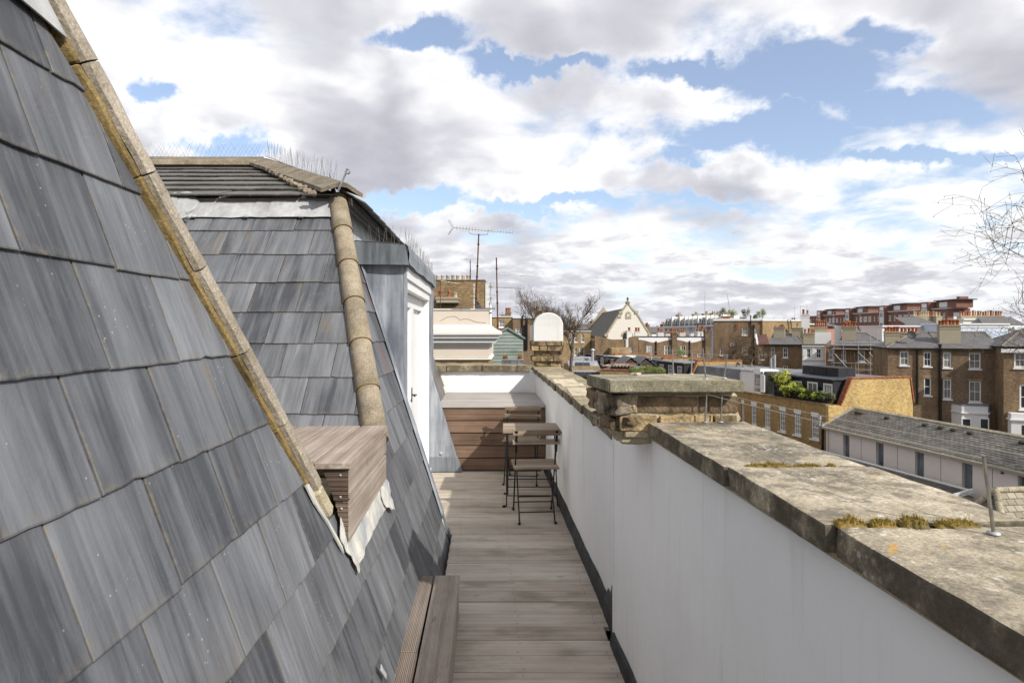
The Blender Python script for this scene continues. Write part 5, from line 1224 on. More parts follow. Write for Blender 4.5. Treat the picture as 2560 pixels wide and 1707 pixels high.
v1.pxstack(1680, 1692.5, 833, 905, -.35, 3, .9, mat='brick_dark', ph=.55, pr=.17)
v2 = vhouse('brick house with white V-shaped upstand and potted tree before its window', 1693, 1764, 86, 842.5, 849.5, 856.5, [(1702, 863, 1715.5, 889.6, {}), (1744, 884.5, 1758, 910, dict(cols=3, rows=4))], 'brick_brown', pipes=((1724, 852, 912),))
v2.pxstack(1763.5, 1779, 830, 905, -.4, 0, .9, mat='brick_dark')
v3 = vhouse('brown brick house with curved gable top and white window edge below the church', 1487, 1596, 84, 836, 839.5, 850, [(1575, 867.5, 1583, 889.6, {})], 'brick_brown', white=False)
a, zt = v3.hit(1529, 870, -2.4); b, _ = v3.hit(1575, 870, -2.4); v3.walls(zt, [], a, b, -2.4, 2.4, 'brick_tan', name='rear_wing'); v3.pipe(1565, 848, 905, .07, 'white_paint'); v3.pipe(1568.5, 838, 868, .09, 'white_paint')
v3.pxstack(1568, 1580, 829, 846, 3, 1, .6, mat='white_stucco', ph=.5, pr=.18); v3.pxstack(1588, 1601, 831, 846, 3, 2, .6, mat='white_stucco', ph=.6, pr=.18)
v4 = House('terraced_house', 'tan brick house seen through the branches of the bare tree', 1405, 88, 1476, 88, 8, 'brick_tan'); zt = v4.hit(1440, 829)[1]
v4.facade(zt, [(1449, 868, 1460.5, 890, {}), (1436, 871, 1442.5, 888, {}), (1436, 835, 1443, 855, {}), (1420, 835, 1427, 855, {}), (1453, 835, 1460, 855, {})], rows=2); m = MB(); m.box(-.1, v4.w+.1, -.15, 8, zt+.002, zt+.12); v4.part(m, 'coping', 'pale_grey'); m = MB(); m.box(v4.w+.05, v4.w+.8, 1, 1.4, 0, zt-1.5); v4.part(m, 'iron_stair', 'black_metal')
# --- church
church = House('church', 'white gabled church with round window and dark slate roof behind the brick houses', 1517, 125, 1624.5, 125, 36, 'white_cap', 'church')
za = church.hit(1570, 758)[1]; zk = church.hit(1570, 779)[1]; zb2 = church.hit(1570, 836)[1]; w = church.w; xm = church.hit(1570, 760)[0]
def cx_(px): return church.hit(px, 800)[0]
m = MB(); m.prism([(0, 0, 0), (w, 0, 0), (w, 0, zb2), (cx_(1593.5), 0, church.hit(0, 786)[1]), (cx_(1592), 0, zk), (cx_(1586), 0, zk), (xm, 0, za), (cx_(1554), 0, zk), (cx_(1549.5), 0, zk), (cx_(1547), 0, church.hit(0, 788)[1]), (0, 0, zb2)], (0, .8, 0)); church.part(m, 'gable_wall', 'cream_white')
m = MB(); m.box(0, w, .8, 36, 0, zb2-.2); church.part(m, 'nave_wall', 'brick_tan')
church.slope([(-.5, 36, zb2-.6), (-.5, .75, zb2-.6), (xm, .75, za-1.0), (xm, 36, za-1.0)], 'roof', 'roof_slate_brown', .15); church.slope([(w+.5, .75, zb2-.6), (w+.5, 36, zb2-.6), (xm, 36, za-1.0), (xm, .75, za-1.0)], 'roof', 'roof_slate_brown', .15)
for yy_ in (33.5,):
    m = MB(); m.prism([(-.8, yy_, zb2-.3), (xm, yy_, za+.6), (xm, yy_, za-.6), (-.8, yy_, zb2-1.6)], (0, .7, 0)); m.prism([(w+.8, yy_, zb2-.3), (xm, yy_, za+.6), (xm, yy_, za-.6), (w+.8, yy_, zb2-1.6)], (0, .7, 0)); church.part(m, 'gable_coping', 'old_mortar')
m = MB(); m.lathe([(.5, 0), (.5, .3), (.2, .45), (.16, .9), (.3, 1.0), (.12, 1.3), (.02, 1.4)], (xm, .4, za-.05), 8); church.part(m, 'finial', 'coping_far')
m = MB()
for (p0, q0, p1, q1) in ((1547, 788, 1517, 836), (1593.5, 786, 1624.5, 836), (1554, 779, 1570, 758), (1586, 779, 1570, 758)):
    a0 = church.hit(p0, q0); a1 = church.hit(p1, q1); m.hexa([(a1[0]-.18, -.12, a1[1]), (a1[0]+.18, -.12, a1[1]), (a1[0]+.18, .9, a1[1]), (a1[0]-.18, .9, a1[1])], [(a0[0]-.18, -.12, a0[1]), (a0[0]+.18, -.12, a0[1]), (a0[0]+.18, .9, a0[1]), (a0[0]-.18, .9, a0[1])])
for px, py in ((1552, 779), (1591, 779), (1548.5, 789), (1516, 836), (1625, 836)): a, z = church.hit(px, py); m.box(a-.35, a+.35, -.2, .9, z-.45, z+.15)
church.part(m, 'kneeler_stones', 'old_mortar')
a, z = church.hit(1570.6, 788.4); m = MB(); m.prism([(a-.62, -.06, z-.75), (a+.62, -.06, z-.75)]+[(a+.62*math.cos(math.pi*i/8), -.06, z+.05+.78*math.sin(math.pi*i/8)) for i in range(9)], (0, .1, 0)); w1 = church.part(m, 'round_window', 'old_mortar')
m = MB(); m.prism([(a+.36*math.cos(math.pi*i/8), -.075, z+.36*math.sin(math.pi*i/8)) for i in range(16)], (0, .02, 0)); m.build('pane', 'glass', w1)
m = MB()
for i in range(4): m.prism([(a+.19*math.cos(math.pi*i/2+math.pi/4)+.15*math.cos(math.pi*k/6), -.10, z+.19*math.sin(math.pi*i/2+math.pi/4)+.15*math.sin(math.pi*k/6)) for k in range(12)], (0, .02, 0))
m.build('quatrefoil', 'white_cap', w1)
a, z = church.hit(1568, 841); m = MB(); ri, ro = .95, 1.3; m.prism([(a+ro*math.cos(math.pi*i/14), -.08, z+ro*math.sin(math.pi*i/14)) for i in range(15)]+[(a+ri*math.cos(math.pi*(14-i)/14), -.08, z+ri*math.sin(math.pi*(14-i)/14)) for i in range(15)], (0, .12, 0)); w2 = church.part(m, 'arched_window', 'old_mortar')
m = MB(); m.prism([(a+ri*math.cos(math.pi*i/14), -.03, z+ri*math.sin(math.pi*i/14)) for i in range(15)]+[(a-ri, -.03, z-2), (a+ri, -.03, z-2)], (0, .04, 0)); m.build('pane', 'glass', w2)
# --- colourful terrace far off
cols = ['pale_grey', 'white_stucco', 'cream_white', 'white_stucco', 'sky_blue', 'white_stucco', 'pale_grey', 'magenta', 'pale_blue', 'white_stucco']
names = ['pale grey', 'white', 'cream', 'bright white', 'sky blue', 'plain white', 'light grey', 'magenta', 'pale blue', 'off-white']
xsx = [1660, 1680, 1699, 1712, 1722, 1732, 1744, 1766, 1777, 1787, 1800]
for k in range(10):
    Y = 158-k*1.6; h = House('mansard_house', '%s terraced house with dark mansard and white dormers in the far colourful row' % names[k], xsx[k], Y, xsx[k+1], Y-1.6, 9, cols[k], group='far colourful terrace')
    ze = h.hit(xsx[k], 816-k*.4)[1]; px0 = xsx[k]; wpx = xsx[k+1]-px0
    h.facade(ze, [(px0+wpx*(i+.22)/2, 822+j*13, px0+wpx*(i+.78)/2, 829+j*13, {}) for i in range(2) for j in range(2)], cols=1, rows=2)
    h.slope([(0, .25, ze), (h.w, .25, ze), (h.w, 1.4, ze+1.9), (0, 1.4, ze+1.9)], 'mansard', 'roof_slate', .2); m = MB(); m.box(0, h.w, 1.2, 8, ze, ze+1.85); h.part(m, 'attic', 'dark_roof')
    m = MB(); m.box(-.05, h.w+.05, -.35, .2, ze-.35, ze+.05); h.part(m, 'cornice', 'white_stucco')
    for i in range(2):
        xa = h.w*(i+.25)/2; m = MB(); m.box(xa, xa+h.w*.25, .3, 1.6, ze+.3, ze+1.75); dm = h.part(m, 'dormer', 'white_stucco'); m = MB(); m.box(xa+.12, xa+h.w*.25-.12, .285, .298, ze+.42, ze+1.6); m.build('pane', 'glass_sky', dm)
    m = MB(); m.box(h.w-.25, h.w+.02, .1, 6, ze, ze+2.5); h.part(m, 'party_wall', 'white_stucco'); 
    if k % 2 == 0: h.stack(h.w-.6, h.w+.3, 3, 5.2, ze+1.5, ze+3.0, (h.w-.4, h.w+.1), ph=.5)
# chimney stacks standing among the roofs in front of that row
for k, (pa, pb, pt, pb_, n, Y, mt, lb, ph) in enumerate(((1645, 1659, 833, 842, 2, 110, 'white_stucco', 'white chimney with two squat red pots right of the church', .75), (1700, 1714, 833, 842, 3, 112, 'cream', 'cream chimney with three small pots above the V parapets', .4), (1727, 1735, 835, 842, 1, 112, 'white_stucco', 'small white chimney block above the V parapets', .2), (1744, 1751, 831, 842, 1, 108, 'white_stucco', 'white chimney with one very tall orange pot', 1.6), (1754, 1762, 830, 842, 1, 108, 'white_stucco', 'white chimney with one tall orange pot, beside the tallest', 1.2), (1665, 1678, 836, 842, 4, 116, 'pale_grey', 'pale grey chimney block with four pots before the colourful row', .4))):
    h = House('chimney', lb, pa, Y, pb, Y, 1.2, mt, 'chimney', zb=-4); z = h.hit(pa, pt)[1]; h.stack(0, h.w, 0, 1.2, 0, z, [h.w*(i+.5)/n for i in range(n)], mat=mt, ph=ph, pr=.2)
# --- long red-brick flats
fl = House('apartment_block', 'long red brick block of flats with white windows and stair towers on the skyline', 2022, 222, 2369, 142, 5, 'brick_red', 'apartment block'); zt = fl.hit(2365, 772)[1]; L = fl.w
rects = []; hs = []
ns = 30
towers = [L*t for t in (.135, .40, .655, .905)]
for i in range(ns):
    xc = L*(i+.5)/ns
    if min(abs(xc-t) for t in towers) < 1.8: continue
    wd = (1.7, .8, 1.8, 2.3)[i % 4]
    for r in range(4): hs.append((xc-wd/2, xc+wd/2, zt-2.5-r*2.9, zt-.95-r*2.9))
fl.walls(zt, hs)
for (a, b, c, d) in hs: fl.window(a, b, c, d, cols=3 if b-a > 1.3 else 2 if b-a > 1 else 1, rows=2, glass='glass_blind', sill=False, fr=.2, bar=.09, mid=.09)
m = MB(); m.box(-.2, L+.2, -.25, 5.2, zt+.002, zt+.22); fl.part(m, 'coping', 'pale_grey')
for t in towers:
    m = MB(); m.box(t-1.7, t+1.7, -.9, 4, 0, zt+1.9); tw = fl.part(m, 'stair_tower', 'brick_red'); m = MB(); m.box(t-1.15, t+1.15, -.96, -.905, 2, zt+.3); m.build('stair_glazing', 'white_stucco', tw)
    for r in range(5): m = MB(); m.box(t-.8, t+.8, -.99, -.965, zt-1.3-r*2.9, zt-.1-r*2.9); m.build('pane', 'glass_sky', tw)
    m = MB(); m.box(t-1.0, t+1.0, -.95, -.905, zt+.5, zt+1.5); m.build('tower_window', 'white_paint', tw)
    m = MB(); m.box(t+1.9, t+9.5, .8, 4.5, zt+.23, zt+2.0); ph_ = fl.part(m, 'penthouse', 'brick_red'); m = MB(); m.box(t+1.6, t+10.2, .3, 5, zt+2.003, zt+2.22); m.build('penthouse_roof', 'dark_roof', ph_); m = MB(); m.box(t+3.2, t+6.2, .74, .795, zt+.5, zt+1.7); m.build('penthouse_window', 'white_stucco', ph_)
m = MB(); m.box(L-1.0, L+.1, 2.6, 4.6, zt+.23, zt+2.9); fl.part(m, 'tank_house', 'brick_red')
for i in range(10):
    if i % 2 == 0: fl.antenna(2040+i*38, 752+R.uniform(-4, 8), 780, 6, 2.2, ang=R.uniform(-1, 1), n=6)
# end wall of the block
m = MB()
for r in range(2):
    for yq in (2.5,): m.box(L+.01, L+.06, yq-1.2, yq+1.2, zt-2.5-r*2.9, zt-.9-r*2.9)
fl.part(m, 'end_window', 'white_paint')
# --- white and cream terraces behind the brown houses
def longhouse(label, pxL, pxR, Y, top, mat, pots=None, group=None, win=None, roof=None, name='stucco_house', depth=8, cop='white_stucco', stackpx=None):
    h = House(name, label, pxL, Y, pxR, Y, depth, mat); zt = h.hit(pxL, top)[1]; h.facade(zt, win or [], rows=2)
    m = MB(); m.box(-.1, h.w+.1, -.25, depth, zt+.002, zt+.22); h.part(m, 'cornice', cop); return h, zt
h, zt = longhouse('long white stucco terrace with plain cornice behind the olive brick house', 2205, 2352, 92, 817, 'white_stucco', win=[(2320, 829, 2330, 834, {}), (2270, 829, 2276, 834, {})])
h.pxstack(2288, 2340, 792, 812, 6, 12, .9, mat='grey_stucco', pot=('buff_pot', 'pale_pot', 'terracotta'), ph=.75, pr=.14); h.pxstack(2341, 2356, 792, 815, 5, 2, .9, mat='grey_stucco', pot='buff_pot', ph=.6, pr=.2)
h.slope([(h.w*.45, .2, zt+.2), (h.w+.1, .2, zt+.2), (h.w+.1, 5, zt+1.5), (h.w*.55, 5, zt+1.5)], 'roof', 'roof_slate'); h.antenna(2205, 750, 800, 4, 1.6); h.antenna(2150, 768, 800, 5, 1.6) ; h.antenna(2272, 780, 817, 3, 1.3)
h, zt = longhouse('pale blue and white stucco terrace with scalloped trim beyond the six-pot chimney', 2353, 2520, 88, 812, 'pale_blue', win=[])
m = MB()
for i in range(14):
    a = h.w*(i+.3)/14; m.prism([(a, -.05, zt-1.0), (a+.42, -.05, zt-1.0), (a+.21, -.05, zt-.55)], (0, .06, 0))
m.box(0, h.w, -.08, .0, zt-.38, zt-.05); h.part(m, 'scalloped_trim', 'white_stucco')
h, zt = longhouse('cream house with a long chimney wall of many pots on the skyline', 2408, 2520, 98, 800, 'cream_white', win=[])
h.pxstack(2403, 2512, 791, 806, 4, 17, 1.0, mat='grey_stucco', pot=('terracotta', 'terracotta', 'buff_pot'), ph=.85, pr=.17); h.slope([(1.0, -3.0, zt-.9), (h.w+.4, -3.0, zt-.9), (h.w+.4, .0, zt+.45), (2.2, 0, zt+.45)], 'roof', 'roof_slate')
h = House('pink_wall_house', 'salmon rendered gable wall among red chimney pots', 2063, 96, 2097, 96, 6, 'salmon'); zt = h.hit(2070, 816)[1]; h.walls(zt)
h.gable(zt, zt+.4, 'roof_slate')
h, zt = longhouse('white plaster house with low parapet in front of the red flats', 2098, 2204, 100, 818, 'white_stucco', win=[(2165, 826, 2175, 832, {}), (2185, 826, 2193, 832, {})]); h.pxstack(2118, 2130, 812, 820, 3, 4, .8, ph=.7)
h, zt = longhouse('brown brick rear house with white coping left of the salmon wall', 2024, 2062, 98, 812, 'brick_tan', win=[])
# --- brick houses behind the green shed
h = House('terraced_house', 'brick house with two white sashes behind the green shed', 1229, 64, 1282, 64, 8, 'brick_tan'); zt = h.hit(1250, 793)[1]
h.facade(zt, [(1247.5, 802, 1261.5, 818, {}), (1248, 838, 1261, 856, {})], cols=3, rows=2); m = MB(); m.box(-.1, h.w, -.1, 8, zt+.002, zt+.12); h.part(m, 'coping', 'pale_grey')
m = MB(); a, z = h.hit(1247, 777, 2); b, _ = h.hit(1265, 777, 2); m.prism([(a, 2, zt), (b, 2, zt), (b, 3.2, z), (a, 3.2, z)], (0, .1, 0)); sk = h.part(m, 'roof_light', 'glass_sky'); m = MB()
for i in range(6): x = a+(b-a)*i/5; m.tube((x, 1.98, zt), (x, 3.18, z), .03, .03, 4)
m.build('glazing_bar', 'white_paint', sk)
h.pxstack(1264, 1277, 783, 795, 1.5, 2, .6, mat='brick_dark', ph=.5, pr=.14); h.antenna(1264, 757, 790, 1.8, 1.0)
h = House('terraced_house', 'darker brick house with black soil pipes behind the white capped chimney', 1282.5, 63, 1345, 63, 8, 'brick_brown'); zt = h.hit(1300, 796)[1]
h.facade(zt, [(1289, 820, 1305, 835, {})], cols=3, rows=2); m = MB(); m.box(-.02, h.w, -.1, 8, zt+.002, zt+.12); h.part(m, 'coping', 'pale_grey'); h.pipe(1306, 790, 875, .09); h.pipe(1317, 795, 875, .10); h.pipe(1312, 812, 875, .06)
m = MB(); a, z = h.hit(1313, 782, 1); m.box(a, a+.55, 1, 1.6, zt, z); h.part(m, 'vent_box', 'galv'); h.pxstack(1336, 1352, 780, 796, 2, 3, .7, mat='grey_stucco', pot=('pale_pot', 'buff_pot'), ph=.5, pr=.16)
# ================================================================== neighbour with cream cornice
nb = thing('cornice_house', 'cream stucco parapet with deep white cornice beyond the end wall', 'building', (-1.5, 16, GZ))
def NB(px, Y): return (px-CX)/F*Y
YN = 16.0; IN = Matrix.Translation((1.5, -16, -GZ))
def nz_(py, Y=YN): return EYE-(py-HY)/F*Y
xr = NB(1222, YN); xl = -6.0
m = MB(); m.box(xl, xr, YN, YN+.45, nz_(815), nz_(775)); nb_p = m.build('parapet', 'cream', nb, IN)
m = MB(); m.box(xl, xr+.03, YN-.03, YN+.5, nz_(775)+.002, nz_(771.5)); m.build('parapet_coping', 'cream_white', nb, IN)
for i, px in enumerate((1130, 1190)): m = MB(); m.box(NB(px, YN), NB(px, YN)+.5, YN-.05, YN+.5, nz_(771.5)+.002, nz_(771.5)+.02); m.build('lead_joint', 'lead_dark', nb, IN)
m = MB(); prof = [(0, nz_(812)), (-.06, nz_(817)), (-.16, nz_(823)), (-.30, nz_(829)), (-.32, nz_(832.5)), (0, nz_(832.5))]
def corn(prof, name, mat, x1=None):                     # moulding run along x, returned round the right end
    m = MB(); n = len(prof); x1 = xr if x1 is None else x1
    A_ = [(xl, YN+y, z) for y, z in prof]; B_ = [(x1-y, YN+y, z) for y, z in prof]; C_ = [(x1-y, YN+2.5, z) for y, z in prof]
    m.add(A_+B_+C_, [(i, (i+1) % n, n+(i+1) % n, n+i) for i in range(n)]+[(n+i, n+(i+1) % n, 2*n+(i+1) % n, 2*n+i) for i in range(n)]); return m.build(name, mat, nb, IN)
corn(prof, 'weathering', 'cream_white')
corn([(-.002, nz_(833)), (-.32, nz_(833)), (-.32, nz_(836.5)), (-.26, nz_(839)), (-.255, nz_(845)), (-.20, nz_(846)), (-.17, nz_(851)), (-.17, nz_(856)), (-.05, nz_(857)), (-.04, nz_(861)), (-.002, nz_(864))], 'cornice', 'white_stucco')
m = MB(); m.box(xl, xr, YN+.003, YN+4, nz_(895), nz_(815.5)); m.build('frieze', 'cream', nb, IN)
corn([(-.002, nz_(892)), (-.05, nz_(894)), (-.07, nz_(898)), (-.03, nz_(901)), (-.002, nz_(902))], 'lower_moulding', 'cream_white')
m = MB(); m.box(xl, xr-.03, YN+.01, YN+4, 0+GZ, nz_(901.5)); m.build('wall', 'brick_tan', nb, IN)
spikes(nb, IN, Vector((-2.6, YN-.27, nz_(829)+.01)), Vector((xr+.2, YN-.27, nz_(829)+.01)), 90, .10, .12); spikes(nb, IN, Vector((-2.6, YN-.05, nz_(893.5))), Vector((xr, YN-.05, nz_(893.5))), 80, .10, .12)
m = MB()                                                 # cracks in the stucco: thin dark incised line
pts = [(1100, 803), (1110, 797), (1121, 792), (1136, 790.5), (1145, 795), (1150, 800), (1162, 797), (1175, 799), (1186, 804), (1198, 806), (1214, 807)]
for p, q in zip(pts[:-1], pts[1:]): m.tube((NB(p[0], YN), YN-.001, nz_(p[1])), (NB(q[0], YN), YN-.001, nz_(q[1])), .004, .006, 4)
m.build('crack', 'dark_timber', nb, IN)
# big chimney wall behind
cw = thing('chimney', 'broad brick chimney stack with a row of seven pale pots behind the cream parapet', 'chimney', (NB(1150, 38), 38, GZ)); IV = Matrix.Translation(-cw.location)
xa, xb = NB(1040, 38), NB(1211, 38); zc = nz_(702, 38)
m = MB(); m.box(xa, xb, 38, 39.6, GZ, zc); m.build('stack', 'brick_stock', cw, IV); m = MB(); m.box(xa, xb+.05, 37.95, 39.65, zc+.002, zc+.07); m.build('cap', 'coping_far', cw, IV)
for i, px in enumerate((1094, 1106.5, 1119.5, 1132.5, 1144.5, 1158, 1170)):
    m = MB(); r = .11; hh = .34; m.lathe([(r, 0), (r*.95, hh*.75), (r*1.15, hh*.8), (r*1.15, hh), (r*.8, hh), (r*.75, hh*.6)], (NB(px, 38.6), 38.6, zc+.07), 12); m.build('chimney_pot', 'pale_pot' if i < 6 else 'buff_pot', cw, IV)
m = MB(); m.box(NB(1092, 37.3), NB(1146, 37.3), 37.1, 37.99, nz_(757, 37.3), nz_(743, 37.3)); m.box(NB(1090, 37.3), NB(1148, 37.3), 37.05, 37.99, nz_(748, 37.3), nz_(744, 37.3)); m.build('low_stack', 'grey_stucco', cw, IV)
for px, mt, hh, r in ((1100, 'terracotta', .42, .10), (1122.5, 'terracotta', .42, .10), (1137.5, 'pale_pot', .30, .13)):
    m = MB(); m.lathe([(r, 0), (r*.9, hh*.8), (r*1.12, hh*.86), (r*1.12, hh), (r*.7, hh)], (NB(px, 37.4), 37.45, nz_(743, 37.4)), 12); m.build('chimney_pot', mt, cw, IV)
m = MB(); m.box(xb+.05, xb+.22, 38.2, 39.5, GZ, zc-.1); m.build('side_render', 'white_stucco', cw, IV)
# masts and aerials
def yagi(m, p, q, n, el, r=.008, up=Vector((0, 0, 1)), refl=True):
    d = (q-p); L = d.length; d.normalize(); s_ = d.cross(up).normalized(); m.tube(p, q, r*1.6, r*1.6, 6)
    for i in range(n):
        c = p+d*(L*(.06+.94*i/(n-1))); e = el*(1-.3*i/n)
        v = (s_*.55+up*.85).normalized()
        m.tube(c-v*e, c+v*e, r*.6, r*.6, 3, False); v2 = (s_*.85-up*.5).normalized(); m.tube(c-v2*e*.7, c+v2*e*.7, r*.5, r*.5, 3, False)
    if refl:
        for sg in (1, -1):
            for k in range(5):
                b0 = p-d*.02+(up*sg*.6-d*.35).normalized()*(k+1)*.045; m.tube(b0-s_*.14, b0+s_*.14, r*.5, r*.5, 3, False)
            for w_ in (-.13, 0, .13): m.tube(p+s_*w_, p+s_*w_+(up*sg*.6-d*.35).normalized()*.23, r*.5, r*.5, 3, False)
def mast(label, pxb, pyb, pxt, pyt, Y, r, mat, rigs):
    b = at(pxb, pyb, Y); t = at(pxt, pyt, Y); o = thing('aerial_mast', label, 'aerial', tuple(b)); inv = Matrix.Translation(-b)
    m = MB(); N = 7
    for i in range(N): m.tube(inv @ b.lerp(t, i/N), inv @ b.lerp(t, (i+1)/N), r*(1 if i < 4 else .85), r*(1 if i < 4 else .85), 8)
    m.build('mast', mat, o)
    m = MB()
    for i in (1, 3, 4, 6): c = inv @ b.lerp(t, i/N); m.tube(c, c+Vector((0, 0, .03)), r*1.5, r*1.5, 8)
    m.build('clamp', 'black_metal', o)
    for (x0, y0, x1, y1, dY, n, el, rf) in rigs:
        m = MB(); yagi(m, inv @ at(x0, y0, Y), inv @ at(x1, y1, Y+dY), n, el, .007, refl=rf); m.build('yagi', 'steel', o)
    return o, inv
o, inv = mast('tall rusty aerial mast with long television yagi on the cream parapet', 1189, 775, 1197, 585, 16.6, .022, 'rust', [(1133, 569, 1281, 582, .4, 19, .075, True)])
m = MB(); m.path([inv @ at(1171, 575, 16.6), inv @ at(1174, 583, 16.6), inv @ at(1182, 586, 16.6), inv @ at(1200, 587, 16.6), inv @ at(1219, 586, 16.6), inv @ at(1221, 578, 16.7)], .008, 5); m.build('bracket', 'steel', o)
o, inv = mast('brown rusty mast with two yagis right of the cream cornice', 1245, 845, 1241, 644, 19, .024, 'rust', [(1244, 684, 1328, 690.5, .5, 14, .04, False), (1245, 718, 1305, 721, .5, 14, .035, False), (1222, 716, 1245, 719, 0, 5, .05, False)])
mast('thin dark mast with a small yagi above the seven pots', 1176, 700, 1175.5, 650, 38.5, .03, 'black_metal', [(1152, 649, 1201, 647, .8, 9, .07, False)])
mast('lattice aerial bundle on a pale pole behind the cream parapet', 1227, 800, 1227, 705, 30, .03, 'galv', [(1212, 707, 1238, 707, .3, 7, .16, True), (1216, 716, 1240, 717, .2, 7, .14, False), (1214, 735, 1236, 737, .2, 6, .1, False), (1216, 748, 1234, 748, .2, 5, .1, False)])
mast('short pole with a small side yagi before the brick chimney', 1101, 772, 1101, 700, 34, .02, 'rust', [(1102, 702, 1148, 709, .4, 9, .05, False)])
mast('thin white pole standing against the brick chimney', 1185, 772, 1185, 709, 33, .025, 'white_paint', [])
# flue pipe, dish
t = thing('flue_pipe', 'white flue pipe with dark band at the cornice corner', 'pipe', tuple(at(1226, 835, 17))); L_ = (835-762)/F*17
m = MB(); m.tube((0, 0, 0), (0, 0, L_), .036, .036, 14); m.build('pipe', 'white_paint', t); m = MB(); m.tube((0, 0, L_*.70), (0, 0, L_*.74), .039, .039, 14); m.build('band', 'black_metal', t); m = MB(); m.tube((0, 0, L_), (0, 0, L_+.06), .042, .042, 14); m.build('cowl', 'galv', t)
def dish(label, p, r, ang):
    t = thing('satellite_dish', label, 'satellite dish', tuple(p), ang); m = MB(); m.lathe([(.001, .0), (r*.5, r*.07), (r*.85, r*.2), (r, r*.3), (r*1.01, r*.31), (r*.84, r*.19), (r*.5, r*.05), (.001, -.02)], n=20, caps=False); o = m.build('reflector', 'bitumen', t); o.matrix_local = Matrix.Rotation(math.radians(70), 4, 'X')
    m = MB(); m.tube((0, 0, 0), (0, -r*1.0, r*.2), .012, .012, 5); m.tube((0, 0, 0), (0, .1, -r*1.1), .02, .02, 5); m.build('arm', 'galv', t)
dish('dark satellite dish seen edge-on beside the tall mast', at(1193, 765, 17), .14, 1.2)
dish('black satellite dish on the roof left of the potted mews skylights', at(1780, 906, 66), .42, .9); dish('black satellite dish, second of the pair by the pollarded tree', at(1790, 905, 66), .36, 1.2); dish('dark dish above the mews red coping', at(1844, 914, 62), .35, .6)
dish('dark dish on the chimney beside the scaffolded roof', at(2145, 822, 71), .4, .8); dish('black dish on the two-part chimney above the olive house', at(2278, 838, 60), .42, -.2)
# ================================================================== green shed, planter
shd = thing('garden_shed', 'pale green weatherboarded shed with pitched roof behind the end wall', 'shed', tuple(at(1270, 912, 24))); ISh = Matrix.Translation(-shd.location)
YS = 24; zt = nz_(845, YS); zp = nz_(822, YS); xa, xb = NB(1229, YS), NB(1308, YS); xp = NB(1269, YS); zb0 = -1.5; bh = .135
z = zb0
k = 0
while z < zp-.05:
    zz = min(z+bh, zp); f_ = lambda q: 0 if q <= zt else (q-zt)/(zp-zt)
    l0 = xa+(xp-xa)*f_(z); l1 = xa+(xp-xa)*f_(zz); r0 = xb-(xb-xp)*f_(z); r1 = xb-(xb-xp)*f_(zz)
    m = MB(); c = Vector(((xa+xb)/2, YS, z)); m.add([(l0-c.x, -.030, 0), (r0-c.x, -.030, 0), (r1-c.x, -.006, zz-z), (l1-c.x, -.006, zz-z), (l0-c.x, .02, 0), (r0-c.x, .02, 0), (r1-c.x, .02, zz-z), (l1-c.x, .02, zz-z)], [(0, 1, 2, 3), (0, 4, 5, 1), (1, 5, 6, 2), (2, 6, 7, 3), (3, 7, 4, 0), (4, 7, 6, 5)])
    if zz-z > .03: m.build('board', 'green_board', shd, ISh @ Matrix.Translation(c))
    z = zz; k += 1
m = MB(); m.box(xa+.02, xb-.02, YS+.03, YS+2.2, zb0, zt); m.build('shed_body', 'green_board', shd, ISh)
for (x0, x1) in ((xa-.06, xp), (xb+.08, xp)):
    m = MB(); m.prism([(x0, YS-.09, zt-.05), (x1, YS-.09, zp+.0), (x1, YS-.09, zp+.075), (x0, YS-.09, zt+.02)], (0, 2.4, 0)); m.build('roof', 'green_board', shd, ISh)
m = MB(); m.box(NB(1222, 24.3), NB(1236, 24.3), 24.3, 24.4, zb0, nz_(866, 24.3)); tag(m.build('dark_door', 'black_paint'), 'dark doorway panel left of the green shed', 'door')
pl = thing('planter_box', 'long grey metal planter in front of the green shed', 'planter', tuple(at(1281, 915, 20)));
w_ = 54/F*20; m = MB(); m.box(-w_/2, w_/2, 0, .3, -.3, .20); m.build('trough', 'lead_dark', pl); m = MB(); m.box(-w_/2-.02, w_/2+.02, -.025, .32, .202, .225); m.build('rim', 'galv', pl)
for k, px in enumerate((1263, 1300)):
    b = at(px, 899, 20.15); t = thing('grass_pot', ('tufty dry grass in a small pot on the left end of the metal planter', 'wispy dry grass in a small pot on the right end of the metal planter')[k], 'pot plant', tuple(b), group='grass pots on the planter')
    m = MB(); m.lathe([(.07, 0), (.09, .08), (.10, .085)], n=10); m.build('pot', 'terracotta', t); m = MB(); rr = random.Random(k)
    for i in range(130): an = rr.uniform(0, 6.28); r = rr.uniform(0, .07); p = Vector((r*math.cos(an), r*math.sin(an), .07)); d = Vector((math.cos(an)*rr.uniform(.1, .7), math.sin(an)*rr.uniform(.1, .7), 1)).normalized()*rr.uniform(.08, .22 if k == 0 else .30); m.add([p-Vector((.003, 0, 0)), p+Vector((.003, 0, 0)), p+d], [(0, 1, 2)])
    m.build('blades', 'dry_grass', t, kind='stuff')
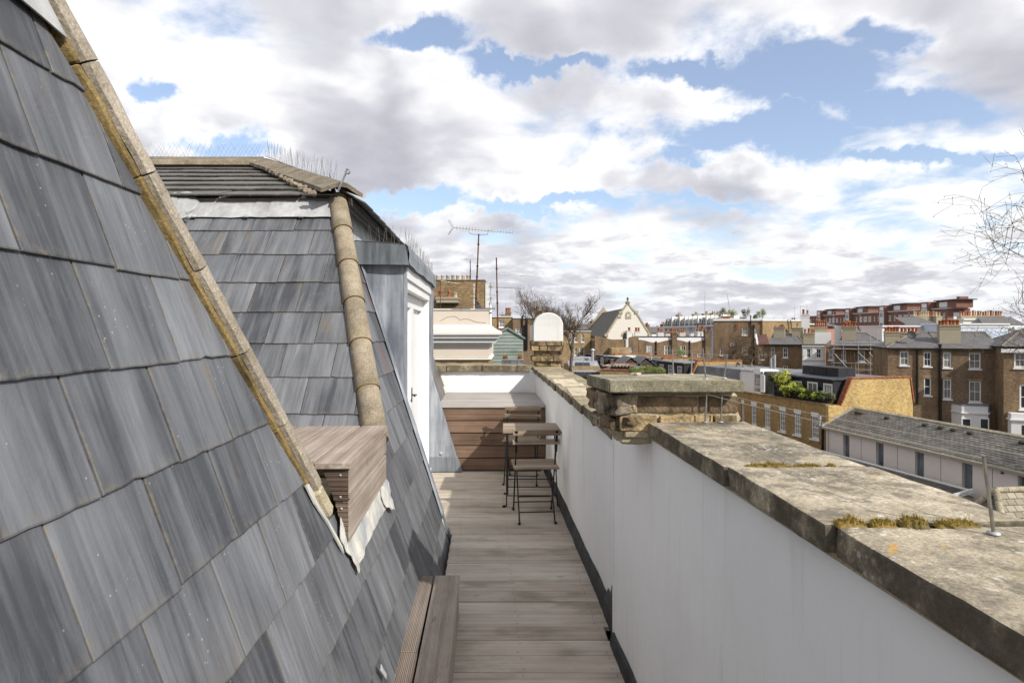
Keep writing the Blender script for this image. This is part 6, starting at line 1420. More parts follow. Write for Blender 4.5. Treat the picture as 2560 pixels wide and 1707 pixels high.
# ================================================================== mews row (runs away to the left along line M)
YM0 = 42.9; XM0 = 22.4; SM = -.275
dM = Vector((SM, 1)).normalized(); nM = Vector((dM.y, -dM.x))               # along the row (away), and into the block (right)
angM = math.atan2(-dM.y, -dM.x)                                             # facade runs from far (left) to near (right)
def MP(Y): return Vector((XM0+SM*(Y-YM0), Y))
def mewspx(Y): p = MP(Y); return CX+F*p.x/p.y
ZPAR = -3.7
def mews(label, Yf, Yn, mat, group='mews houses'):
    return House('mews_house', label, mewspx(Yf), Yf, mewspx(Yn), Yn, 7.6, mat, group=group)
mA = mews('ochre brick mews house with tall white sashes, black dormer and yellow gable end', 53.2, 42.9, 'brick_mews')
Z = lambda z: z-GZ
rects = []
for (x0, y0, x1, y1) in ((280, 575, 315, 800), (405, 590, 478, 825), (580, 625, 658, 870), (772, 660, 858, 920), (967, 697, 1060, 975), (1190, 745, 1293, 1035)):
    rects.append((1800+.1913*x0, 900+.1913*y0, 1800+.1913*x1, 900+.1913*y1, {}))
hs = []
for rc in rects: a, d = mA.hit(rc[0], rc[1]); b, c = mA.hit(rc[2], rc[3]); zc_ = Z(-5.25); hs.append((a, b, Z(-6.27), Z(-4.64)))
mA.walls(Z(ZPAR), hs)
for (a, b, c, d) in hs: mA.window(a, b, c, d, cols=3, rows=4, lintel='white_paint', glass='glass_blind', fr=.08)
m = MB(); m.box(-.02, mA.w+.08, -.06, .34, Z(ZPAR)+.002, Z(ZPAR)+.10); mA.part(m, 'coping', 'brick_stock')
# mansard gable end wall (near end, x = w), yellow stock brick
gw = mA.w; ZT = Z(-1.83)
m = MB(); m.prism([(gw+.01, .01, 0), (gw+.01, 7.7, 0), (gw+.01, 7.62, Z(-3.7)), (gw+.01, 7.30, ZT), (gw+.01, 2.05, ZT), (gw+.01, 1.2, Z(ZPAR)), (gw+.01, .01, Z(ZPAR)-.02)], (.28, 0, 0)); mA.part(m, 'gable_end', 'brick_yellow')
def ctile(p, q, n, par, mat='red_tile', w_=.42, t_=.09, name='coping_tile'):
    p = Vector(p); q = Vector(q); d = (q-p)/n
    for i in range(n):
        a = p+d*i; e = d.normalized(); s_ = Vector((1, 0, 0)) if abs(e.x) < .7 else Vector((0, 1, 0)); u_ = s_.cross(e).normalized()
        if u_.z < 0: u_ = -u_
        m = MB(); L_ = d.length-.012; h0 = [a-s_*w_/2, a+s_*w_/2, a+s_*w_/2+e*L_, a-s_*w_/2+e*L_]
        m.prism(h0, u_*t_); m.build(name, mat, par)
ctile((gw+.15, 1.12, Z(ZPAR)), (gw+.15, 2.05, ZT), 8, mA.root); ctile((gw+.15, 2.05, ZT+.004), (gw+.15, 7.30, ZT+.004), 14, mA.root); ctile((gw+.15, 7.32, ZT), (gw+.15, 7.64, Z(-3.7)), 7, mA.root)
# mansard slope, flat roof
m = MB(); m.prism([(.0, 1.25, Z(ZPAR)), (.0, 2.0, ZT-.12), (.0, 7.3, ZT-.12), (.0, 7.6, Z(-3.7))], (gw, 0, 0)); mA.part(m, 'mansard', 'dark_roof')
m = MB(); m.box(.02, gw-.02, 2.0, 7.3, ZT-.115, ZT-.06); mA.part(m, 'flat_roof', 'flat_roof')
m = MB(); m.box(.05, gw-.1, .36, 1.3, Z(ZPAR)-.1, Z(ZPAR)-.06); mA.part(m, 'balcony_floor', 'flat_roof')
# black dormer with three glazed openings
def dormer(h, xa, xb, y0, zt, rects, fmat='black_paint', zbot=None, deep=2.2, roofm='dark_roof', gl='glass_blind'):
    zbot = Z(ZPAR)-.06 if zbot is None else zbot
    hs = rects; m_ = h.walls(zt, hs, xa, xb, y0, deep, fmat, zbot, 'dormer_front', .08)
    for (a, b, c, d, cl, rw) in [(*r[:4], *(r[4:] or (2, 1))) for r in rects]: h.window(a, b, c, d, cols=cl, rows=rw, y0=y0, reveal=.08, sill=False, glass=gl, fr=.10)
    m = MB(); m.box(xa-.15, xb+.15, y0-.28, y0+deep, zt+.002, zt+.10); h.part(m, 'dormer_roof', roofm)
def mx(h, px, back): return h.hit(px, 950, back)[0]
yd = 1.0; zd = Z(-1.98); xa = mx(mA, 1979, yd); xb = mx(mA, 2083, yd)
f0 = Z(ZPAR)-.04
H_ = mA.walls
dr = [(mx(mA, 1981.5, yd), mx(mA, 2004.5, yd), f0+.55, zd-.30), (mx(mA, 2017, yd), mx(mA, 2044, yd), f0, zd-.25), (mx(mA, 2057, yd), mx(mA, 2082, yd)-.03, f0, zd-.25)]
mA.walls(zd, dr, xa, xb, yd, 2.4, 'black_paint', f0, 'dormer_front', .08)
for (a, b, c, d), (cl, rw, gl) in zip(dr, ((3, 1, 'glass_blind'), (2, 1, 'glass_curtain'), (3, 2, 'glass_blind'))): mA.window(a, b, c, d, cols=cl, rows=rw, y0=yd, reveal=.08, sill=False, glass=gl, fr=.13, bar=.05)
m = MB(); m.box(xa-.15, xb+.12, yd-.25, yd+2.4, zd+.002, zd+.10); mA.part(m, 'dormer_roof', 'dark_roof')
for px in (2010, 2050): a = mx(mA, px, yd); m = MB(); m.lathe([(.08, 0), (.08, .2)], (a, yd-.09, zd-.75), 10); mA.part(m, 'wall_lamp', 'black_metal')
# planter screens on the roof
for (pa, pb, y_) in ((2006, 2035, 3.2), (2036, 2066, 3.1), (2067, 2096, 3.0)):
    a = mx(mA, pa, y_); b = mx(mA, pb, y_); m = MB(); m.box(a, b, y_, y_+1.6, ZT-.05, ZT+.62); mA.part(m, 'roof_screen', 'black_paint')
# balcony railing, bars one by one
rail = thing('railing', 'black iron balcony railing with thin bars along the mews parapet', 'railing', (mA.A.x, mA.A.y, Z(ZPAR)+GZ), mA.root.rotation_euler.z)
xa_, xb_ = mx(mA, 1936, .2), mA.w-.02
for i in range(74):
    x = xa_+(xb_-xa_)*i/73; m = MB(); m.tube((x, .2, .10), (x, .2, .82), .012 if i % 12 else .025, .012 if i % 12 else .025, 5, False); m.build('bar', 'black_metal', rail)
for z in (.80, .18): m = MB(); m.tube((xa_, .2, z), (xb_, .2, z), .02, .02, 5); m.build('rail', 'black_metal', rail)
m = MB(); m.box(xa_, xb_-.4, .26, .52, .02, .42); tag(m.build('planter_trough', 'black_paint', None, mA.root.matrix_basis @ TR((0, 0, Z(ZPAR)))), 'black planting trough along the inside of the mews railing', 'planter')
Wm = Matrix.Translation(mA.root.location) @ Matrix.Rotation(mA.root.rotation_euler.z, 4, 'Z')
tr_ = bpy.data.objects['planter_trough']; tr_.matrix_local = Wm @ TR((0, 0, Z(ZPAR)))
for k, (px, hgt, rx, mt) in enumerate(((1944, 1.45, .55, 'leaf_dull'), (1955, 1.55, .55, 'leaf_yellow'), (1966, 1.1, .55, 'leaf_yellow'), (1978, .95, .5, 'leaf_yellow'), (1990, .85, .5, 'leaf_yellow'), (2002, .7, .5, 'leaf'), (2014, .7, .45, 'leaf_yellow'), (2026, .6, .4, 'leaf'), (2042, .6, .4, 'leaf_yellow'), (2056, .6, .4, 'leaf'), (2070, .5, .35, 'leaf_dull'))):
    x = mx(mA, px, .4); p = Wm @ Vector((x, .4, Z(ZPAR)+.42))
    bush(p.x, p.y, p.z-.25, rx*1.35, hgt*.72, 'trough_shrub', ('tall wispy bamboo at the far end of the mews trough', 'tall yellow-green bush next to the bamboo', 'full yellow-green bush before the shuttered window', 'bright yellow-green bush below the dormer corner', 'rounded yellow-green bush beside the wall lamp', 'low dark green bush before the glazed doors', 'small yellow-green bush against the glazed doors', 'small dark bush right of the glazed doors', 'small bright bush between doors and shutters', 'small green bush under the slatted shutters', 'sparse low plant at the gable end of the trough')[k], mt, 900 if k < 6 else 480, group='shrubs along the mews railing', ls=.19, s_=40+k)
# --- next mews house: white dormer, terrace chairs
mB = mews('ochre brick mews house with white glazed dormer and red tiled verge', 61.8, 53.25, 'brick_mews')
zf = Z(ZPAR)+.1; a = .3
mB.walls(Z(ZPAR)+.1, [(mB.w-2.2, mB.w-1.35, Z(-6.27), Z(-4.64)), (mB.w-4.4, mB.w-3.5, Z(-6.27), Z(-4.64))])
for (q0, q1) in ((mB.w-2.2, mB.w-1.35), (mB.w-4.4, mB.w-3.5)): mB.window(q0, q1, Z(-6.27), Z(-4.64), 3, 4, lintel='white_paint', glass='glass_blind')
m = MB(); m.prism([(.0, 1.25, Z(ZPAR)), (.0, 2.0, ZT-.12), (.0, 7.3, ZT-.12), (.0, 7.6, Z(-3.7))], (mB.w, 0, 0)); mB.part(m, 'mansard', 'flat_roof')
m = MB(); m.prism([(.0, 1.0, Z(ZPAR)+.12), (.0, 2.05, ZT+.3), (.0, 7.3, ZT+.3), (.0, 7.6, Z(-3.7)), (0, 1.0, 0+5)], (.28, 0, 0)); mB.part(m, 'party_wall', 'brick_mews')
ctile((.14, .95, Z(ZPAR)+.12), (.14, 2.05, ZT+.3), 9, mB.root); ctile((.14, 2.05, ZT+.304), (.14, 7.3, ZT+.304), 14, mB.root)
ya = .9; xa = mx(mB, 1884.5, ya); xm_ = mx(mB, 1909, ya); xb = mx(mB, 1926, ya)
xb = min(xb, mB.w-.05)
d1 = [(xa+.06, xm_-.05, zf+.35, zf+1.55), (xm_+.1, xb-.1, zf+.02, zf+1.5)]
mB.walls(zf+1.75, d1, xa, xb, ya, 2.6, 'white_paint', zf-.1, 'dormer_front', .06)
mB.window(*d1[0], cols=6, rows=3, y0=ya, reveal=.06, sill=False, glass='glass_blind', fr=.06); mB.window(*d1[1], cols=3, rows=5, y0=ya, reveal=.06, sill=False, glass='glass_blind', fr=.09)
m = MB(); m.box(xa-.1, xb+.1, ya-.15, ya+2.6, zf+1.752, zf+1.84); mB.part(m, 'dormer_roof', 'pale_grey'); m = MB(); m.box(xb+.01, xb+.05, ya, ya+2.6, zf, zf+1.74); mB.part(m, 'dormer_cheek', 'dark_roof')
for px, hh in ((1981.5, .9), (1988, 1.25)): x = mx(mB, px, 5); m = MB(); m.tube((mB.w-1.2+(.5 if hh > 1 else 0), 5, ZT-.1), (mB.w-1.2+(.5 if hh > 1 else 0), 5, ZT+hh), .11, .11, 10); mB.part(m, 'flue', 'galv')
m = MB()
for i in range(4): x = mB.w*(.08+.28*i); m.tube((x, .2, Z(ZPAR)), (x, .2, Z(ZPAR)+.85), .025, .025, 5)
m.tube((.1, .2, Z(ZPAR)+.85), (mB.w-.1, .2, Z(ZPAR)+.85), .02, .02, 5); mB.part(m, 'roof_rail', 'black_metal')
# --- further mews houses with black dormers
lab = ['mews house with a wide black dormer of three small white windows', 'mews house with black dormers and slate-blue flat roof beyond the pollarded tree', 'mews house with pale roof lights and white framed windows', 'mews house with timber pergola and lead roof at the far end of the row']
Yq = [61.85, 68.5, 74.5, 81.0, 88.5]
for k in range(4):
    h = mews(lab[k], Yq[k+1]-.05, Yq[k], 'brick_mews'); h.walls(Z(ZPAR)+.1, [])
    m = MB(); m.prism([(.0, 1.25, Z(ZPAR)), (.0, 2.0, ZT-.12), (.0, 7.3, ZT-.12), (.0, 7.6, Z(-3.7))], (h.w, 0, 0)); h.part(m, 'mansard', 'dark_roof' if k % 2 else 'flat_roof')
    m = MB(); m.prism([(.0, 1.0, Z(ZPAR)+.12), (.0, 2.05, ZT+.3), (.0, 7.3, ZT+.3), (.0, 7.6, Z(-3.7)), (0, 1.0, 5)], (.28, 0, 0)); h.part(m, 'party_wall', 'brick_mews')
    ctile((.14, .95, Z(ZPAR)+.12), (.14, 2.05, ZT+.3), 7, h.root); ctile((.14, 2.05, ZT+.304), (.14, 7.3, ZT+.304), 10, h.root)
    x0 = .7; x1 = h.w-.5; f = Z(ZPAR)+.05; wn = 3
    dd = [(x0+(x1-x0)*(i+.25)/wn, x0+(x1-x0)*(i+.75)/wn, f+.55, f+1.55) for i in range(wn)]
    h.walls(f+1.85, dd, x0, x1, .95, 3, 'black_paint', f-.1, 'dormer_front', .08)
    for q in dd: h.window(*q, cols=3, rows=2, y0=.95, reveal=.08, sill=False, glass='glass_curtain', fr=.10)
    m = MB(); m.box(x0-.15, x1+.15, .7, 4.2, f+1.852, f+1.95); h.part(m, 'dormer_roof', ('flat_roof', 'dark_roof', 'pale_grey', 'lead')[k])
    for i in range(2): 
        m = MB(); m.box(1.2+i*2.4, 2.8+i*2.4, 4.6, 6.6, ZT-.11, ZT+.18); rl = h.part(m, 'roof_light', 'dark_roof'); m = MB(); m.box(1.3+i*2.4, 2.7+i*2.4, 4.7, 6.5, ZT+.182, ZT+.2); m.build('glass', 'glass_sky', rl)
    if k == 1: m = MB(); [m.tube((x0+.3+i*.9, 1.0, f+1.95), (x0+.3+i*.9, 1.0, f+2.3), .03, .03, 5) for i in range(6)]; m.tube((x0, 1, f+2.3), (x1, 1, f+2.3), .03, .03, 5); h.part(m, 'roof_rail', 'white_paint')
# loose roofs, hedge and plant boxes on the near side of the mews (left foreground of the row)
lf = House('low_house', 'low house with lead-grey roof and dark sloping rooflight beyond the far coping', 1428, 52, 1500, 52, 6, 'brick_tan', 'house'); zt = lf.hit(1450, 916)[1]
lf.walls(zt); lf.slope([(-.1, -.3, zt-.5), (lf.w+.1, -.3, zt-.5), (lf.w+.1, 2.6, zt+.28), (-.1, 2.6, zt+.28)], 'roof', 'lead'); m = MB(); a = lf.hit(1440, 930)[0]; m.prism([(a, -.5, zt-.9), (a+1.3, -.5, zt-.9), (a+1.3, 1.0, zt+.1), (a, 1.0, zt+.1)], (0, 0, .2)); lf.part(m, 'rooflight', 'bitumen')
m = MB(); m.box(lf.w*.2, lf.w*.9, 3, 5, zt, zt+.62); lf.part(m, 'plant_box', 'galv'); m = MB(); m.tube((lf.w*.88, 2.5, zt), (lf.w*.88, 2.5, zt+1.3), .13, .13, 10); m.lathe([(.2, 0), (.2, .1), (.02, .2)], (lf.w*.88, 2.5, zt+1.3), 10); lf.part(m, 'flue', 'galv')
lg = House('low_house', 'low house with red tile copings and black box rooflight behind the stone slab', 1500, 50, 1585, 49, 6, 'brick_tan', 'house'); zt = lg.hit(1540, 926)[1]; lg.walls(zt)
m = MB(); m.box(.0, lg.w, .3, 6, zt+.002, zt+.06); lg.part(m, 'flat_roof', 'flat_roof'); ctile((.05, .1, zt), (lg.w*.95, .1, zt), 12, lg.root, w_=.3); ctile((.0, 4.5, zt+.3), (lg.w*.8, 4.5, zt+.3), 12, lg.root, w_=.3)
m = MB(); a = lg.hit(1526, 925, 1)[0]; b = lg.hit(1577, 925, 1)[0]; m.box(a, b, 1, 2.6, zt+.05, zt+.38); rb = lg.part(m, 'rooflight', 'black_paint'); m = MB(); m.box(a+.08, b-.08, 1.08, 2.5, zt+.382, zt+.40); m.build('glass', 'glass_sky', rb)
for i in range(9): m = MB(); m.box(.1+.28*i, .2+.28*i, .4, 2.8, zt+.30, zt+.36); lg.part(m, 'pergola_slat', 'scaffold_board')
lh = House('low_house', 'low house with twin dark slate gables behind the clipped hedge', 1545, 60, 1630, 60, 5, 'brick_dark', 'house'); zt = lh.hit(1580, 918)[1]; lh.walls(zt)
for c_ in (.38, .82): 
    xq = lh.w*c_; 
    lh.slope([(xq-1.35, 4, zt-.1), (xq-1.35, -.1, zt-.1), (xq, -.1, zt+.95), (xq, 4, zt+.95)], 'roof', 'roof_slate'); lh.slope([(xq+1.35, -.1, zt-.1), (xq+1.35, 4, zt-.1), (xq, 4, zt+.95), (xq, -.1, zt+.95)], 'roof', 'roof_slate'); m = MB(); m.prism([(xq-1.2, 0, zt-.1), (xq+1.2, 0, zt-.1), (xq, 0, zt+.8)], (0, .2, 0)); lh.part(m, 'gable', 'dark_timber')
hd = thing('hedge', 'low clipped green hedge on a roof beyond the stone slab', 'hedge', tuple(at(1621, 936, 46))); rr = random.Random(9); m = MB(); LH_ = 88/F*46
for i in range(2600):
    a = rr.uniform(-.5, .5); hh = .62*(1-abs(a)*.55+.25*mnoise.noise(Vector((a*9, 0, 0)))); p = Vector((a*LH_, rr.uniform(0, .9), hh*(rr.random()**.5))); d = Vector((rr.gauss(0, 1), rr.gauss(0, 1), rr.gauss(.4, .8))).normalized(); e = d.orthogonal().normalized(); L_ = rr.uniform(.05, .13)
    m.add([p-d*L_*.5, p+e*L_*.25, p+d*L_*.5, p-e*L_*.25], [(0, 1, 2, 3)])
m.build('foliage', 'leaf', hd, kind='stuff'); m = MB(); m.box(-LH_/2, LH_/2, .05, .8, -1.5, .12); m.build('trough', 'dark_timber', hd)
p = at(1702, 905, 70); t = thing('potted_tree', 'small round-headed tree in a terracotta pot before the V-parapet houses', 'tree', tuple(p)); m = MB(); m.lathe([(.25, -.3), (.35, .3), (.38, .34)], n=12); m.build('pot', 'terracotta', t); m = MB(); m.tube((0, 0, .3), (.05, 0, .8), .05, .04, 6); m.build('trunk', 'bark', t); m = MB()
for i in range(420): v = Vector((rr.gauss(0, 1), rr.gauss(0, 1), rr.gauss(0, 1))).normalized()*(.62*rr.random()**.4); v.z += 1.15; d = Vector((rr.gauss(0, 1), rr.gauss(0, 1), rr.gauss(0, 1))).normalized(); e = d.orthogonal().normalized(); m.add([v-d*.08, v+e*.04, v+d*.08, v-e*.04], [(0, 1, 2, 3)])
m.build('crown', 'leaf', t, kind='stuff')
# ================================================================== pale pink range with long slate roof
pk = House('pink_house', 'long pale pink rendered building with mossy slate roof and tall narrow windows', 2065, 42.6, 2640, 27.5, 4.8, 'pink_render', 'building')
ZPE = Z(-5.1); zr_ = Z(-3.92)
def pw(px): return pk.hit(px, 1100)[0]
hs = []
for (x0, x1) in ((35, 108), (415, 502), (865, 967), (1405, 1527), (2050, 2170)):
    hs.append((pw(2100+.2169*x0), pw(2100+.2169*x1), Z(-7.05), Z(-5.42)))
a0 = pw(2109)
pk.walls(ZPE, hs, reveal=.2)
for (a, b, c, d) in hs: pk.window(a, b, c, d, cols=1, rows=1, glass='glass_sky', fmat='galv', fr=.06, sill=False, reveal=.2); 
for (a, b, c, d) in hs: m = MB(); m.box(a-.04, b+.04, -.05, .12, c-.07, c-.004); pk.part(m, 'window_sill', 'grey_stucco')
for px in (2153, 2243.5, 2352, 2481): x = pw(px); m = MB(); m.box(x-.012, x+.012, -.004, .01, 3, ZPE-.05); pk.part(m, 'render_joint', 'dark_timber')
sl_ = Vector((0, 2.4, zr_-ZPE)); nrow = 14; L_ = pk.w
# real slate courses: thin overlapping strips, each broken into slates, joined as one part
rr = random.Random(4)
ey = sl_.normalized(); ex = Vector((1, 0, 0)); nn = ex.cross(ey); o0 = Vector((0, -.25, ZPE-.25*(zr_-ZPE)/2.4+.03)); tot = (sl_.length+.28)
fr_ = frame(o0, ex, ey, nn); m = MB(); g = tot/nrow
for r in range(nrow):
    x = -.1-(.15 if r % 2 else 0)
    while x < L_+.1:
        w_ = .30; z0 = .020+rr.uniform(-.004, .006); z1 = .004; b0 = r*g+rr.uniform(-.006, .006); b1 = r*g+g*1.3
        m.add([(x+.006, b0, z0), (x+w_-.006, b0, z0), (x+w_-.006, b1, z1), (x+.006, b1, z1), (x+.006, b0, z0-.014), (x+w_-.006, b0, z0-.014)], [(0, 1, 2, 3), (4, 5, 1, 0)]); x += w_
m.build('roof_slates', 'roof_pink', pk.root, fr_, kind='stuff')
m = MB(); m.box(-.1, L_+.1, 0, tot, -.08, -.012); m.build('roof_deck', 'dark_timber', pk.root, fr_)
m = MB(); m.prism([(0, 2.4, zr_-.08), (0, 4.9, ZPE-.1), (L_, 4.9, ZPE-.1), (L_, 2.4, zr_-.08)], (0, 0, .06)); pk.part(m, 'rear_slope', 'roof_slate')
for i in range(int(L_/.45)):
    m = MB(); m.prism([(i*.45, 2.25, zr_+.0), (i*.45, 2.40, zr_+.10), (i*.45, 2.55, zr_+.0)], (.44, 0, 0)); pk.part(m, 'ridge_tile', 'ridge_lichen')
m = MB(); m.prism([(-.14, -.3, ZPE-.10), (-.14, 2.4, zr_+.02), (-.14, 2.4, zr_+.12), (-.14, -.3, ZPE+.06)], (.12, 0, 0)); pk.part(m, 'verge', 'galv')
m = MB(); m.box(-.1, L_, -.36, -.25, ZPE-.16, ZPE-.05); pk.part(m, 'gutter', 'grey_stucco'); m = MB(); m.box(-.1, L_, -.25, -.02, ZPE-.22, ZPE-.06); pk.part(m, 'soffit', 'pink_render')
for (px, py) in ((2144, 1026), (2153, 1030), (2218, 1041), (2314, 1056), (2353, 1062), (2385, 1068), (2427, 1075), (2558, 1097)):
    t_ = tot*.80; x = pw(px)+ .0; kx = (px-CX)/F; 
    X0 = pk.A+pk.d*0; yb_ = 1.85; xx = pk.hit(px, py, yb_)[0]; bevelled('roof_vent', 'dark_timber', -.16, .16, -.10, .10, 0, .12, .01, pk.root, fr_ @ TR((xx, (yb_+.25)/2.65*tot, .02)))
m = MB(); x, z = pk.hit(2506, 1172); m.prism([(x+.14*math.cos(math.pi*i/3), -.06, z+.17*math.sin(math.pi*i/3)) for i in range(6)], (0, .055, 0)); al = pk.part(m, 'alarm_box', 'buff_pot'); m = MB(); m.box(x-.07, x+.02, -.066, -.061, z-.03, z+.06); m.build('alarm_label', 'white_paint', al); m = MB(); m.box(x-.06, x+.08, -.05, -.005, z-.24, z-.18); m.build('alarm_lamp', 'black_metal', al)
m = MB(); m.tube((-.22, -.1, 2), (-.22, -.1, ZPE+.1), .09, .09, 8); pk.part(m, 'downpipe', 'black_metal'); m = MB(); m.tube((.25, -.08, 2), (.25, -.08, ZPE-.2), .04, .04, 8); pk.part(m, 'waste_pipe', 'pink_render')
m = MB(); m.path([(-.35, -.5, ZPE), (-.05, -.5, ZPE+.1), (.0, -.5, ZPE+.45)], .09, 8); m.tube((0, -.5, ZPE+.45), (0, -.5, ZPE+.75), .11, .11, 8); pk.part(m, 'boiler_flue', 'galv')
# low slate roof in front with white gutter
lr = House('low_annexe', 'low annexe with grey slate roof edged by a white gutter below the pink wall', 1850, 50, 2423, 30.9, 5, 'brick_tan', 'building')
ZL = Z(-6.62)
m = MB(); m.box(0, lr.w, -4.6, -.1, 0, ZL-.9); lr.part(m, 'wall', 'brick_tan')
fr2 = frame(Vector((0, -5.2, ZL-.95)), Vector((1, 0, 0)), Vector((0, 5.2, .95)).normalized(), Vector((0, -.95, 5.2)).normalized()); m = MB(); tot2 = math.hypot(5.2, .95); r = 0; rr = random.Random(6)
g = .2; nrow = int(tot2/g)
for r in range(nrow):
    x = -(.15 if r % 2 else 0)
    while x < lr.w:
        w_ = .3; b0 = r*g+rr.uniform(-.004, .004); m.add([(x+.004, b0, .018), (x+w_-.004, b0, .018), (x+w_-.004, b0+g*1.25, .003), (x+.004, b0+g*1.25, .003), (x+.004, b0, .004), (x+w_-.004, b0, .004)], [(0, 1, 2, 3), (4, 5, 1, 0)]); x += w_
m.build('roof_slates', 'roof_slate_brown', lr.root, fr2, kind='stuff'); m = MB(); m.box(-.1, lr.w+.1, 0, tot2, -.08, -.004); m.build('roof_deck', 'dark_timber', lr.root, fr2)
m = MB(); m.box(lr.w*.30, lr.w+.12, .0, .16, ZL-.06, ZL+.06); lr.part(m, 'gutter', 'white_paint'); m = MB(); m.box(0, lr.w*.30-.01, .0, .5, ZL-.06, ZL+.03); lr.part(m, 'lead_gutter', 'lead')
m = MB(); m.prism([(lr.w+.02, .1, ZL-.08), (lr.w+.02, -5.2, ZL-1.05), (lr.w+.02, -5.2, ZL-.80), (lr.w+.02, .1, ZL+.14)], (.12, 0, 0)); lr.part(m, 'verge', 'white_paint')
# lichen-covered hip roof at the lower right
lc = thing('lichen_roof_house', 'house with pale slate hip roof and orange-lichened ridge below the parapet', 'building', (19, 20, GZ)); ILc = Matrix.Translation(-lc.location)
q0 = at(2490, 1226, 20); q1 = q0+Vector((6, .6, 0)); q2 = at(2530, 1420, 18.3); q3 = at(2330, 1345, 21); q4 = q2+Vector((7, .7, 0))
def rslope(p, name='roof', mat='roof_lichen'):
    p = [Vector(v) for v in p]; ex = (p[1]-p[0]).normalized(); n = ex.cross(p[2]-p[0]).normalized()
    if n.z < 0: n = -n
    ey = n.cross(ex); f_ = frame(p[0], ex, ey, n); inv = f_.inverted(); m = MB(); m.prism([inv @ v for v in p], (0, 0, -.06)); m.build(name, mat, lc, ILc @ f_)
rslope([q2, q4, q1, q0]); rslope([q3, q2, q0], mat='roof_slate_brown'); rslope([q3+Vector((7, 2.0, 0)), q3, q0, q1], mat='roof_slate_brown')
def rtiles(p, q, L_, name):
    d = q-p; n = max(1, int(d.length/L_)); d = d/n
    for i in range(n): m = MB(); m.tube(ILc @ (p+d*i+Vector((0, 0, .02))), ILc @ (p+d*(i+.96)+Vector((0, 0, .02))), .10, .10, 8); m.build(name, 'ridge_lichen', lc)
rtiles(q0, q1, .4, 'ridge_tile'); rtiles(q0, q2, .4, 'hip_tile'); rtiles(q0, q3, .4, 'hip_tile')
qs = [q2+Vector((.25, .25, 0)), q4, q3+Vector((7, 1.6, 0)), q3+Vector((.3, -.1, 0))]
m = MB(); m.hexa([ILc @ Vector((p.x, p.y, GZ)) for p in qs], [ILc @ Vector((p.x, p.y, q2.z-.12)) for p in qs]); m.build('wall', 'brick_tan', lc)
# ================================================================== trees
def tree(name, label, base, H_, spread, seed, mat='bark', twig='twig', levels=5, lean=(0, 0), up=.35, r0=None, seeds=False, group=None, bias=Vector((0, 0, 0)), nbr=3, ratio=.72, thin=1.0, first=.35, rmin=.006):
    t = thing(name, label, 'tree', tuple(base), group=group); rr = random.Random(seed); mt = MB(); mw = MB(); ends = []
    r0 = r0 or H_*.02
    def grow(p, d, L_, r, lv):
        n = 3 if lv > 1 else 2; q = p; dd = d
        for i in range(n):
            dd = (dd+Vector((rr.gauss(0, 1), rr.gauss(0, 1), rr.gauss(0, .8)))*.16+Vector((0, 0, up*.12))+bias*.06).normalized(); q2_ = q+dd*(L_/n); ra = r*(1-.35*i/n); rb_ = r*(1-.35*(i+1)/n)
            (mt if lv >= levels-1 else mw).tube(q, q2_, max(ra, rmin), max(rb_, rmin*.8), 7 if lv >= levels-1 else 4 if lv > 1 else 3, False); q = q2_
            if lv <= levels-1 and lv > 0 and rr.random() < .55: grow(q, (dd*.6+Vector((rr.gauss(0, 1), rr.gauss(0, 1), rr.gauss(.2, .7)))*spread).normalized(), L_*.55, rb_*.55*thin, lv-1)
        if lv > 0:
            for _ in range(nbr if lv > 1 else 2): grow(q, (dd*.75+Vector((rr.gauss(0, 1), rr.gauss(0, 1), rr.gauss(.15, .6)))*spread).normalized(), L_*ratio*rr.uniform(.75, 1.15), r*.62*thin, lv-1)
        else: ends.append(q)
    grow(Vector((0, 0, 0)), Vector((lean[0], lean[1], 1)).normalized(), H_*first, r0, levels)
    mt.build('trunk', mat, t); mw.build('branches', twig, t, kind='stuff')
    if seeds:
        m = MB()
        for e in ends:
            if rr.random() < seeds: c = e-Vector((0, 0, rr.uniform(.03, .12))); m.lathe([(.001, -.022), (.02, -.01), (.02, .01), (.001, .022)], tuple(c), 5, False)
        m.build('seed_balls', 'dark_timber', t, kind='stuff')
    return t
b = at(1424, 905, 50); tree('bare_tree', 'bare leafless tree with upright shoots behind the white capped chimney', (b.x, b.y, b.z-1.5), 5.6, .60, 11, 'bark', 'twig', 6, (.35, 0), .9, .17, ratio=.70, first=.42, thin=.92)
b = at(1408, 905, 52); tree('bare_tree', 'bare tree with thick forked limbs leaning towards the rounded white cap', (b.x, b.y, b.z-1.2), 6.4, .5, 5, 'bark', 'twig', 6, (-.12, 0), 1.1, .17, ratio=.72, first=.40, thin=.92)
b = at(1822, 950, 68); tree('bare_tree', 'dense bare tree before the tall brick house with the roof garden', (b.x, b.y, b.z-2), 8.0, .62, 21, 'bark', 'twig', 6, (0, 0), .5, .16, ratio=.72, first=.34, nbr=3, thin=.85)
b = at(1850, 945, 69); tree('bare_tree', 'second bare tree with fine upright twigs beside the roof garden house', (b.x, b.y, b.z-2), 7.6, .6, 22, 'bark', 'twig', 5, (.05, 0), .6, .15, ratio=.74, first=.34, thin=.85)
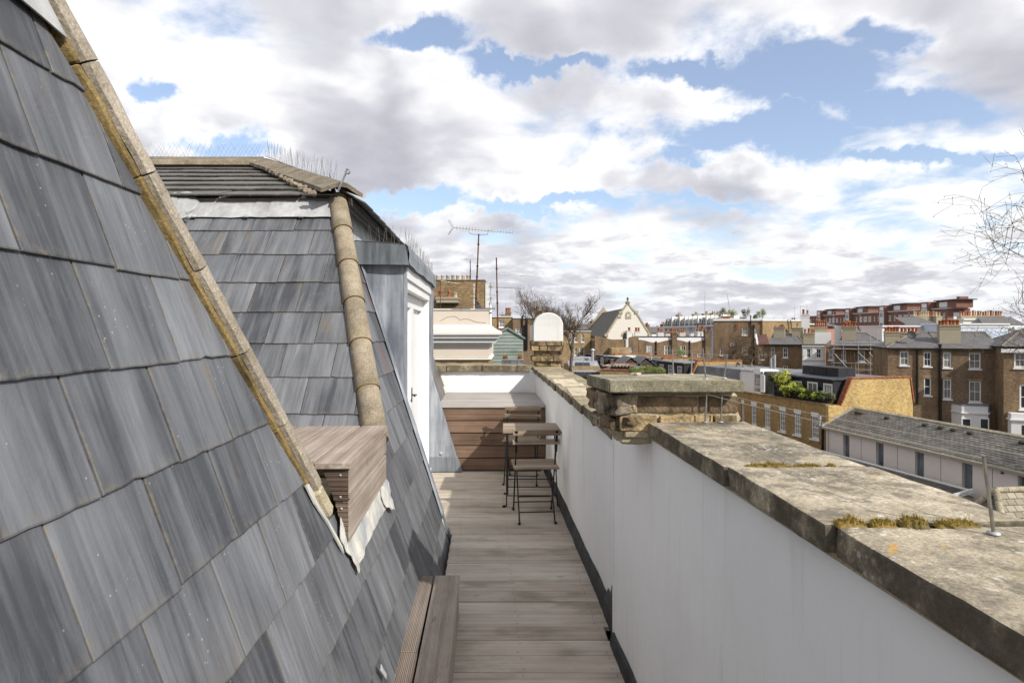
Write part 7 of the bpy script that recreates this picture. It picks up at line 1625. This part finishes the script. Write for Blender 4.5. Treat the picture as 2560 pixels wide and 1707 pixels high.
# pollarded tree: knuckled pale limbs
pb = thing('pollarded_tree', 'pollarded tree with pale knobbly limbs behind the mews dormers', 'tree', tuple(at(1868, 945, 60))); m = MB(); rr = random.Random(31); m.tube((0, 0, -4), (0, 0, .3), .28, .22, 8); m.build('trunk', 'bark_pale', pb)
for i in range(9):
    m = MB(); p = Vector((0, 0, .2)); d = Vector((math.cos(i*.75)*1.0, math.sin(i*.75)*.5, .45)).normalized(); r = .13
    for j in range(4): q = p+d*rr.uniform(.28, .42); m.tube(p, q, r, r*.86, 7); m.lathe([(.001, -r), (r*1.15, -r*.3), (r*1.15, r*.4), (.001, r)], tuple(q), 7, False); p = q; r *= .88; d = (d+Vector((rr.gauss(0, .35), rr.gauss(0, .2), .35))).normalized()
    m.build('limb', 'bark_pale', pb)
# plane tree at the right edge: trunk out of frame, limbs reaching in
b = Vector((28.4, 19.0, GZ))
tree('plane_tree', 'tall bare plane tree with hanging seed balls reaching in over the brick houses', (b.x, b.y, b.z), 26.5, .66, 77, 'bark', 'twig', 7, (-.02, 0), .2, .32, seeds=.35, bias=Vector((-.3, 0, .0)), ratio=.70, first=.30, nbr=3, thin=.86, rmin=.0075)
# ================================================================== filler city to the horizon
rr = random.Random(99); kinds = [('brick_brown', 'roof_slate'), ('brick_tan', 'roof_slate_brown'), ('white_stucco', 'roof_slate'), ('brick_dark', 'roof_slate'), ('pale_grey', 'dark_roof'), ('brick_red', 'roof_slate')]
protos = []
for k, (wm, rm) in enumerate(kinds):
    h = House('distant_house', 'x', CX, 300, CX+40, 300, 9, wm, group='distant houses towards the horizon'); w = h.w
    hs = [(w*(i+.28)/3, w*(i+.72)/3, 10.4-3*j-1.6, 10.4-3*j) for i in range(3) for j in range(3)]
    h.walls(11.5, hs); 
    for q in hs: h.window(*q, cols=1, rows=2, sill=False, fr=.14, mid=.12)
    h.gable(11.5, 13.4, rm); h.stack(-.2, .7, 2, 4.2, 10.5, 14.2, (.0, .5), mat='grey_stucco' if k % 2 else 'brick_dark', ph=.7, pr=.18)
    h.stack(w-.7, w+.2, 5, 7, 10.5, 14.4, (w-.5, w), mat='brick_dark', ph=.7, pr=.18)
    h.root['label'] = ('distant brown brick house with slate roof on the skyline', 'distant tan brick house with mossy slate roof on the skyline', 'distant white stucco house with slate roof on the skyline', 'distant sooty brick house with slate roof on the skyline', 'distant pale grey house with dark roof on the skyline', 'distant red brick house with slate roof on the skyline')[k]
    protos.append(h.root)
used = [False]*6; n = 0
for row, Y in enumerate((112, 135, 165, 205, 260, 340, 450, 600, 800)):
    xlo = -.14 if row < 2 else -.16; x = xlo*Y
    while x < .95*Y:
        a = x/Y; px = CX+F*a
        skip = (1340 < px < 1640 and Y < 170) or (1640 < px < 1830 and Y < 200) or (px > 1990 and Y < 250) or (1780 < px < 2010 and Y < 120) or (px > 1990 and rr.random() < .55) or (-.14 < a < .03 and Y < 130 and False)
        k = rr.randrange(6); stepx = 8.4 if Y < 300 else 11
        if not skip and rr.random() < (.85 if Y < 300 else .6) and n < 190:
            root = protos[k] if not used[k] else copy_tree(protos[k]); used[k] = True
            root.location = (x, Y+rr.uniform(-5, 5), GZ+rr.uniform(-1.8, 1.2)+(.0035*Y)); root.rotation_euler.z = rr.choice((0, .25, -.3, .1)); n += 1
        x += stepx*(1+max(0, (Y-300)/500))+rr.uniform(0, 6)
# far mast, crane, airliner
t = thing('radio_mast', 'thin lattice radio mast on the far skyline', 'mast', tuple(at(1762, 830, 420))); m = MB(); H_ = 100/F*420; m.tube((0, 0, 0), (0, 0, H_), .18, .12, 5); [m.tube((-.9, 0, H_*f_), (.9, 0, H_*f_), .1, .1, 4) for f_ in (.3, .6, .75)]; m.build('pole', 'galv', t); m = MB(); [m.tube((-.6, 0, 0), (-.6, 0, H_*.45), .09, .09, 4), m.tube((4, 0, 0), (4, 0, H_*.4), .12, .1, 4), m.tube((2.6, 0, 0), (5.4, 0, 0), .1, .1, 4)]; m.build('stays', 'galv', t)
t = thing('tower_crane', 'faint leaning crane jib on the far skyline', 'crane', tuple(at(1829, 800, 900))); m = MB(); m.tube((0, 0, -25), (0, 0, 0), .8, .8, 4); m.build('tower', 'galv', t); m = MB(); m.tube((0, 0, 0), tuple(at(1818, 735, 900)-at(1829, 800, 900)), .7, .4, 4); m.build('jib', 'galv', t)
pl_ = thing('airliner', 'tiny airliner flying level below the clouds', 'airplane', tuple(at(1833, 582, 3600)), math.radians(20)); m = MB(); m.lathe([(.05, -19), (1.2, -16.5), (1.9, -12), (2.0, 8), (1.3, 14), (.4, 19)], n=12); o = m.build('fuselage', 'white_paint', pl_); o.matrix_local = Matrix.Rotation(-math.pi/2, 4, 'Y')
for s_ in (-1, 1):
    m = MB(); m.prism([(-3, s_*1.5, -.5), (3.5, s_*1.5, -.5), (6.5, s_*17, .8), (4.8, s_*17, .8)], (0, 0, .35)); m.build('wing', 'pale_grey', pl_)
    m = MB(); m.prism([(13.5, s_*.6, .8), (17, s_*.6, .8), (18.4, s_*6, 1.1), (17, s_*6, 1.1)], (0, 0, .25)); m.build('tailplane', 'pale_grey', pl_)
    m = MB(); m.tube((-2.5, s_*5.6, -1.5), (1.2, s_*5.6, -1.5), 1.0, .8, 10); m.build('engine', 'pale_grey', pl_)
m = MB(); m.prism([(12.5, -.15, 1.6), (17.6, -.15, 1.2), (19, -.15, 7), (16.8, -.15, 7)], (0, .3, 0)); m.build('fin', 'sky_blue', pl_)
